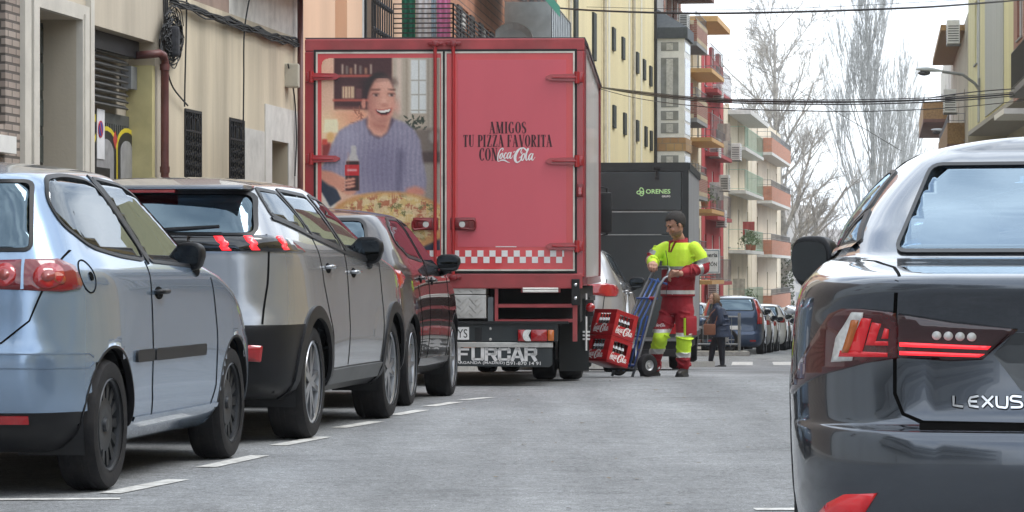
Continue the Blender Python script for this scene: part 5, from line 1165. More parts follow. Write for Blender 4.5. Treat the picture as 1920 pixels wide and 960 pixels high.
def suv_car():
    pm = paint('grey metallic paint', (.33, .345, .37), metal=.62, rough=.27)
    keys = [(.26,.20,4.28,.80,.34,.30,.4,.35),(.34,.07,4.36,.885,.34,.30,.45,.35),(.50,.01,4.43,.912,.34,.30,.5,.38),(.66,.0,4.45,.918,.34,.30,.55,.4),(.705,.006,4.44,.915,.34,.30,.55,.42),
            (.80,.045,4.42,.91,.34,.3,.6,.44),(.93,.06,4.32,.905,.34,.3,.6,.46),(1.03,.068,4.10,.90,.34,.3,.55,.48),(1.09,.072,3.7,.892,.34,.3,.5,.46),(1.13,.075,3.35,.885,.34,.29,.45,.45),(1.17,.07,3.18,.872,.34,.28,.45,.4),(1.24,.085,3.0,.84,.33,.27,.45,.36),
            (1.38,.17,2.66,.76,.32,.25,.45,.34),(1.48,.24,2.38,.69,.32,.22,.42,.3),(1.545,.27,2.15,.635,.30,.2,.4,.28),(1.565,.33,2.0,.58,.3,.18,.38,.25)]
    a = 8.25; D0 = 18.08; ex = -1.18+(D0-18.9)*math.tan(R(a)); W = .918
    c = Car('parked_car', 'grey crossover with red claw tail lights and black arches, second in the left row', ex-W/math.cos(R(a)), D0, a, keys,
            [(0,.90),(.5,.985),(1.2,1),(3.2,1),(3.9,.985),(4.45,.92)], .05, (1.1, 1.6, .022), (.86, 3.46), .345, pm, group='cars parked along the left kerb', flare=.03,
            lowz=lambda x: .70 if x < .55 else (.40 if x < 4.0 else .5))
    w1 = roundpoly([(.42,1.355),(.98,1.265),(1.02,1.30),(.86,1.50),(.50,1.515)], .03)
    w2 = roundpoly([(1.10,1.250),(1.82,1.165),(1.84,1.20),(1.62,1.50),(.93,1.52),(.97,1.45)], .03)
    w3 = roundpoly([(1.94,1.155),(2.92,1.09),(2.72,1.23),(2.42,1.38),(2.15,1.465),(1.74,1.505)], .04)
    rw = roundpoly([(-.70,1.235),(.70,1.235),(.63,1.49),(-.63,1.49)], .06)
    fwn = roundpoly([(-.72,1.2),(.72,1.2),(.60,1.50),(-.60,1.50)], .07)
    c.windows([(v, p) for v in ('sr', 'sl') for p in (w1, w2, w3)]+[('r', rw), ('f', fwn)], fw=.022)
    c.finish_body()
    c.wheel_set((5, .13, .024), .235, ALLOY, .72, PLASTIC)
    for v, sg in (('sr', -1), ('sl', 1)):
        c.gaps(v, [[(1.05,1.25),(1.12,.95),(1.33,.62),(1.35,.42)], [(1.88,1.15),(1.92,.8),(1.90,.42)], [(3.0,1.06),(3.05,.75),(2.98,.42)]])
        for xw in c.wheels:
            arc = [(xw+(c.arch+.028)*math.cos(t), c.r+(c.arch+.028)*math.sin(t)) for t in np.linspace(-.18, math.pi+.18, 30)]
            c.strip(v, arc, .075, off=.014, skirt=.01).build('arch_trim', PLASTIC, c.root, smooth=False, auto=40)
        c.strip(v, [(1.28,.36),(3.04,.36)], .09, off=.012).build('sill_trim', mat('grey sill plastic', (.10,.105,.11), .5), c.root)
        c.strip(v, [(.40,1.335),(1.05,1.235),(1.9,1.14),(2.98,1.07)], .018, off=.010).build('belt_strip', PLASTIC, c.root)
        c.handle(1.20, 1.045, .17, pm, sg=v); c.handle(2.02, 1.015, .17, pm, sg=v)
        # gloss black band and claw lamps
        wv = 'w'+v[1]; GB_ = mat('gloss black panel', (.008,.008,.009), .08, coat=1)
        m = c.patch(wv, c.wl([(.10,.30,1.142),(.10,.6,1.14),(.12,.82,1.138),(.45,.895,1.132),(.70,.895,1.135),(.52,.89,1.185),(.40,.88,1.215),(.12,.82,1.232),(.10,.6,1.232),(.10,.30,1.232)]), off=.008, step=.03)
        b_ = m.build('tail_light', GB_, c.root, smooth=True)
        for k in range(3):
            # zig-zag claw: position along the band from the corner inwards
            px_, py_ = ((.20, .855), (.11, .70), (.10, .52))[k]; dx, dy = ((.10, .0), (0, -.085), (0, -.085))[k]
            def W3(t, z): 
                if k == 0: return (px_+t*.17, .86, z)
                return (px_, py_-t*.11+.05, z)
            shape = [(.0,1.226),(.50,1.226),(.66,1.200),(.80,1.192),(.86,1.176),(.74,1.170),(1.0,1.146),(.46,1.146),(.30,1.168),(.40,1.178),(.30,1.186),(.16,1.196)]
            claw = [W3(t if k == 0 else 1-t, z) for t, z in shape]
            c.patch(wv, c.wl(claw), off=.013, step=.015, skirt=.004).build('claw_lamp', REDGLOW, b_, smooth=True)
        c.patch(wv, roundpoly(c.wl([(.05,.66,.50),(.06,.76,.49),(.06,.77,.585),(.05,.66,.59)]), .01), off=.014, step=.02).build('fog_light', REDLAMP, c.root, smooth=True)
    c.patch('r', [(-.34,1.142),(.34,1.142),(.34,1.232),(-.34,1.232)], off=.008, step=.04).build('rear_band', mat('gloss black panel', (.008,.008,.009)), c.root, smooth=True)
    for v in ('wr', 'wl'): c.strip(v, c.wl([(.13,.815,1.24),(.13,.815,1.14),(.12,.80,.95),(.05,.78,.71)]), .008).build('tailgate_gap', SEAM, c.root)
    q = MB(); h0, _ = c.hit('r', 0, 1.52); q.bbox((h0.x-.10, -.62, 1.508), (h0.x+.20, .62, 1.535), .012); sp = q.build('roof_spoiler', pm, c.root, auto=40)
    q = MB(); q.bbox((h0.x-.09, -.20, 1.488), (h0.x-.0, .20, 1.507), .005); q.build('brake_light', REDLAMP, sp)
    q = MB(); h1, _ = c.hit('r', 0, 1.25); q.tube([h1+Vector((-.03, .05, .0)), h1+Vector((-.02, -.50, .035))], [.018, .010], 8); q.ball(h1+Vector((-.02, .05, 0)), .03); q.build('rear_wiper', PLASTIC, c.root)
    c.patch('r', roundpoly([(-.26,.80),(.26,.80),(.26,.91),(-.26,.91)], .01), off=.006).build('number_plate', mat('plate white', (.7,.7,.7), .4), c.root)
    c.mirror(2.60, 1.16, .90, PLASTIC, hw=.105, hz=.092, turn=8); c.mirror(2.60, 1.16, .90, PLASTIC, sg=1, hw=.105, hz=.092, turn=8)
    return c

def hatch_car(label, name, x, D0, a, pm, W=.88, H=0.0, group=None, lamp=REDLAMP, rim=ALLOY, style=(5, 0, .045), simple=False, z=None, xside=None, tall=False, vlamp=False, mz=0):
    h = H
    keys = [(.22,.18,4.0,.76,.34,.26,.35,.3),(.30,.06,4.12,.835,.34,.27,.4,.3),(.45,.0,4.18,.868,.34,.28,.5,.35),(.58,.0,4.2,.878,.34,.28,.55,.38),(.64,.03,4.17,.88,.34,.28,.6,.4),(.80+h*.3,.05,4.05,.878,.34,.28,.65,.42),
            (.92+h*.5,.07,3.7,.868,.33,.28,.6,.45),(.99+h*.6,.085,3.35,.855,.32,.26,.5,.45),(1.03+h*.65,.10,3.06,.84,.31,.25,.4,.4),(1.08+h*.7,.13,2.86,.815,.30,.24,.42,.34),(1.20+h*.8,.22,2.62,.755,.30,.23,.42,.32),
            (1.32+h*.95,.33,2.30,.685,.30,.2,.4,.3),(1.40+h,.43,2.02,.61,.30,.18,.36,.25),(1.42+h,.50,1.9,.56,.3,.17,.34,.23)]
    k_ = W/.88
    keys = [(q[0], q[1]*(.5 if tall and q[0] > 1 else 1), q[2], q[3]*k_, *q[4:]) for q in keys]
    xx = x if xside is None else xside-W/math.cos(R(a))
    c = Car(name, label, xx, D0, a, keys, [(0,.90),(.5,.985),(1.3,1),(2.8,1),(3.6,.98),(4.2,.92)], .045, (1.0, 1.5, .03), (.76, 3.32), .32, pm, group=group, n_side=50 if simple else 70, flare=.022, zbase=z)
    u = h*.72; t = h
    w2 = roundpoly([(.95,1.10+u),(1.62,1.072+u),(1.62,1.10+u),(1.42,1.375+t),(1.0,1.375+t),(.72,1.30+t*.9),(.66,1.20+u)], .05)
    w3 = roundpoly([(1.72,1.068+u),(2.74,1.03+u),(2.52,1.14+t*.7),(2.22,1.27+t*.9),(1.92,1.35+t),(1.52,1.378+t)], .04)
    if tall: w2 = roundpoly([(.30,1.12+u),(1.62,1.072+u),(1.42,1.375+t),(.5,1.375+t)], .05)
    rw = roundpoly([(-.62*k_,1.08+u),(.62*k_,1.08+u),(.54*k_,1.35+t),(-.54*k_,1.35+t)], .07)
    fwn = roundpoly([(-.68*k_,1.10+u),(.68*k_,1.10+u),(.55*k_,1.36+t),(-.55*k_,1.36+t)], .07)
    c.windows([(v, p) for v in ('sr', 'sl') for p in (w2, w3)]+[('r', rw), ('f', fwn)])
    c.finish_body()
    c.wheel_set(style, .22, rim, .74)
    for v, sg in (('sr', -1), ('sl', 1)):
        c.gaps(v, [[(1.02,.92),(1.20,.62),(1.22,.34)], [(1.67,1.06+u),(1.70,.8),(1.68,.34)], [(2.85,1.0+u),(2.88,.7),(2.82,.34)]])
        c.strip(v, [(1.15,.33),(2.95,.33)], .05, off=.012).build('sill_trim', PLASTIC if 0 else pm, c.root)
        c.handle(1.12, .93+u, .16, pm, sg=v); c.handle(1.80, .92+u, .16, pm, sg=v)
        if vlamp: m = c.patch('w'+v[1], c.wl([(.08,.72*k_,.86),(.30,.85*k_,.86),(.42,.80*k_,1.10),(.50,.72*k_,1.32+h),(.30,.60*k_,1.34+h),(.14,.70*k_,1.10)]), off=.012, step=.04)
        else: m = c.patch('w'+v[1], c.wl([(.09,.52*k_,.87+u),(.11,.76*k_,.845+u),(.30,.86*k_,.85+u),(.44,.87*k_,.93+u),(.32,.86*k_,.98+u),(.11,.76*k_,1.0+u),(.09,.50*k_,.985+u)]), off=.008, step=.03)
        l = m.build('tail_light', lamp, c.root, smooth=True)
        if vlamp: c.patch(v, [(.18,1.06),(.28,1.06),(.32,1.16),(.22,1.16)], off=.016, step=.04).build('reversing_lens', CLEARL, l)
        c.patch('r', roundpoly([(sg*.66*k_,.36),(sg*.66*k_,.41),(sg*.50*k_,.41),(sg*.50*k_,.36)], .01), off=.008).build('reflector', REDLAMP, c.root)
    c.strip('r', [(-.72*k_,1.05+u),(-.68*k_,.70),(-.55,.66),(.55,.66),(.68*k_,.70),(.72*k_,1.05+u)], .008).build('tailgate_gap', SEAM, c.root)
    c.patch('r', roundpoly([(-.26,.70),(.26,.70),(.26,.81),(-.26,.81)], .01), off=.006).build('number_plate', mat('plate white', (.7,.7,.7), .4), c.root)
    c.arch_lips(.012); c.mirror(2.52, 1.07+u+mz, W+.04, PLASTIC, hw=.10, hz=.072, turn=8); c.mirror(2.52, 1.07+u+mz, W+.04, PLASTIC, sg=1, hw=.10, hz=.072, turn=8)
    return c

def sedan_car():
    pm = paint('dark grey metallic paint', (.088, .10, .12), metal=.80, rough=.17, flake=.03)
    keys = [(.17,.14,4.5,.78,.45,.36,.4,.4),(.25,.02,4.6,.86,.5,.38,.5,.4),(.36,-.025,4.66,.89,.5,.38,.55,.42),(.50,-.035,4.67,.90,.5,.38,.6,.45),(.565,-.028,4.66,.902,.5,.38,.65,.48),(.592,-.012,4.65,.902,.5,.38,.65,.48),
            (.606,.038,4.6,.903,.48,.37,.65,.5),(.70,.058,4.45,.905,.46,.36,.65,.5),(.80,.066,4.15,.903,.46,.36,.6,.5),(.87,.058,3.8,.90,.46,.37,.55,.5),(.93,.030,3.5,.893,.46,.38,.5,.5),(.975,.004,3.3,.880,.48,.40,.5,.48),
            (.998,.006,3.15,.866,.5,.42,.48,.45),(1.016,.045,3.05,.85,.52,.44,.46,.42),(1.036,.26,2.98,.83,.5,.42,.45,.4),(1.053,.50,2.92,.81,.40,.36,.45,.38),(1.075,.66,2.84,.79,.72,.25,.45,.36),
            (1.17,.93,2.6,.762,.70,.22,.42,.32),(1.29,1.22,2.32,.68,.62,.20,.4,.28),(1.365,1.52,2.05,.60,.32,.2,.36,.25),(1.395,1.62,1.92,.545,.2,.18,.2,.22)]
    keys[-2:] = [(1.385,1.44,2.12,.572,.42,.19,.3,.25),(1.415,1.54,2.04,.505,.22,.18,.22,.22)]
    a = 7.3; D0 = 8.28
    c = Car('parked_car', 'dark grey metallic saloon with chrome LEXUS lettering on its boot, nearest on the right', 1.632, D0, a, keys,
            [(0,.93),(.5,.985),(1.1,1),(3.4,1),(4.1,.985),(4.67,.92)], .055, (1.15, 1.85, .05), (1.02, 3.82), .335, pm, br=.10, flare=.02, n_side=110)
    w1 = roundpoly([(.97,1.112),(1.17,1.10),(1.28,1.215)], .02)
    w2 = roundpoly([(1.20,1.098),(1.86,1.07),(1.88,1.10),(1.82,1.352),(1.64,1.345),(1.32,1.225)], .03)
    w3 = roundpoly([(1.96,1.066),(2.86,1.05),(2.66,1.14),(2.44,1.255),(2.20,1.335),(1.90,1.357)], .04)
    rw = roundpoly([(-.60,1.082),(.60,1.082),(.485,1.362),(-.485,1.362)], .035)
    fwn = roundpoly([(-.68,1.10),(.68,1.10),(.55,1.36),(-.55,1.36)], .07)
    c.windows([(v, p) for v in ('sr', 'sl') for p in (w1, w2, w3)]+[('r', rw), ('f', fwn)], glass=glass_mat('pale car glass', (.58, .68, .76), base=.26, gcol=(.66, .84, 1)), fw=.011)
    c.rear_seat = 1.45; c.seat_top = -.075
    c.finish_body(); c.arch_lips(.012)
    c.wheel_set((10, 0, .025), .23, ALLOY, .74)
    for v, sg in (('sl', 1), ('sr', -1)):
        c.gaps(v, [[(1.16,1.085),(1.12,.95),(1.35,.62),(1.38,.33)], [(1.92,1.07),(1.95,.8),(1.93,.33)], [(2.96,1.02),(3.0,.75),(2.95,.33)]], .007)
        c.handle(1.32, .90, .19, CHROME, sg=v); c.handle(2.06, .88, .19, CHROME, sg=v)
        c.strip(v, [(.96,1.10),(1.16,1.088),(1.9,1.06),(2.92,1.04)], .012, off=.010).build('belt_strip', CHROME, c.root)
        # lamp on the wing: red cells, clear indicator, tail running forward and down
        wv = 'w'+v[1]
        m = c.patch(wv, c.wl([(.06,.605,.787),(.10,.70,.772),(.15,.77,.752),(.22,.83,.735),(.50,.90,.672),(.54,.90,.678),(.36,.89,.76),(.24,.85,.84),(.17,.80,.908),(.14,.76,.922),(.10,.70,.922),(.06,.605,.912)]), off=.008, step=.02)
        l = m.build('tail_light', DKRED, c.root, smooth=True)
        def cell(pts, mm, nm, of=.0135): c.patch('r', [(sg*p, q) for p, q in pts], off=of, step=.02, skirt=.003).build(nm, mm, l, smooth=True)
        cell([(.722,.800),(.682,.900),(.658,.898),(.684,.800)], REDDIM, 'lamp_cell'); cell([(.672,.822),(.655,.888),(.632,.884),(.650,.822)], REDDIM, 'lamp_cell'); cell([(.630,.842),(.622,.872),(.611,.868),(.613,.842)], REDDIM, 'lamp_cell')
        cell([(.745,.788),(.615,.790),(.615,.802),(.740,.806)], REDDIM, 'lamp_cell'); cell([(.672,.822),(.613,.822),(.613,.834),(.668,.834)], REDDIM, 'lamp_cell')
        m = c.patch(wv, c.wl([(.12,.732,.778),(.16,.795,.772),(.15,.780,.84),(.12,.722,.915),(.10,.690,.915)]), off=.013, step=.02, skirt=.003)
        il = m.build('indicator', CLEARL, l, smooth=True)
        c.patch(wv, c.wl([(.12,.742,.80),(.13,.762,.80),(.12,.722,.895),(.11,.702,.895)]), off=.018, step=.02, skirt=.002).build('amber_bulb', AMBER, l, smooth=True)
        # lamp on the boot lid
        l = c.patch('r', [(sg*.588,.788),(sg*.588,.908),(sg*.44,.885),(sg*.265,.868),(sg*.36,.784),(sg*.45,.780)], off=.009, step=.025).build('boot_light', mat('smoked red lens', (.035,.004,.006), .08, coat=1), c.root, smooth=True)
        def cell2(pts, mm, nm): c.patch('r', [(sg*p, q) for p, q in pts], off=.0145, step=.02, skirt=.003).build(nm, mm, l, smooth=True)
        cell2([(.582,.820),(.582,.832),(.335,.822),(.345,.812)], REDGLOW, 'light_bar'); cell2([(.582,.796),(.582,.807),(.352,.800),(.368,.791)], REDGLOW, 'light_bar')
        for k in range(4):
            cy = .482-.0315*k; cell2([(cy+.0125*math.cos(t), .852-.0012*k+.0125*math.sin(t)) for t in np.linspace(0, 6.28, 16, endpoint=False)], CLEARL, 'reversing_bulb')
        l2 = c.patch('r', [(sg*.80,.355),(sg*.775,.385),(sg*.73,.412),(sg*.645,.42),(sg*.69,.345),(sg*.76,.33)], off=.012, step=.03).build('rear_reflector', REDGLOW if 0 else REDDIM, c.root, smooth=True)  # reflector, not a lamp: a weak glow is put into its red
    # boot lid outline
    c.strip('r', [(-.53,.600),(.53,.600)], .022, off=.001).build('boot_gap', SEAM, c.root)
    c.strip('r', [(.57,1.035),(.592,1.00),(.597,.90),(.597,.69),(.575,.635),(.52,.612),(0,.607),(-.52,.612),(-.575,.635),(-.597,.69),(-.597,.90),(-.592,1.0),(-.57,1.035)], .010, off=.0015).build('boot_gap', SEAM, c.root)
    for sg in (-1, 1):
        c.strip('t', [(.10,sg*.585),(.35,sg*.60),(.62,sg*.655),(.70,sg*.69)], .009, off=.0015).build('boot_gap', SEAM, c.root)
    # raised surround of the plate recess
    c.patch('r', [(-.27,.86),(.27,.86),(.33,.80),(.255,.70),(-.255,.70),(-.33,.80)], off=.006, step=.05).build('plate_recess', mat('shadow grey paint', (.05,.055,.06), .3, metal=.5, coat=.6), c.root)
    c.patch('r', roundpoly([(-.24,.715),(.24,.715),(.24,.80),(-.24,.80)], .01), off=.012).build('number_plate', mat('plate white', (.7,.7,.7), .4), c.root)
    # chrome lettering projected on the lid: strokes
    LET = {'L': [[(0,1),(0,.12),(.9,.02)]], 'E': [[(1,1),(.25,.85),(.1,.5),(.2,.1),(1.0,0)],[(.15,.5),(.85,.5)]], 'X': [[(0,1),(1,0)],[(1,1),(0,0)]], 'U': [[(0,1),(.05,.15),(.5,0),(.95,.05),(1,1)]], 'S': [[(1,.95),(.15,1),(.05,.62),(.9,.45),(.95,.05),(0,0)]]}
    mb = MB(); mb2 = MB(); x0 = .437
    for ch in 'LEXUS':
        for st in LET[ch]:
            pts = [(x0-(p[0]*.029), .655+p[1]*.030) for p in (catmull(st, 5) if ch in 'US' else st)]
            c.strip('r', pts, .0062, off=.0075, mb=mb, step=.01, skirt=.0); c.strip('r', pts, .0115, off=.004, mb=mb2, step=.01, skirt=.0)
        x0 -= .0385
    bl = mb.build('badge_letters', CHROME, c.root, auto=40); mb2.build('letter_edges', SEAM, bl)
    c.mirror(2.68, 1.06, .90, PLASTIC, sg=1, hw=.085, hz=.092, turn=-28); c.mirror(2.68, 1.06, .90, PLASTIC, sg=-1, hw=.085, hz=.092, turn=-28)
    q = MB(); q.prism([(0,-.04),(.14,-.015),(.16,0),(.14,.015),(0,.04)], .05, mtx=Matrix.Translation((1.70,0,c.top-.012))); q.build('roof_antenna', pm, c.root)
    return c

seat_car(); suv_car()
GL = 'cars parked along the left kerb'
REDBLACK = paint('near-black paint with reflected red', (.013, .008, .009), metal=.35, rough=.3)  # near-black; red reflected from the lorry is tinted into the paint
a3 = 5.9; D3 = 22.80
hatch_car('near-black maroon-tinted hatchback with silver alloy wheels, third in the left row', 'parked_car', 0, D3, a3, REDBLACK, W=.88, H=.06, group=GL, xside=-.742-(23.5-D3)*.103, style=(10, 0, .022))
sedan_car()
if not globals().get('NEARONLY'):
    SILV = paint('silver paint', (.42, .42, .43), metal=.5, rough=.35); WHT = paint('white paint', (.72, .72, .71), metal=0, rough=.3); BLUE = paint('blue paint', (.028, .055, .115), metal=.4, rough=.3)
    BLK = paint('black car paint', (.012, .013, .015), metal=.2, rough=.3)
    hatch_car('silver car parked in the gap between the red lorry and the dark lorry', 'parked_car', 0, 36.2, 6.2, SILV, W=.88, H=.07, group=GL, xside=(1161-960)/F*36.2, simple=True)
    hatch_car('blue people carrier with tall upright tail lights parked beyond the crossing', 'parked_car', 0, 87, 6.3, BLUE, W=.90, H=.22, group=GL, xside=(1432-960)/F*87, simple=True, tall=True, vlamp=True)
    hatch_car('silver hatchback parked just beyond the blue people carrier', 'parked_car', 0, 92.6, 6.3, SILV, W=.86, H=.0, group=GL, xside=(1446-960)/F*92.6, simple=True)
    hatch_car('white hatchback with black mirrors, third beyond the crossing', 'parked_car', 0, 98.3, 6.5, WHT, W=.86, H=-.02, group=GL, xside=(1457-960)/F*98.3, simple=True)
    hatch_car('white crossover with red side lamp, tallest at the far end of the row', 'parked_car', 0, 104.2, 6.5, WHT, W=.90, H=.14, group=GL, xside=(1474-960)/F*104.2, simple=True, tall=True)
    hatch_car('black car at the far end of the left row, beyond the white crossover', 'parked_car', 0, 111, 6.8, BLK, W=.86, H=.0, group=GL, xside=(1482-960)/F*111, simple=True)
    hatch_car('grey car half hidden behind the walking woman, left of the blue people carrier', 'parked_car', 0, 88, 6.3, SILV, W=.86, H=.06, group=GL, xside=(1338-960)/F*88, simple=True)
# ------------------------------------------------------------------ red delivery lorry
RED = mat('lorry red paint', (.36, .012, .018), .32, coat=.6, var=.10, dirt=.15, scale=3)
DULLRED = mat('dusty red paint', (.36, .055, .06), .5, var=.25, dirt=.30, scale=4)
DKR = mat('dark red steel', (.20, .010, .014), .35, coat=.4, var=.2, dirt=.2, scale=5)
DOORRED = mat('bright red door paint', (.66, .055, .06), .35, coat=.4, var=.08, scale=2, dirt=.18, streak=True)
PINK = mat('faded red vinyl', (.62, .095, .125), .42, coat=.15, var=.06, scale=1.6, dirt=.10, streak=True)
GASKW = mat('worn white gasket', (.66, .62, .55), .6, var=.15, dirt=.35, scale=9)
BLACK = mat('black rubber', (.012, .012, .013), .7, var=.3)
UNDER = mat('grimy chassis', (.010, .010, .012), .75, var=.4, scale=9, dirt=.15)
WHITEV = mat('white vinyl', (.82, .80, .79), .45, var=.05)
TEXTM = mat('dark maroon print', (.065, .016, .022), .5, var=.1)
ALUM = mat('tread plate', (.62, .60, .57), .35, metal=.55, var=.12, scale=12, dirt=.3)
SIDEW = mat('grimy white side panel', (.50, .48, .47), .38, coat=.3, var=.12, scale=2, dirt=.35, streak=True)

def poster_colours(nx, ny):
    """a colour print: smiling woman in a knitted jumper at a table with bottle and pizza; coordinates 90..560 x 122..895"""
    X, Y = np.meshgrid(np.linspace(84, 572, nx), np.linspace(122, 895, ny)); img = np.zeros((ny, nx, 3))
    rng = np.random.default_rng(5)
    def blur(a, r):
        r = int(r)
        if r < 1: return a
        k = np.ones(2*r+1)/(2*r+1)
        p = np.pad(a, r, mode='edge'); p = np.apply_along_axis(lambda v: np.convolve(v, k, 'valid'), 0, p); return np.apply_along_axis(lambda v: np.convolve(v, k, 'valid'), 1, p)
    def noise(r): n = blur(rng.random((ny, nx)), r); n -= n.min(); return n/n.max()
    def put(m, c, a=1.0):
        m = (m*a)[..., None]; img[:] = img*(1-m)+np.array(c, float)*m
    def pol(pts, s=0):
        pts = np.array(pts, float); c = np.zeros_like(X, bool); j = len(pts)-1
        for i in range(len(pts)):
            yi, yj = pts[i][1], pts[j][1]
            if yi != yj: c ^= ((yi > Y) != (yj > Y)) & (X < (pts[j][0]-pts[i][0])*(Y-yi)/(yj-yi)+pts[i][0])
            j = i
        return blur(c.astype(float), s)
    def el(cx, cy, rx, ry, s=0, rot=0):
        c_, s_ = math.cos(R(rot)), math.sin(R(rot)); x, y = X-cx, Y-cy
        return blur(((( x*c_+y*s_)/rx)**2+((-x*s_+y*c_)/ry)**2 < 1).astype(float), s)
    def rect(x0, y0, x1, y1, s=0): return blur(((X > x0) & (X < x1) & (Y > y0) & (Y < y1)).astype(float), s)
    put(np.ones_like(X), (232, 190, 165)); put(rect(84, 120, 150, 900, 12), (245, 205, 180), .6)
    put(rect(135, 120, 376, 330, 1), (88, 50, 52)); put(rect(250, 200, 376, 330, 6), (60, 35, 40), .8)
    for y0 in (190, 286): put(rect(130, y0, 300, y0+9, 1), (200, 105, 90))
    for i, x0 in enumerate((165, 182, 200, 218, 240, 262, 282)): put(rect(x0, 145+(i % 3)*8, x0+11, 188, 1), ((215,200,180),(150,140,130),(190,150,120))[i % 3], .8)
    put(rect(168, 236, 220, 284, 1), (220, 190, 160)); 
    for x0 in (178, 190, 202): put(rect(x0, 236, x0+3, 284), (150, 90, 80))
    put(rect(225, 245, 250, 284, 1), (120, 80, 80))
    put(rect(130, 330, 275, 440, 6), (238, 175, 145))
    for i in range(14):
        x0, y0 = 205+rng.random()*50, 330+rng.random()*60; put(el(x0, y0, 16, 2.2, 0, rng.random()*180), (170, 110, 90), .7)
    put(el(122, 400, 60, 60, 14), (255, 225, 180), .8)
    put(pol([(97, 368), (150, 368), (154, 421), (92, 421)], 1), (252, 240, 205)); put(el(120, 440, 16, 20, 2), (235, 190, 130)); put(rect(84, 462, 122, 520, 2), (150, 60, 55)); put(rect(84, 448, 108, 470, 1), (215, 90, 75))
    put(rect(376, 120, 572, 900, 2), (196, 182, 165)); put(rect(392, 122, 415, 350, 2), (225, 205, 190))
    put(rect(452, 130, 516, 345, 1), (232, 234, 232))
    for y0 in (210, 268, 330): put(rect(452, y0, 516, y0+6), (190, 185, 175))
    put(rect(482, 130, 487, 345), (190, 185, 175))
    for x0, c in ((430, (170, 155, 140)), (444, (215, 205, 190)), (520, (170, 160, 148)), (530, (205, 196, 182)), (541, (160, 150, 140)), (550, (200, 192, 180)), (560, (150, 142, 134))): put(rect(x0, 122, x0+7, 560, 1), c, .8)
    for i in range(26):
        x0, y0 = 425+rng.random()*90, 360+rng.random()*45; put(el(x0, y0, 12, 4, 0, rng.random()*180), (60, 70, 55), .8)
    put(rect(425, 408, 572, 560, 3), (122, 108, 100), .8); put(rect(495, 500, 572, 545, 2), (90, 70, 66), .9); put(el(545, 440, 20, 26, 2), (185, 180, 172), .8)
    put(rect(505, 545, 572, 700, 3), (168, 158, 148)); put(rect(84, 600, 140, 760, 2), (225, 215, 205))
    # jeans, jumper
    put(pol([(84, 600), (140, 640), (165, 690), (120, 720), (84, 660)], 1), (50, 62, 82))
    jump = pol([(268, 366), (205, 388), (158, 415), (128, 470), (104, 530), (84, 560), (84, 580), (150, 590), (205, 615), (215, 668), (420, 668), (470, 640), (512, 660), (515, 610), (498, 520), (488, 450), (462, 408), (425, 382), (375, 366)], 2)
    put(jump, (158, 152, 172)); rib = .5+.5*np.sin(X/3.1+np.sin(Y/40)*1.2); put(jump*rib, (128, 122, 146), .55); put(jump*noise(1), (196, 190, 208), .45)
    put(jump*el(330, 560, 90, 110, 18), (120, 112, 140), .45); put(jump*pol([(400, 480), (425, 500), (410, 660), (392, 660)], 4), (96, 90, 116), .6)
    put(jump*el(190, 440, 50, 60, 14), (186, 182, 202), .5)
    # neck, head, hair
    put(pol([(262, 372), (280, 425), (315, 447), (350, 432), (385, 372), (365, 350), (280, 350)], 2), (96, 78, 92), .8)
    sk, sh = (228, 172, 152), (186, 122, 108)
    put(pol([(272, 345), (272, 400), (300, 432), (330, 440), (355, 420), (368, 372), (372, 345)], 2), sk); put(pol([(275, 368), (360, 388), (345, 415), (300, 405)], 5), sh, .8)
    put(el(323, 240, 56, 60, 2), (52, 36, 36))
    put(el(258, 306, 10, 20, 1), (215, 150, 132)); face = el(331, 292, 56, 97, 2, 3)
    put(face*(Y > 205), sk); put(pol([(268, 215), (390, 205), (393, 240), (360, 200), (300, 205), (272, 262)], 4), (66, 46, 44), .9); put(el(352, 225, 34, 22, 8), (244, 200, 184), .5)
    put(face*el(268, 330, 22, 70, 8), sh, .55); put(el(390, 320, 10, 50, 5), (205, 140, 126), .5)
    for ex in (307, 371):
        put(el(ex, 270, 17, 9, 1), (205, 145, 128)); put(el(ex, 271, 12, 4.6, 1), (226, 206, 198)); put(el(ex+2, 271, 5.5, 4.8, 1), (60, 40, 36)); put(el(ex, 266, 15, 2.2, 1), (96, 62, 56))
    put(el(305, 250, 22, 3.2, 1, -3), (92, 60, 52), .85); put(el(374, 249, 18, 3.2, 1, 4), (92, 60, 52), .85)
    put(pol([(340, 268), (352, 308), (332, 311), (336, 285)], 3), (240, 190, 172), .8); put(el(343, 312, 15, 5, 2), (190, 118, 104), .8)
    put(pol([(302, 326), (320, 330), (345, 329), (376, 322), (370, 342), (352, 354), (330, 355), (312, 345)], 1), (190, 96, 90)); put(pol([(307, 330), (322, 333), (345, 332), (371, 326), (364, 342), (350, 350), (331, 351), (316, 343)], 0), (74, 32, 34)); put(pol([(308, 330), (322, 333), (345, 332), (370, 326), (362, 338), (345, 341), (325, 341)], 0), (248, 242, 236)); put(el(339, 366, 16, 4, 3), (200, 140, 124), .7)
    for ex, s_ in ((296, 1), (385, -1)): put(el(ex, 318, 15, 16, 5), (240, 175, 158), .7)
    # hand with bottle
    put(pol([(84, 572), (130, 580), (165, 600), (205, 612), (232, 622), (236, 640), (222, 668), (190, 672), (150, 650), (110, 632), (84, 612)], 2), (222, 160, 138))
    for y0 in (625, 640, 655): put(el(195, y0, 30, 2, 0, -8), (178, 112, 96), .8)
    put(pol([(206, 474), (226, 474), (227, 505), (240, 540), (240, 655), (180, 655), (182, 540), (205, 505)], 1), (206, 200, 196), .9); put(pol([(186, 536), (238, 536), (239, 655), (182, 655)], 1), (62, 20, 20)); put(rect(180, 553, 240, 594, 0), (206, 40, 48)); put(rect(188, 568, 230, 578, 1), (250, 230, 228), .8); put(rect(190, 500, 196, 650, 1), (200, 160, 150), .5)
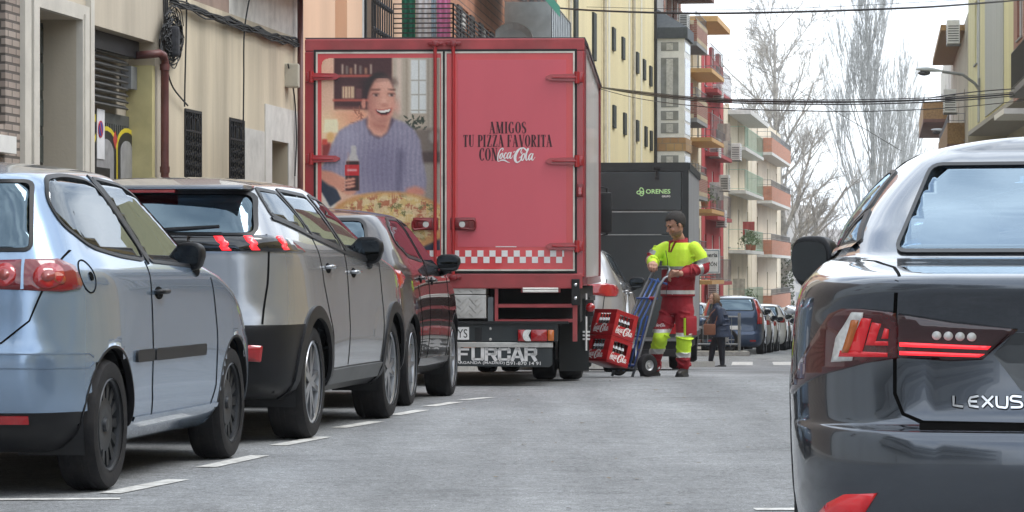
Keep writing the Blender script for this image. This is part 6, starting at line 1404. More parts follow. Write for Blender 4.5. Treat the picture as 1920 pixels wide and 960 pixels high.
    for i, y0 in enumerate((612, 626, 640)): put(el(200, y0, 26, 6, 1, -10), (228, 168, 146)); 
    put(pol([(430, 650), (470, 638), (505, 650), (510, 676), (430, 676)], 3), (218, 150, 132))
    # pizza
    pz = el(360, 782, 252, 122, 2); put(rect(84, 760, 572, 900, 2), (120, 86, 76)); put(pz, (206, 150, 96)); inner = el(368, 772, 224, 100, 3); put(inner, (226, 196, 130))
    n1, n2, n3 = noise(4), noise(4), noise(3)
    put(inner*(n1 > .64), (178, 92, 70), .8); put(inner*(n2 > .62), (98, 108, 62), .8); put(inner*(n3 > .50), (240, 222, 182), .8); put(inner*noise(1), (214, 184, 140), .5); put(pz*noise(2)*(1-inner), (240, 200, 150), .5)
    put(rect(84, 850, 572, 900, 3)*(1-pz), (54, 60, 82))
    g_ = rng.normal(0, 5, (ny, nx))[..., None]; fade = (60+.80*img.mean(2))[..., None]
    put(face*el(275, 300, 26, 90, 12), (150, 92, 84), .45); put(face*el(350, 385, 60, 22, 8), (165, 100, 90), .5)
    return (img-128)*1.12+114+g_

def build_lorry():
    D0 = 28.5; S = F/D0; z0 = gz(D0)
    root = thing('delivery_lorry', 'red box delivery lorry with advertising on its rear doors and FURCAR on the mud flap', 'lorry', ((833-960)/S, D0, z0), R(-2.8))
    X = lambda px: (px-833)/S
    Z = lambda py: HC+(HY-py)/S-z0
    L_ = 6.35; yf = .0
    # box body
    m = MB(); m.bbox((X(571), .05, Z(522)), (X(1096), L_, Z(72)), .02); m.build('cargo_box', SIDEW, root)
    m = MB(); m.box((X(1090), .02, Z(534)), (X(1099), .10, Z(76))); m.box((X(1094), .10, Z(92)), (X(1101), L_, Z(80))); m.box((X(1094), .10, Z(534)), (X(1101), L_, Z(520))); m.box((X(1094),L_-.1,Z(534)),(X(1101),L_+.01,Z(80)));m.build('side_edge', DKR, root)
    m = MB(); m.prism([(X(570), Z(70)), (X(1097), Z(71)), (X(1103), Z(84)), (X(1103), Z(90)), (X(1090), Z(76)), (X(575), Z(75))], L_+.05, mtx=Matrix(((1,0,0,0),(0,0,1,-.01),(0,1,0,0),(0,0,0,1)))); m.build('roof_cap', mat('dark roof rail', (.05,.035,.04), .5, var=.3), root)
    def fr(x0, y0, x1, y1, t, ya, yb, mm, nm, par=root):
        b = MB(); b.box((X(x0), ya, Z(y1)), (X(x0+t), yb, Z(y0))); b.box((X(x1-t), ya, Z(y1)), (X(x1), yb, Z(y0)))
        b.box((X(x0+t), ya, Z(y0+t)), (X(x1-t), yb, Z(y0))); b.box((X(x0+t), ya, Z(y1)), (X(x1-t), yb, Z(y1-t))); return b.build(nm, mm, par)
    # rear frame
    b = MB(); b.bbox((X(571), -.035, Z(96)), (X(1096), .05, Z(73)), .012); b.build('header_beam', DULLRED, root)
    b = MB(); b.bbox((X(571), -.03, Z(520)), (X(590), .05, Z(96)), .01); b.build('corner_post', RED, root)
    b = MB(); b.bbox((X(1080), -.03, Z(520)), (X(1096), .05, Z(96)), .01); b.build('corner_post', RED, root)
    b = MB(); b.bbox((X(571), -.05, Z(541)), (X(1092), .05, Z(513)), .012); b.build('rear_sill', DULLRED, root)
    fr(588, 93, 1082, 513, 4.5, -.040, .0, BLACK, 'door_seal')
    # doors
    for (x0, x1) in ((592.5, 831), (835, 1078)):
        d = MB(); d.bbox((X(x0), -.048, Z(508)), (X(x1), .0, Z(97.5)), .006); door = d.build('door', DOORRED, root)
        fr(x0, 97.5, x1, 508, 3.2, -.056, -.049, GASKW, 'gasket', door)
        if x0 < 700:
            fr(x1-.5, 97.5, x1+5, 508, 2.4, -.05, -.03, BLACK, 'centre_seal', door)
            # printed picture, rounded upper left corner
            nx, ny = 176, 270
            px = np.linspace(603, 826, nx); py = np.linspace(109, 469, ny); me = bpy.data.meshes.new('picture')
            GX, GY = np.meshgrid(px, py); V = np.stack([(GX-833)/S, np.full_like(GX, -.0505), HC+(HY-GY)/S-z0], -1).reshape(-1, 3)
            I = np.arange(nx*ny).reshape(ny, nx); fcs = np.stack([I[:-1, :-1], I[1:, :-1], I[1:, 1:], I[:-1, 1:]], -1).reshape(-1, 4)
            cx, cy = GX[:-1, :-1].ravel(), GY[:-1, :-1].ravel(); keep = ~((cx < 615) & (cy < 121) & (np.hypot(cx-615, cy-121) > 12)); fcs = fcs[keep]
            me.from_pydata(V.tolist(), [], fcs.tolist()); img = np.clip(poster_colours(nx, ny), 0, 255)/255; li = np.where(img < .04045, img/12.92, ((img+.055)/1.055)**2.4)
            at = me.color_attributes.new('print', 'FLOAT_COLOR', 'POINT'); at.data.foreach_set('color', np.concatenate([li.reshape(-1, 3)*.9, np.ones((nx*ny, 1))], 1).ravel())
            pm_, n, bs = nodes_of('printed picture'); a_ = n.nodes.new('ShaderNodeAttribute'); a_.attribute_name = 'print'; n.links.new(a_.outputs['Color'], bs.inputs['Base Color']); bs.inputs['Roughness'].default_value = .4; bs.inputs['Coat Weight'].default_value = .15
            me.materials.append(pm_); o = bpy.data.objects.new('printed_picture', me); COL.objects.link(o); o.parent = door; o['label'] = 'advert print of a smiling woman in a grey jumper with bottle and pizza'
        else:
            b = MB(); b.box((X(859), -.0510, Z(463)), (X(1062), -.049, Z(113))); b.build('vinyl_panel', PINK, door)
            b = MB(); b.box((X(930), -.0525, Z(463.4)), (X(969), -.0512, Z(462))); b.build('small_print', WHITEV, door)
            # lettering
            mt = lambda px, py, yo=-.0535: face_mtx((X(px), yo, Z(py)), (1, 0, 0), (0, 0, 1))
            b = MB()
            for t, xa, xb, ya, yb in (('AMIGOS', 918, 988, 229, 251), ('TU PIZZA FAVORITA', 869, 1036, 253.5, 276), ('CON', 899, 934, 278, 302)):
                b.add(*serif_text(t, (yb-ya)/S, mt(xa, yb), width=(xb-xa)/S))
            b.build('slogan', TEXTM, door)
            b = MB(); b.add(*script_mesh(mt(932, 303, -.0555), 73/S, 1.15)); b.build('script_logo', WHITEV, door)
        # chequer strip: alternate cells of two rows, printed over the door
        b = MB(); cw = 11.35; k = 0
        xx = 795 if x0 < 700 else 839
        while xx < (822 if x0 < 700 else 1056):
            if not (848 < xx+cw*.5 < 853):
                r0 = k % 2; b.box((X(xx), -.0520, Z(481.3+(0 if r0 else 11.9))), (X(min(xx+cw, 829 if x0 < 700 else 1058)), -.0505, Z(469.6+(0 if r0 else 11.9))))
            xx += cw; k += 1
        b.build('chequer_strip', WHITEV, door)
        # lock bar with brackets and latch
        bx = 817 if x0 < 700 else 851
        b = MB(); b.cyl((X(bx), -.085, Z(524)), (X(bx), -.085, Z(80)), .016, 10); lb = b.build('lock_bar', RED, door, auto=40)
        b = MB(); 
        for by in (82, 519): b.bbox((X(bx-15), -.075, Z(by+4)), (X(bx+15), -.05, Z(by-3)), .01); b.bbox((X(bx-6), -.108, Z(by+6)), (X(bx+6), -.05, Z(by-4)), .01)
        b.build('bar_bracket', DKR, lb, auto=40)
        s_ = -1 if x0 < 700 else 1; a0, a1 = sorted((bx-s_*6, bx+s_*42))
        b = MB(); b.bbox((X(a0), -.075, Z(432)), (X(a1), -.05, Z(408)), .012); b.bbox((X(a0+9), -.10, Z(428)), (X(a1-12), -.07, Z(411)), .012)
        b.tube([(X(bx+s_*14), -.105, Z(414)), (X(bx+s_*38), -.115, Z(412)), (X(bx+s_*42), -.115, Z(417)), (X(bx+s_*42), -.115, Z(427)), (X(bx+s_*38), -.115, Z(431)), (X(bx+s_*14), -.105, Z(428))], .010, 8)
        b.build('latch', DKR, door, auto=40)
        b = MB(); b.cyl((X(bx+s_*17), -.105, Z(421)), (X(bx+s_*17), -.095, Z(421)), .028, 16); b.build('latch_lock', ALUM, door, auto=40)
        for hy in ((144, 298, 462) if x0 < 700 else (147, 303, 462)):
            xh = 572 if x0 < 700 else 1094; e = 638 if x0 < 700 else 1024; s2 = 1 if e > xh else -1
            b = MB()
            poly = [(X(xh+s2*15), Z(hy+7)), (X(e-s2*8), Z(hy+5.5)), (X(e), Z(hy+1)), (X(e), Z(hy-2)), (X(e-s2*8), Z(hy-6)), (X(xh+s2*15), Z(hy-7))]
            b.prism(poly if s2 > 0 else poly[::-1], .030, mtx=Matrix(((1,0,0,0),(0,0,-1,-.05),(0,1,0,0),(0,0,0,1))))
            b.bbox(tuple(sorted((X(xh+s2*12), X(e-s2*12)))[:1])+(-.092, Z(hy+2)), (sorted((X(xh+s2*12), X(e-s2*12)))[1], -.075, Z(hy-2)), .006)
            b.cyl((X(xh+s2*12), -.068, Z(hy+11)), (X(xh+s2*12), -.068, Z(hy-11)), .024, 12)
            b.bbox((min(X(xh), X(xh+s2*12)), -.06, Z(hy+9)), (max(X(xh), X(xh+s2*12)), -.03, Z(hy-9)), .01)
            b.build('hinge', RED, door, auto=40)
    b = MB(); b.bbox((X(1081), -.06, Z(370)), (X(1095), -.03, Z(345)), .015); ml = b.build('side_marker', DKR, root, auto=40); b = MB(); b.bbox((X(1084), -.072, Z(366)), (X(1092), -.058, Z(352)), .01); b.build('marker_lens', REDLAMP, ml)
    # understructure
    b = MB(); b.box((X(600), .55, Z(606)), (X(1085), 5.8, Z(541))); b.box((X(700), .5, Z(672)), (X(760), 5.5, Z(612))); b.box((X(930), .5, Z(672)), (X(985), 5.5, Z(612)));
    b.cyl((X(640), 1.85, .49), (X(1040), 1.85, .49), .09, 12); b.ball((X(833), 1.85, .49), .2); b.build('chassis', UNDER, root)
    b = MB(); b.box((X(571), .06, Z(541)), (X(1090), .5, Z(538))); b.build('floor_panel', UNDER, root)
    # tread plate locker on the left, with raised bars
    for ya, yb in ((535.5, 552), (553.5, 597)):
        b = MB(); b.bbox((X(760), -.02, Z(yb)), (X(912), .45, Z(ya)), .006)
        r_ = 0; zz = Z(yb)+.03
        while zz < Z(ya)-.015:
            xx = X(770)+(r_ % 2)*.028
            while xx < X(910)-.02:
                s_ = 1 if (round((xx-X(770))/.056)+r_) % 2 else -1
                b.add([Vector((xx+dx*.018-dz*s_*.004, -.021-.003*q, zz+dx*s_*.016+dz*.004)) for dx, dz, q in ((-1,-1,0),(1,-1,0),(1,1,1),(-1,1,1))], [(0,1,2,3)])
                xx += .056
            zz += .034; r_ += 1
        b.build('tread_plate_locker', ALUM, root)
    # red ladder frame with shelves
    b = MB(); b.box((X(928), -.02, Z(605)), (X(934), .06, Z(541))); b.build('frame_post', DULLRED, root); b = MB(); b.box((X(1074), -.02, Z(640)), (X(1082), .08, Z(541))); b.build('frame_post', DULLRED, root)
    for (ya, yb) in ((575.5, 570), (603, 599)):
        b = MB(); b.box((X(934), -.01, Z(ya+1)), (X(1074), .5, Z(yb))); b.build('frame_rail', DULLRED, root)
    b = MB(); b.box((X(915), .0, Z(602)), (X(925), .05, Z(557))); b.build('grey_bracket', mat('grey steel', (.15,.16,.17), .5, metal=.4), root)
    b = MB(); b.bbox((X(977), -.04, Z(549)), (X(1051), .02, Z(538)), .008); wl = b.build('work_lamp', DKR, root)
    b = MB()
    for y0 in (540, 545): b.cyl((X(981), -.045, Z(y0+1)), (X(1047), -.045, Z(y0+1)), .011, 8)
    b.build('lamp_tube', mat('white lamp tube', (.85, .83, .78), .3), wl)
    b = MB(); b.bbox((X(1072), -.07, Z(572)), (X(1087), -.03, Z(523)), .006); bp_ = b.build('black_plate', BLACK, root)
    b = MB()
    for by in (534, 559): b.ball((X(1079.5), -.072, Z(by)), .016, sc=(1, .4, 1))
    b.build('bolt', CHROME, bp_)
    # bumper beam
    b = MB(); b.bbox((X(620), -.03, Z(641)), (X(1046), .12, Z(604)), .012); bb = b.build('bumper', mat('dark bumper', (.022,.028,.031), .5, var=.3, dirt=.15), root)
    b = MB(); b.box((X(620), -.055, Z(607)), (X(1066), .1, Z(602))); b.build('bumper_ledge', BLACK, bb)
    b = MB(); b.box((X(891), -.036, Z(638)), (X(904), -.028, Z(614))); 
    b.build('bumper_bracket', BLACK, bb)
    for by in (616, 636):
        b = MB(); b.ball((X(920), -.033, Z(by)), .013, sc=(1, .4, 1)); b.build('bolt', ALUM, bb)
    b = MB(); b.bbox((X(776), -.042, Z(637)), (X(880), -.031, Z(613)), .004); pl = b.build('number_plate', WHITEV, bb)
    b = MB(); b.add(*text_mesh('YS', 16/S, face_mtx((X(858), -.0435, Z(633)), (1,0,0), (0,0,1)), bold=.0, width=19/S)); b.build('plate_letters', BLACK, pl)
    # lamp cluster
    for sg in (1, -1):
        xc = lambda px: X(px) if sg > 0 else X(1666-px)
        def bx(a, b_, ya, yb, y0, y1, r=.012): q = MB(); q.bbox((min(xc(a), xc(b_)), y0, Z(yb)), (max(xc(a), xc(b_)), y1, Z(ya)), r); return q
        lc = bx(970, 1041, 616, 641, -.07, -.03).build('tail_light', BLACK, root, auto=40)
        bx(972, 986, 617.5, 639.5, -.085, -.06).build('brake_lens', REDLAMP, lc, auto=40)
        q = MB(); q.prism([(xc(988+7*math.cos(t)*sg*1), Z(628.5+10.5*math.sin(t))) for t in np.linspace(math.pi*.5, math.pi*1.5, 10)][::1]+[(xc(997), Z(618)), (xc(992), Z(628.5)), (xc(997), Z(639))], .02, mtx=Matrix(((1,0,0,0),(0,0,1,-.09),(0,1,0,0),(0,0,0,1)))); q.build('reversing_lens', CLEARL, lc)
        bx(996, 1027, 617.5, 639.5, -.085, -.06).build('tail_lens', REDLAMP, lc, auto=40)
        bx(1027.5, 1039.5, 618, 639, -.085, -.06).build('indicator_lens', AMBER, lc, auto=40)
    # tread strip and mud flap
    b = MB(); b.bbox((X(630), -.045, Z(651)), (X(1037), .02, Z(641.5)), .004)
    for k in range(60):
        xx = X(640)+k*.033; b.add([Vector((xx+dx, -.046-.002*q, Z(646.5)+dz)) for dx, dz, q in ((-.012,-.012,0),(-.006,-.014,0),(.012,.012,1),(.006,.014,1))], [(0,1,2,3)])
    b.build('tread_strip', ALUM, root)
    b = MB(); b.prism([(X(630), Z(652)), (X(1036), Z(652)), (X(1036), Z(683)), (X(1030), Z(688)), (X(630), Z(684))][::-1], .014, mtx=Matrix(((1,0,0,0),(0,0,1,-.03),(0,1,0,0),(0,0,0,1)))); fl = b.build('mud_flap', mat('grey black flap', (.03,.037,.04), .5, var=.2, dirt=.12), root)
    fm = lambda px, py: face_mtx((X(px), -.0325, Z(py)), (1, 0, -.004), (.004, 0, 1))
    # blocky extended capitals
    GB = {'F': [[(0,0),(0,1)],[(0,.92),(.85,.92)],[(0,.50),(.72,.50)]], 'U': [[(.08,1),(.08,.12),(.14,.06),(.86,.06),(.92,.12),(.92,1)]], 'R': [[(.08,0),(.08,1)],[(.08,.93),(.86,.93),(.92,.85),(.92,.56),(.86,.5),(.08,.5)],[(.60,.5),(.92,.0)]],
          'C': [[(.92,.68),(.92,.88),(.86,.94),(.14,.94),(.08,.88),(.08,.12),(.14,.06),(.86,.06),(.92,.12),(.92,.32)]], 'A': [[(.04,0),(.42,1)],[(.58,1),(.96,0)],[(.2,.28),(.8,.28)],[(.38,.93),(.62,.93)]]}
    vs, fs = [], []; cwid = 21.0/S; adv = 24.8/S; hh = 21.5/S; mtx = fm(861, 674.5)
    for i, ch in enumerate('FURCAR'):
        for st in GB[ch]:
            vert = lambda p, q: abs(p[0]-q[0]) < .12
            pts = [(i*adv+p[0]*cwid, p[1]*hh) for p in st]
            for a, b_ in zip(pts, pts[1:]):
                wd = 6.3/S if abs(a[0]-b_[0]) < abs(a[1]-b_[1]) else 4.2/S
                d = np.array(b_)-np.array(a); l = np.hypot(*d); e = d/l*wd*.3
                stroke_faces([(a[0]-e[0], a[1]-e[1], wd), (b_[0]+e[0], b_[1]+e[1], wd)], mtx, vs, fs)
    q = MB(); q.add(vs, fs); q.build('flap_lettering', WHITEV, fl)
    q = MB(); q.add(*text_mesh('ARGANDA (MADRID)', 6.6/S, fm(856, 683.5), width=91/S, bold=.012)); q.add(*text_mesh('91-870 14 91', 6.6/S, fm(957, 684), width=57/S, bold=.012))
    q.build('flap_small_print', WHITEV, fl)
    q = MB(); q.box((X(950), -.034, Z(684)), (X(955.5), -.0315, Z(677.5))); q.build('flap_phone_sign', WHITEV, fl)
    q = MB(); q.cyl((X(952.7), -.0352, Z(681)), (X(952.7), -.0342, Z(681)), .009, 12); q.build('phone_dial', BLACK, fl)
    # side mud flap on the right wheel, wheels
    lorry_wheels = []
    for yy in (1.85, 5.35):
        for sg in (-1, 1):
            q = MB(); rr = .43; wv = .52 if yy < 3 else .27
            M_ = Matrix.Translation((sg*(X(1090)-.02-wv/2), yy, rr)) @ Matrix.Rotation(R(90)*(-sg), 4, 'Y')
            q.lathe([(.0, -.02), (.23, -.02), (.25, wv/2), (.24, wv/2)], 28, mtx=M_); wh = q.build('wheel', ALUM, root, auto=35)
            q = MB()
            for c0, hw in (((-wv/4, wv/4-.012), (wv/4, wv/4-.012)) if yy < 3 else ((0, wv/2),)):
                q.lathe([(.25, c0-hw*.9), (.36, c0-hw*1.0), (.41, c0-hw*.9), (.43, c0-hw*.6), (.43, c0+hw*.6), (.41, c0+hw*.9), (.36, c0+hw), (.25, c0+hw*.9)], 40, mtx=M_)
            q.build('tyre', RUBBER, wh, auto=35)
    for xa_, xb_ in ((1040, 1098), (572, 630)): q = MB(); q.box((X(xa_), 1.28, .10), (X(xb_), 1.30, .80)); q.build('wheel_flap', mat('worn flap', (.016,.019,.02), .7, dirt=.12), root)
    q = MB(); q.tube([(X(1093), 1.20, .85), (X(1093), 1.2, .30)], .01); 
    for k in range(3): q.box((X(1086), 1.26, .40+k*.035), (X(1100), 1.275, .418+k*.035))
    q.build('flap_stripes', WHITEV, root)
    q = MB(); q.bbox((X(1096), .25, Z(594)), (X(1112), .33, Z(562)), .012); sl = q.build('side_lamp_bracket', UNDER, root, auto=40); q = MB(); q.ball((X(1106), .24, Z(577)), .045, sc=(1, .6, 1)); q.build('side_lamp', REDLAMP, sl, smooth=True)
    # cab ahead of the box
    q = MB(); q.bbox((-1.12, L_+.15, .55), (1.12, L_+2.0, 2.55), .12); cab = q.build('cab', RED, root, auto=40)
    q = MB(); q.box((-1.0, L_+2.005, 1.5), (1.0, L_+2.02, 2.3)); q.build('windscreen', DARKGLASS, cab)
    for sg in (-1, 1):
        q = MB(); q.box((sg*1.118, L_+.9, 1.5), (sg*1.128, L_+1.85, 2.25)); q.build('side_window', DARKGLASS, cab)
        q = MB(); q.tube([(sg*1.12, L_+1.8, 2.1), (sg*1.36, L_+1.85, 2.05), (sg*1.36, L_+1.85, 1.5), (sg*1.12, L_+1.8, 1.45)], .014, 6); q.bbox((sg*1.33-.09, L_+1.80, 1.52), (sg*1.33+.09, L_+1.88, 2.0), .03); q.build('cab_mirror', BLACK, cab, auto=40)
    q = MB(); q.box((-.45, .6, .55), (.45, L_+1.9, .75)); q.build('chassis_rail', UNDER, root)
    q = MB(); q.box((X(1090), 2.6, .45), (X(1094), 5.0, .5)); q.box((X(1090), 2.6, .75), (X(1094), 5.0, .8)); q.build('side_guard', UNDER, root)
    return root
build_lorry()

def build_dark_lorry():
    D0 = 45.0; S = F/D0; z0 = gz(D0)-.02
    X = lambda px: (px-1150)/S
    Z = lambda py: HC+(HY-py)/S-z0
    root = thing('dark_lorry', 'dark grey box lorry reading ORENES on its rear, parked ahead of the red lorry', 'lorry', ((1150-960)/S, D0, z0), R(-5.2))
    DG = mat('dark grey lorry panel', (.026, .033, .035), .28, coat=.5, var=.35, scale=1.1, dirt=.10, coatr=.15)
    DG2 = mat('dark frame', (.018, .021, .022), .5, var=.2)
    m = MB(); m.bbox((X(1005), .04, Z(640)), (X(1290), 5.4, Z(309)), .02); m.build('cargo_box', mat('brushed side panel', (.34,.35,.36), .4, metal=.3, var=.2, streak=True, dirt=.2), root)
    m = MB(); m.box((X(1004), -.03, Z(322)), (X(1291), .05, Z(305))); m.box((X(1279), -.025, Z(640)), (X(1291), .05, Z(322))); m.box((X(1004), -.025, Z(640)), (X(1016), .05, Z(322))); m.build('rear_frame', DG2, root)
    m = MB(); m.box((X(1290), .05, Z(318)), (X(1293), 5.42, Z(305))); m.box((X(1290), .05, Z(640)), (X(1293), 5.42, Z(630))); m.build('side_edge', DG2, root)
    m = MB(); m.bbox((X(1017), -.02, Z(394.5)), (X(1278), .03, Z(323)), .01); up = m.build('upper_door', DG, root)
    m = MB(); m.bbox((X(1017), -.026, Z(440)), (X(1278), .03, Z(397.5)), .006); m.bbox((X(1017), -.022, Z(632)), (X(1278), .03, Z(441.5)), .006); lo = m.build('lower_door', DG, root); 
    m = MB(); m.box((X(1020), -.034, Z(398.2)), (X(1250), -.024, Z(396.6))); m.box((X(1020), -.032, Z(440.6)), (X(1240), -.022, Z(439.4))); m.build('door_trim_strip', mat('worn trim', (.4,.42,.42), .5, dirt=.4, scale=20), lo)
    m = MB(); m.bbox((X(1227), -.06, Z(318)), (X(1238), -.03, Z(312)), .01); m.bbox((X(1230), -.05, Z(336)), (X(1235), -.025, Z(318)), .01); m.bbox((X(1229), -.07, Z(337)), (X(1236), -.03, Z(331)), .01); m.build('latch', BLACK, root)
    fm = lambda px, py: face_mtx((X(px), -.0235, Z(py)), (1, 0, 0), (0, 0, 1))
    gr = mat('pale green vinyl', (.50, .80, .36), .5, var=.1)
    q = MB(); q.add(*text_mesh('ORENES', 8.6/S, fm(1211, 363.5), width=46/S, bold=.025)); q.build('lettering', gr, up)
    q = MB(); q.add(*text_mesh('GRUPO', 3.6/S, fm(1241, 370.2), width=16/S, bold=.03)); q.build('small_lettering', WHITEV, up)
    q = MB(); vs, fs = [], []
    for cx, cy, rx, ry, ro in ((1203.5, 357.5, 3.4, 5.4, 20), (1203.5, 363, 3.4, 4.2, -25), (1198, 361, 3.6, 2.8, 10)):
        pts = [(rx/S*math.cos(t)*math.cos(R(ro))-ry/S*math.sin(t)*math.sin(R(ro))+(cx-1193)/S, (368-cy)/S+rx/S*math.cos(t)*math.sin(R(ro))+ry/S*math.sin(t)*math.cos(R(ro)), 1.8/S) for t in np.linspace(0, 2*math.pi, 18)]
        stroke_faces(pts, fm(1193, 368), vs, fs)
    q.add(vs, fs); q.build('emblem', gr, up)
    m = MB(); m.box((X(1010), .1, Z(660)), (X(1285), 5.2, Z(640))); m.box((X(1010), .0, Z(668)), (X(1284), .15, Z(655))); m.build('chassis', UNDER, root)
    for a in (1245, 1020):
        m = MB(); m.bbox((X(a), -.06, Z(626)), (X(a+24), -.02, Z(606)), .01); m.build('tail_light', REDLAMP, root)
    for yy in (1.3, 4.9):
        for sg in (-1, 1):
            q = MB(); M_ = Matrix.Translation((sg*.92, yy, .38)) @ Matrix.Rotation(R(90)*(-sg), 4, 'Y'); q.lathe([(.0, 0), (.2, 0), (.22, .14)], 20, mtx=M_); wh = q.build('wheel', ALUM, root)
            q = MB(); q.lathe([(.22, -.15), (.35, -.15), (.38, -.1), (.38, .1), (.35, .15), (.22, .15)], 30, mtx=M_); q.build('tyre', RUBBER, wh, auto=35)
    m = MB(); m.bbox((-1.05, 5.5, .5), (1.05, 7.2, 2.3), .12); m.build('cab', DG2, root, auto=40)
build_dark_lorry()
# ------------------------------------------------------------------ people, hand truck and crates
def remesh(mb, voxel=.006, smooth=3):
    me = bpy.data.meshes.new('t'); me.from_pydata([tuple(v) for v in mb.v], [], mb.f); o = bpy.data.objects.new('t', me); COL.objects.link(o)
    md = o.modifiers.new('r', 'REMESH'); md.mode = 'VOXEL'; md.voxel_size = voxel
    ms = o.modifiers.new('s', 'SMOOTH'); ms.factor = .5; ms.iterations = smooth
    dg = bpy.context.evaluated_depsgraph_get(); r = bpy.data.meshes.new_from_object(o.evaluated_get(dg)); bpy.data.objects.remove(o); bpy.data.meshes.remove(me); return r
def cone(mb, a, b, r1, r2, n=14, sx=1.0):
    """tapered limb with round ends"""
    a, b = Vector(a), Vector(b); mb.tube([a, b], [r1, r2], n); mb.ball(a, r1, sub=2); mb.ball(b, r2, sub=2)
def limb(mb, pts, rs):
    for i in range(len(pts)-1): cone(mb, pts[i], pts[i+1], rs[i], rs[i+1])
def torso(mb, rings, n=20):
    """rings: (centre, half width vector, half depth vector)"""
    vs = []
    for c, wv, dv in rings:
        for k in range(n):
            t = 2*math.pi*k/n; e = lambda q: math.copysign(abs(q)**.85, q); vs.append(Vector(c)+Vector(wv)*e(math.cos(t))+Vector(dv)*e(math.sin(t)))
    q = len(rings); mb.add(vs, [(i*n+k, i*n+(k+1) % n, (i+1)*n+(k+1) % n, (i+1)*n+k) for i in range(q-1) for k in range(n)]+[tuple(range(n))[::-1], tuple(range((q-1)*n, q*n))])
def make(me, name, mats, parent, classify=None):
    mats = mats if isinstance(mats, (list, tuple)) else [mats]
    for m in mats: me.materials.append(m)
    if classify:
        for p in me.polygons: p.material_index = classify(p.center, p.normal)
    me.polygons.foreach_set('use_smooth', [True]*len(me.polygons)); me.name = name
    o = bpy.data.objects.new(name, me); COL.objects.link(o); o.parent = parent; return o
SKIN = mat('weathered skin', (.40, .21, .145), .55, var=.14, scale=30)
SKIN2 = mat('pale skin', (.52, .32, .24), .55, var=.1, scale=30)
HAIRD = mat('short dark hair', (.022, .018, .016), .7, var=.5, scale=120, bump=.5, bscale=200)
HAIRB = mat('brown hair with pale streaks', (.20, .12, .065), .6, var=.4, scale=60, bump=.3, bscale=150)
HIVIS = mat('fluorescent yellow cloth', (.58, .84, .045), .75, var=.06, scale=9, bump=.3, bscale=14)
WRED = mat('work red cloth', (.28, .010, .020), .8, var=.15, scale=9, bump=.4, bscale=14)
REFL = mat('grey reflective tape', (.30, .31, .31), .35, metal=.4, var=.12, scale=30)
REFW = mat('pale reflective tape', (.62, .62, .60), .4, metal=.2, var=.1, scale=30)
SHOE = mat('black work shoe', (.015, .015, .016), .5, var=.3)

DW = 32.0; Sw = F/DW; fz = gz(DW)
O_ = P(1268, 703, DW); O_.z = fz
man = thing('person', 'man in yellow and red high visibility work clothes pushing a hand truck of red crates', 'person', O_)
def J(px, py, dy=0.0): return Vector(((px-960)/Sw-O_.x, dy, HC+(HY-py)/Sw-O_.z))
# facing: to the photo's left and towards the camera, looking down
fw = Vector((-.76, -.65, 0)).normalized(); rt_ = Vector((-.65, .76, 0)).normalized()   # rt_: his right hand side
head_c = J(1266, 421, -.04); neck = J(1274, 448, .03); chest = J(1274, 490, .03); waist = J(1272, 535, .03); hip = J(1270, 572, .04)
shR, shL = J(1247, 461, .10), J(1303, 462, -.10); elR, elL = J(1221, 488, .02), J(1318, 503, -.12); haR, haL = J(1223, 495, -.24), J(1273, 513, -.32)
hiR, hiL = J(1258, 578, .10), J(1283, 578, -.03); knR, knL = J(1237, 633, -.08), J(1281, 640, -.12); anR, anL = J(1227, 689, .22), J(1281, 689, -.06)
def head_shape(mb, c, f, up=Vector((0, 0, 1)), k=1.0):
    r = f.cross(up).normalized(); m3 = Matrix((f, -r, up)).transposed().to_4x4(); m3.translation = c
    T = lambda x, y, z: m3 @ Vector((x*k, y*k, z*k))
    def el(x, y, z, a, b_, c_): mb.ball((0, 0, 0), 1, sub=3, sc=(1, 1, 1), mtx=m3 @ Matrix.Translation((x*k, y*k, z*k)) @ Matrix.Diagonal((a*k, b_*k, c_*k, 1)))
    el(-.010, 0, .030, .098, .076, .092); el(.012, 0, -.035, .076, .064, .085); el(.030, 0, -.085, .052, .047, .030)   # skull, face, jaw
    el(.068, 0, -.098, .020, .022, .018); el(.078, 0, .022, .020, .056, .012)       # chin, brow ridge
    mb.tube([T(.084, 0, .012), T(.102, 0, -.018), T(.112, 0, -.036)], [.009*k, .012*k, .015*k], 8); el(.098, .011, -.038, .010, .009, .008); el(.098, -.011, -.038, .010, .009, .008)
    el(.074, .036, -.030, .018, .022, .020); el(.074, -.036, -.030, .018, .022, .020) # cheeks
    el(.083, 0, -.064, .014, .026, .007); el(.081, 0, -.076, .013, .022, .007)
    for s_ in (-1, 1): el(-.005, s_*.077, -.005, .018, .008, .032)
    return T
fh_ = Vector((-.90, -.44, 0)); fH = (fh_*.93+Vector((0, 0, -.38))).normalized(); upH = (Vector((0, 0, 1))+fh_*.38).normalized(); upH = (upH-fH*upH.dot(fH)).normalized()
mb = MB(); T = head_shape(mb, head_c, fH, upH, 1.04)
limb(mb, [neck, head_c+Vector((.0, .03, -.06))], [.060, .056]); torso(mb, [(hip, rt_*.15, fw*.10), (waist, rt_*.14, fw*.09), (chest, rt_*.17, fw*.11), (neck+Vector((0, 0, -.06)), rt_*.12, fw*.08)])
limb(mb, [shR, elR, haR], [.050, .042, .030]); limb(mb, [shL, elL, haL], [.050, .042, .030]); limb(mb, [hiR, knR, anR], [.075, .052, .038]); limb(mb, [hiL, knL, anL], [.075, .052, .038])
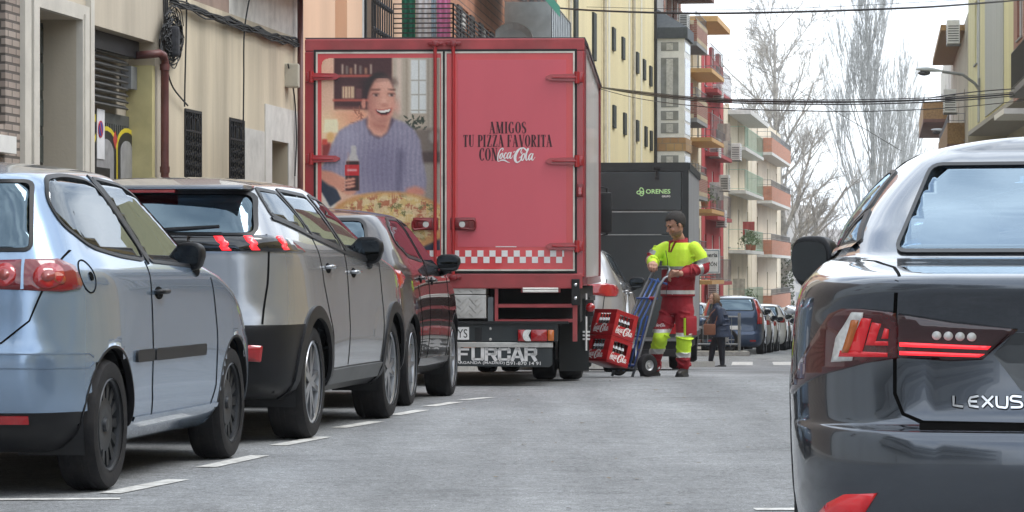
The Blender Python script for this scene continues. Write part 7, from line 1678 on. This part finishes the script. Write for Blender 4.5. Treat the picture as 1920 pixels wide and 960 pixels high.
def hand(mb, wrist, along, grip, palm_n, k=1.0, curl=1.0):
    """palm leaves the wrist along 'along'; fingers lie side by side along 'grip' and curl towards palm_n"""
    along, grip, palm_n = [Vector(v).normalized() for v in (along, grip, palm_n)]
    for j in range(5): cone(mb, wrist, wrist+along*.085*k+grip*(j-2)*.017*k, .022*k, .014*k, 8)
    for j, (l, o) in enumerate(((.070, 1.5), (.080, .5), (.076, -.5), (.060, -1.5))):
        p = wrist+along*.088*k+grip*o*.0215*k; d = along.copy(); L3 = [l*.45, l*.32, l*.28]
        for i, s_ in enumerate(L3):
            a = R(48)*curl; ax = along.cross(palm_n); d = (Matrix.Rotation(a, 3, ax) @ d).normalized(); q = p+d*s_*k; cone(mb, p, q, .0095*k, .0085*k, 8); p = q
    p = wrist+along*.03*k+grip*.030*k; q = p+(grip*.5+along*.7+palm_n*.5).normalized()*.045*k; cone(mb, p, q, .013*k, .011*k, 8); r_ = q+(along*.6+palm_n*.9-grip*.4).normalized()*.035*k; cone(mb, q, r_, .011*k, .009*k, 8)
dR = (haR-elR).normalized(); dL = (haL-elL).normalized()
hand(mb, haR+Vector((0, 0, .01)), Vector((-.05, -.8, -.15)), Vector((-.9, -.1, .1)), (0, -.2, -1), 1.12); hand(mb, haL, Vector((-.9, -.25, .0)), Vector((.1, -.6, .6)), (-.2, .3, -1), 1.12)
body = make(remesh(mb, .0052, 2), 'body', SKIN, man)
for s_ in (-1, 1):
    q = MB(); q.ball(T(.078, s_*.029, .002), .0105); q.build('eye', mat('dark eye', (.02, .015, .012), .2), body, smooth=True)
    q = MB(); q.tube([T(.092, s_*.012, .020), T(.094, s_*.030, .027), T(.078, s_*.050, .022)], [.004, .0055, .003], 6); q.build('eyebrow', HAIRD, body)
# hair: a cap over the skull with sideburns, stubble on jaw and lip
q = MB(); m4 = Matrix.Translation((0, 0, 0))
fr_ = (T(1, 0, 0)-T(0, 0, 0)).normalized(); ur = (T(0, 0, 1)-T(0, 0, 0)).normalized(); lr = (T(0, 1, 0)-T(0, 0, 0)).normalized(); MH = Matrix((fr_, lr, ur)).transposed().to_4x4(); MH.translation = T(0, 0, 0)
bm = bmesh.new(); bmesh.ops.create_icosphere(bm, subdivisions=4, radius=1)
for v in bm.verts: v.co = Vector((v.co.x*.114-.016, v.co.y*.089, v.co.z*.108+.032))
bmesh.ops.delete(bm, geom=[v for v in bm.verts if v.co.z < .062-(.045-v.co.x)*(.0 if v.co.x > .045 else 1.15) and not (abs(v.co.y) > .07 and v.co.x > -.005 and v.co.x < .03 and v.co.z > -.02)], context='VERTS')
for v in bm.verts: v.co *= 1+random.uniform(-.012, .022)
q.bm(bm, mtx=MH); h_ = q.build('hair', HAIRD, man, smooth=True); sm = h_.modifiers.new('s', 'SOLIDIFY'); sm.thickness = .012
q = MB(); STUB = mat('grey stubble', (.22, .13, .10), .8, var=.4, scale=150)
bm = bmesh.new(); bmesh.ops.create_icosphere(bm, subdivisions=4, radius=1)
for v in bm.verts: v.co = Vector((v.co.x*.084+.012, v.co.y*.0735, v.co.z*.093-.036))
bmesh.ops.delete(bm, geom=[v for v in bm.verts if v.co.z > -.052 or (v.co.x < -.01)], context='VERTS'); q.bm(bm, mtx=MH @ Matrix.Scale(1.06, 4)); q.build('stubble', STUB, man, smooth=True)
# jacket
def along(p, a, b): ab = b-a; return (p-a).dot(ab)/ab.dot(ab)
def segd(p, a, b): t = max(0, min(1, along(p, a, b))); return (p-(a+(b-a)*t)).length
mb = MB()
cuffR, cuffL = elR.lerp(haR, .86), elL.lerp(haL, .86)
top = neck+Vector((0, 0, -.045))
torso(mb, [(J(1271, 556, .03), rt_*.190, fw*.155), (J(1271, 540, .03), rt_*.185, fw*.150), (waist, rt_*.182, fw*.145), (J(1273, 512, .03), rt_*.192, fw*.150), (chest, rt_*.200, fw*.145), (J(1275, 468, .03), rt_*.190, fw*.130), (J(1275, 455, .03), rt_*.140, fw*.105), (top, rt_*.10, fw*.09)])
limb(mb, [shR+Vector((.015, 0, -.015)), shR.lerp(elR, .5)+Vector((0, 0, .01)), elR, elR.lerp(cuffR, .5), cuffR], [.066, .067, .062, .057, .048]); limb(mb, [shL+Vector((-.012, 0, -.015)), shL.lerp(elL, .5)+Vector((.01, 0, .01)), elL, elL.lerp(cuffL, .5), cuffL], [.070, .070, .065, .060, .048])
for k in range(9):  # cloth folds
    t = k/8; c = waist+Vector((0, 0, -.06+.16*t)); a = 1.2+2.4*random.random(); mb.tube([c+rt_*.19*math.cos(a+u_*.9)+fw*.150*math.sin(a+u_*.9)+Vector((0, 0, u_*.03)) for u_ in np.linspace(-.5, .5, 6)], .010, 6)
for (s0, s1) in ((shR, elR), (shL, elL), (elR, cuffR), (elL, cuffL)):
    ax = (s1-s0).normalized(); o1 = ax.orthogonal().normalized()
    for t in (.45, .62, .80): c = s0.lerp(s1, t); rr = .080 if s1 in (elR, elL) else .068; mb.tube([c+(o1*math.cos(a)+ax.cross(o1)*math.sin(a))*rr+ax*.02*math.sin(a*2+t*9) for a in np.linspace(0, 4.2, 9)], .009, 5)
zB = J(0, 500).z; zB2 = J(0, 505.5).z; zs1, zs2 = J(0, 544.5).z, J(0, 552).z
def jc(c, n):
    c = Vector(c); dr = min(segd(c, shR, elR), segd(c, elR, cuffR)); dl = min(segd(c, shL, elL), segd(c, elL, cuffL))
    inR = dr < .092 and (c-chest).dot(rt_) > .13; inL = dl < .096 and (c-chest).dot(rt_) < -.13
    if inR or inL:
        a, b_, e_ = (shR, elR, cuffR) if inR else (shL, elL, cuffL)
        if segd(c, a, b_) <= segd(c, b_, e_)+.004:
            t = along(c, a, b_); return 0 if t < .62 else (2 if t < .84 else 1)
        t = along(c, b_, e_); return 2 if .18 < t < .38 else 1
    if c.z > zB: return 0
    if c.z > zB2: return 2
    if zs2 < c.z < zs1: return 3
    return 1
jk = make(remesh(mb, .008, 3), 'jacket', [HIVIS, WRED, REFL, REFW], man, jc)
# collar, zip and inner shirt
q = MB(); cc = neck+Vector((0, 0, -.022))
vs = []
for i in range(19):
    a = R(28+304*i/18); d = fw*math.cos(a)+rt_*math.sin(a)
    back = (1-math.cos(a))/2
    for (rr, zz) in ((.096, -.045), (.089, .030+.012*back), (.079, .034+.012*back), (.079, -.03)): vs.append(cc+d*rr+Vector((0, 0, zz+.02*back-.028)))
q.add(vs, [(4*i+j, 4*i+j+1, 4*i+j+5, 4*i+j+4) for i in range(18) for j in range(3)]); q.build('collar', WRED, jk, smooth=True)
q = MB()
for s_ in (-1, 1): 
    a_ = cc+fw*.088+rt_*s_*.040+Vector((0, 0, -.005)); b_ = cc+fw*.137+rt_*s_*.012+Vector((0, 0, -.115)); q.tube([a_+rt_*s_*.02, a_, b_], [.012, .016, .008], 6)
q.build('lapel', WRED, jk, smooth=True)
q = MB(); q.tube([J(1268, 470, 0)+fw*.150, chest+fw*.168, waist+fw*.158, J(1271, 556, .03)+fw*.17], .0045, 4); q.build('zip', DFRAME, jk)
q = MB(); q.ball(cc+fw*.072+Vector((0, 0, -.062)), .05, sc=(1, 1, 1.1)); q.build('shirt', HIVIS, man, smooth=True)
# trousers
mb = MB(); 
torso(mb, [(J(1271, 553, .03), rt_*.172, fw*.125), (hip, rt_*.180, fw*.140), (J(1270, 588, .04), rt_*.165, fw*.135)])
limb(mb, [hiR+Vector((0, 0, -.02)), hiR.lerp(knR, .5), knR, knR.lerp(anR, .5), anR+Vector((0, 0, .02))], [.104, .090, .078, .072, .062]); limb(mb, [hiL+Vector((0, 0, -.02)), hiL.lerp(knL, .5), knL, knL.lerp(anL, .5), anL+Vector((0, 0, .02))], [.106, .092, .080, .074, .064])
for (a, b_, rr) in ((hiR, knR, .098), (hiL, knL, .1), (knR, anR, .078), (knL, anL, .080)):
    ax = (b_-a).normalized(); o1 = ax.orthogonal().normalized()
    for t in (.12, .30, .55, .76, .92): c = a.lerp(b_, t); a0 = random.uniform(0, 6); mb.tube([c+(o1*math.cos(q_)+ax.cross(o1)*math.sin(q_))*rr+ax*.03*math.sin(q_*1.5) for q_ in np.linspace(a0, a0+3, 8)], .009, 5)
zz_ = [J(0, y).z for y in (617, 624, 654, 664)]
def tc_(c, n):
    zo = (0 if segd(Vector(c), hiR, knR)+segd(Vector(c), knR, anR) < segd(Vector(c), hiL, knL)+segd(Vector(c), knL, anL) else -.035)
    z = c[2]-zo
    if z > zz_[0] or z < zz_[3]: return 0
    return 2 if (z > zz_[1] or z < zz_[2]) else 1
trs = make(remesh(mb, .008, 3), 'trousers', [WRED, HIVIS, REFW], man, tc_)
q = MB(); c = hiL.lerp(knL, .52)-rt_*.105; m5 = face_mtx(c, fw, (0, 0, 1)); q.bbox((-.075, -.10, -.012), (.075, .09, .022), .01, mtx=m5); q.bbox((-.08, .05, .0), (.08, .10, .034), .008, mtx=m5); q.build('cargo_pocket', WRED, trs, auto=40)
q = MB(); q.bbox((.070, -.10, -.0), (.082, .08, .028), .003, mtx=m5); q.build('pocket_piping', HIVIS, trs)
q = MB(); q.add(*script_mesh(face_mtx(J(1229, 612, -.15), (.9, -.3, 0), (0, 0, 1)), .10, 1.3)); q.build('thigh_emblem', WHITEV, trs)
for nm, an in (('shoe', anR), ('shoe', anL)):
    q = MB(); base = Vector((an.x, an.y, 0)); f2 = Vector((-.35, -.93, 0)).normalized() if an is anL else fw
    cone(q, base+Vector((0, 0, .07)), base-f2*.03+Vector((0, 0, .045)), .050, .044); cone(q, base+Vector((0, 0, .055)), base+f2*.11+Vector((0, 0, .040)), .048, .040); cone(q, base+f2*.11+Vector((0, 0, .040)), base+f2*.155+Vector((0, 0, .036)), .042, .034); q.bbox((0, 0, 0), (.01, .01, .01), .001)
    s2 = f2.cross(Vector((0, 0, 1))); q.prism([((-f2*.07+s2*.04).x+base.x, (-f2*.07+s2*.04).y+base.y), ((f2*.15+s2*.045).x+base.x, (f2*.15+s2*.045).y+base.y), ((f2*.19).x+base.x, (f2*.19).y+base.y), ((f2*.15-s2*.045).x+base.x, (f2*.15-s2*.045).y+base.y), ((-f2*.07-s2*.04).x+base.x, (-f2*.07-s2*.04).y+base.y)], .025)
    make(remesh(q, .007, 2), nm, SHOE, man)

# hand truck: lean 16 deg back towards the man
CR = mat('red plastic crate', (.42, .012, .018), .35, coat=.3, var=.08); CR2 = CR
th = R(16); ph = R(38); fH2 = Vector((-math.cos(ph), -math.sin(ph), 0)); sd_ = Vector((-math.sin(ph), math.cos(ph), 0))   # sd_: away to the left
Uv = (Vector((0, 0, 1))*math.cos(th)-fH2*math.sin(th)).normalized(); Fv = (fH2*math.cos(th)+Vector((0, 0, 1))*math.sin(th)).normalized()
DT = 31.2; near_corner = P(1136, 677, DT)          # lowest front corner of the stack
ht = thing('hand_truck', 'blue and grey two-wheeled hand truck tilted back in the hands of the delivery man', 'hand truck', Vector((near_corner.x, near_corner.y, gz(DT))))
OH = ht.location
W_, Dp, H_ = .36, .30, .272                        # crate width along sd_, depth along -Fv, height
C0 = near_corner-OH                                # stack frame: C0 + sd_*a - Fv*b + Uv*c
Q = lambda a, b, c: C0+sd_*a-Fv*b+Uv*c
FR = mat('blue steel tube', (.025, .09, .32), .35, coat=.4, var=.1); FG = mat('grey steel tube', (.20, .21, .23), .35, metal=.6, var=.15)
q = MB(); q.tube([Q(.02, .40, -.06), Q(.02, .43, .2), Q(.02, .46, .6), Q(.02, .49, .93), Q(.02, .54, 1.03), Q(.02, .62, 1.085), Q(.02, .72, 1.10)], .014, 8); q.build('side_rail', FG, ht, smooth=True)
q = MB(); q.tube([Q(.34, .40, -.06), Q(.34, .42, .3), Q(.34, .50, .7), Q(.34, .62, 1.08), Q(.33, .65, 1.15), Q(.28, .66, 1.185), Q(.14, .66, 1.185), Q(.10, .65, 1.15), Q(.09, .62, 1.07)], .014, 8); q.build('side_rail', FG, ht, smooth=True)
for a in (.10, .18, .26):
    q = MB(); q.tube([Q(a, .40, .0), Q(a, .43, .55), Q(a+.01, .60, 1.04)], .010, 8); q.build('upright', FR, ht, smooth=True)
q = MB(); q.tube([Q(.05, .42, .02), Q(.05, .455, .60)], .012, 8); q.build('upright', FR, ht)
for c, bb_ in ((.06, .41), (.38, .445), (.80, .50), (1.04, .605)): q = MB(); q.tube([Q(.02, bb_-.02*(c > 1), c if c < 1 else .98), Q(.34, bb_, c)], .011, 8); q.build('cross_bar', FR if c != .38 else FG, ht)
q = MB(); q.tube([Q(.04, .50, .80), Q(.13, .50, .80)], .018, 8); q.build('red_grip', CR, ht)
m7 = face_mtx(Q(0, .0, 0), sd_, -Fv); q = MB(); q.bbox((.0, .0, -.02), (.36, .40, -.004), .004, mtx=m7) ; q.build('toe_plate', UNDER, ht)
ax_c = Q(.18, .50, .08)
rw = .118; zax = rw
cw_ = Vector((ax_c.x, ax_c.y, zax))
q = MB(); q.tube([cw_-sd_*.22, cw_+sd_*.24], .012, 8)
for a in (.04, .32): q.tube([Q(a, .40, .02), cw_+sd_*(a-.18)], .012, 6); q.tube([Q(a, .42, .24), cw_+sd_*(a-.18)], .010, 6)
q.build('axle', FG, ht)
for a in (-.24, .22):
    m8 = face_mtx(cw_+sd_*a, fH2, (0, 0, 1)); q = MB(); q.lathe([(.052, -.032), (.085, -.040), (.108, -.034), (.118, -.016), (.118, .016), (.108, .034), (.085, .040), (.052, .032)], 28, mtx=m8); wh = q.build('wheel', RUBBER, ht, auto=40)
    q = MB(); q.lathe([(.0001, -.03), (.018, -.034), (.022, -.02), (.040, -.020), (.054, -.034), (.054, .034), (.040, .020), (.022, .02), (.018, .034), (.0001, .03)], 24, mtx=m8); q.build('rim', mat('light grey rim', (.42, .43, .44), .4, metal=.3), wh, auto=40)
# crates with openings and bottles
BOT = mat('dark glass bottle', (.025, .008, .006), .06, coat=.6, var=.2); CAP = mat('silver cap and label', (.80, .82, .85), .35, metal=.0, var=.2, scale=60); CRDK = mat('crate inside', (.05, .006, .008), .7)
for lvl in range(2):
    z_ = lvl*.276
    t_ = thing('drinks_crate', ('lower' if lvl == 0 else 'upper')+' red plastic crate of glass bottles on the hand truck', 'crate', OH+Q(0, 0, z_), 0, 'red bottle crates on the hand truck')
    ML = face_mtx((0, 0, 0), sd_, Uv)     # x along sd_, y up; z = sd x U
    zin = sd_.cross(Uv); sg = 1 if zin.dot(-Fv) > 0 else -1
    def B3(mbx, a0, a1, b0, b1, c0, c1, r=.006): mbx.bbox((a0, c0, sg*b0 if sg > 0 else -b1), (a1, c1, sg*b1 if sg > 0 else -b0), r, mtx=ML)
    q = MB(); w = .014
    wa0, wa1, wc0, wc1 = .09, .29, .122, .232     # opening in the front face
    B3(q, 0, W_, 0, w, 0, wc0); B3(q, 0, W_, 0, w, wc1, H_); B3(q, 0, wa0, 0, w, wc0-.005, wc1+.005); B3(q, wa1, W_, 0, w, wc0-.005, wc1+.005)
    q2a, q2b = .055, .245                          # opening in the side face
    B3(q, 0, w, 0, Dp, 0, wc0-.005); B3(q, 0, w, 0, Dp, wc1-.005, H_); B3(q, 0, w, 0, q2a, wc0-.01, wc1); B3(q, 0, w, q2b, Dp, wc0-.01, wc1)
    B3(q, W_-w, W_, 0, Dp, 0, H_); B3(q, 0, W_, Dp-w, Dp, 0, H_); B3(q, 0, W_, 0, Dp, 0, .012); B3(q, -.003, W_+.003, -.003, w, H_-.014, H_); B3(q, -.003, w, 0, Dp, H_-.014, H_); B3(q, W_-w, W_+.003, 0, Dp, H_-.014, H_)
    q.build('crate_body', CR, t_, auto=40)
    q = MB()
    for a in (.12, .24): B3(q, a-.002, a+.002, .014, Dp-.014, .0, .12, .001)
    for b_ in (.10, .20): B3(q, .014, W_-.014, b_-.002, b_+.002, .0, .12, .001)
    q.build('divider', CRDK, t_)
    lo = MB(); mm = face_mtx(Q(0, 0, 0)-C0+Uv*.036+sd_*.31-Fv*(-.0025), -sd_, Uv); lo.add(*script_mesh(mm, .245, 1.3)); lo.build('front_logo', WHITEV, t_)
    lo = MB(); mm = face_mtx(Uv*.036-Fv*.035-sd_*.0025, -Fv, Uv); lo.add(*script_mesh(mm, .235, 1.3)); lo.build('side_logo', WHITEV, t_)
    ORD = ('first', 'second', 'third', 'fourth', 'fifth'); lv = 'lower' if lvl == 0 else 'upper'
    used = [(.275-.045*i, .038, f'{ORD[i]} dark bottle from the left in the left face opening of the {lv} crate') for i in range(4)]+[(.038, .078+.044*i, f'{ORD[i]} dark bottle from the left in the right face opening of the {lv} crate') for i in range(4)]
    for i, (a, b_, lbb) in enumerate(used):
        bt = thing('glass_bottle', lbb, 'bottle', OH+Q(a, b_, z_+.014+.018), 0, 'bottles seen in the red crates')
        mq = face_mtx((0, 0, 0), sd_, -Fv); nz_ = Vector((mq[0][2], mq[1][2], mq[2][2])); 
        if nz_.dot(Uv) < 0: mq = face_mtx((0, 0, 0), -Fv, sd_)
        q = MB(); q.lathe([(.0, 0), (.018, .0), (.0195, .01), (.018, .05), (.0195, .09), (.0185, .12), (.010, .160), (.009, .196)], 10, mtx=mq); o = q.build('glass', BOT, bt, smooth=True)
        q = MB(); q.lathe([(.0112, .196), (.0112, .206), (.0, .208)], 10, mtx=mq); q.build('cap', CAP, bt, smooth=True); q = MB(); q.lathe([(.0195, .128), (.0125, .158)], 10, mtx=mq); q.build('neck_label', CAP, bt, smooth=True)

# woman walking over the crossing
DX = 67.0; Sx = F/DX; Ow = P(1345, 688, DX); Ow.z = gz(DX)
wm = thing('person', 'woman in a navy coat and dark trousers walking left with a brown shoulder bag', 'person', Ow)
K = lambda px, py, dy=0.0: Vector(((px-960)/Sx-Ow.x, dy, HC+(HY-py)/Sx-Ow.z))
fw2 = Vector((-.97, -.24, 0)).normalized(); r2 = Vector((-.24, .97, 0))
hc = K(1337.5, 560, 0); nk = K(1343, 573, 0); ch = K(1347, 588); wa = K(1350, 606); hp = K(1350, 622)
s1, s2 = K(1346, 581, .17), K(1346, 581, -.17); e1, e2 = K(1345, 600, .22), K(1350, 602, -.22); h1, h2 = K(1334, 611, .2), K(1333, 613, -.2)
l1 = [K(1348, 627, .08), K(1337, 650, .06), K(1333, 676, .06)]; l2 = [K(1351, 627, -.08), K(1353, 655, -.06), K(1354, 682, -.06)]
mb = MB(); T2 = head_shape(mb, hc, fw2, Vector((0, 0, 1)), 1.0); limb(mb, [nk, hc+Vector((.02, 0, -.05))], [.055, .05]); torso(mb, [(hp, r2*.16, fw2*.12), (wa, r2*.13, fw2*.1), (ch, r2*.16, fw2*.11), (nk+Vector((0, 0, -.08)), r2*.12, fw2*.07)])
limb(mb, [s1, e1, h1], [.05, .04, .028]); limb(mb, [s2, e2, h2], [.05, .04, .028]); limb(mb, l1, [.08, .055, .038]); limb(mb, l2, [.08, .055, .038])
hand(mb, h1, (-.6, 0, -.6), (0, 1, 0), (.5, 0, -.6), 1.0, .6); hand(mb, h2, (-.6, 0, -.6), (0, 1, 0), (.5, 0, -.6), 1.0, .6)
bw = make(remesh(mb, .008, 2), 'body', SKIN2, wm)
mb = MB(); torso(mb, [(K(1352, 632), r2*.25, fw2*.24), (hp, r2*.235, fw2*.225), (wa, r2*.21, fw2*.20), (ch, r2*.235, fw2*.20), (K(1346, 579), r2*.20, fw2*.14), (nk+Vector((0, 0, -.01)), r2*.085, fw2*.085)])
limb(mb, [s1, e1, e1.lerp(h1, .85)], [.085, .075, .05]); limb(mb, [s2, e2, e2.lerp(h2, .85)], [.085, .078, .052]); limb(mb, [nk+Vector((0, 0, -.03)), nk+Vector((-.01, 0, .03))], [.085, .075])
for k in range(4): z = (K(0, 590).z-k*.11); mb.tube([Vector((wa.x, wa.y, z))+r2*.235*math.cos(a)+fw2*.215*math.sin(a) for a in np.linspace(0, 6.28, 18)], .008, 5)
make(remesh(mb, .012, 3), 'coat', mat('navy quilted coat', (.018, .030, .062), .6, var=.25, scale=14), wm)
mb = MB(); torso(mb, [(hp, r2*.18, fw2*.14), (K(1350, 630), r2*.18, fw2*.14)]); limb(mb, l1, [.105, .075, .055]); limb(mb, l2, [.105, .078, .055]); make(remesh(mb, .012, 3), 'trousers', mat('dark trousers', (.012, .014, .022), .8, var=.2), wm)
q = MB(); bm = bmesh.new(); bmesh.ops.create_icosphere(bm, subdivisions=3, radius=1)
for v in bm.verts: v.co = Vector((v.co.x*.125-.03, v.co.y*.105, v.co.z*.14-.005))*(1+random.uniform(-.03, .03))
bmesh.ops.delete(bm, geom=[v for v in bm.verts if v.co.x > .045 and v.co.z < .07], context='VERTS')
q.bm(bm, mtx=Matrix((fw2, -r2, Vector((0, 0, 1)))).transposed().to_4x4()); h_ = q.build('hair', HAIRB, wm, smooth=True, loc=hc); h_.modifiers.new('s', 'SOLIDIFY').thickness = .015
for an in (l1[2], l2[2]):
    q = MB(); b0_ = an+Vector((.02, 0, -.075 if an is l2[2] else -.075)); cone(q, b0_+Vector((.03, 0, .02)), b0_+Vector((.0, 0, .04)), .042, .04, 10); cone(q, b0_+Vector((.0, 0, .03)), b0_+Vector((-.18, 0, .0)), .042, .032, 10); make(remesh(q, .012, 2), 'shoe', SHOE, wm)
bag = thing('handbag', 'brown leather shoulder bag hanging at the hip of the walking woman', 'bag', Ow+K(1328, 626, -.28))
q = MB(); q.bbox((-.12, -.05, -.02), (.14, .06, .22), .03); q.build('bag_body', mat('brown leather', (.20, .075, .035), .5, var=.2), bag, auto=40); q = MB(); q.tube([(.12, 0, .2), (.20, .04, .45), (.2, .10, .58)], .010, 6); q.tube([(-.10, 0, .2), (.05, .05, .45), (.18, .10, .58)], .010, 6); q.build('strap', mat('brown leather', (.2, .07, .03)), bag)

# motorcycle parked behind the barriers
mo = thing('motorcycle', 'dark motorcycle parked on the far pavement behind the walking woman', 'motorcycle', Vector(((1318-960)/F*85, 85.2, gz(85)+.12)), R(-8))
for x in (-.68, .68):
    q = MB(); q.lathe([(.21, -.05), (.29, -.06), (.31, 0), (.29, .06), (.21, .05)], 24, mtx=Matrix.Translation((x, 0, .31)) @ Matrix.Rotation(R(90), 4, 'X'), close=True); wh = q.build('wheel', RUBBER, mo, auto=40)
    q = MB(); 
    for k in range(6): a = k*math.pi/3; q.tube([(x, 0, .31), (x+.22*math.cos(a), 0, .31+.22*math.sin(a))], .014, 6)
    q.cyl((x, -.06, .31), (x, .06, .31), .05); q.build('rim', ALLOY, wh)
q = MB(); q.bbox((-.25, -.12, .32), (.30, .12, .62), .06); q.build('engine', UNDER, mo, auto=40)
q = MB(); q.ball((-.12, 0, .82), .2, sc=(1.3, .75, .7), sub=3); q.build('fuel_tank', BLUE if 'BLUE' in globals() else FR, mo, smooth=True)
q = MB(); q.bbox((.05, -.13, .76), (.75, .13, .86), .04); q.build('saddle', SHOE, mo, auto=40)
q = MB(); q.tube([(-.68, .08, .31), (-.42, .08, .95)], .025, 8); q.tube([(-.68, -.08, .31), (-.42, -.08, .95)], .025, 8); q.tube([(.68, .08, .31), (.2, .1, .42)], .03, 8); q.build('fork', ALLOY, mo, smooth=True)
q = MB(); q.tube([(-.32, -.36, 1.05), (-.42, -.2, 1.02), (-.42, .2, 1.02), (-.32, .36, 1.05)], .016, 8); q.build('handlebar', DFRAME, mo, smooth=True); q = MB(); q.ball((-.56, 0, .90), .10, sub=2); q.build('headlight', CLEARL, mo, smooth=True)
# ------------------------------------------------------------------ haze
hm = bpy.data.materials.new('pale haze'); hm.use_nodes = True; hn = hm.node_tree; hn.nodes.clear(); ho = hn.nodes.new('ShaderNodeOutputMaterial'); hv = hn.nodes.new('ShaderNodeVolumePrincipled')
hv.inputs['Color'].default_value = (.93, .95, .98, 1); hv.inputs['Density'].default_value = .00032; hn.links.new(hv.outputs[0], ho.inputs['Volume'])
q = MB(); q.box((-500, -60, -25), (500, 960, 45)); o = q.build('haze', hm); o['kind'] = 'stuff'; o.visible_shadow = True
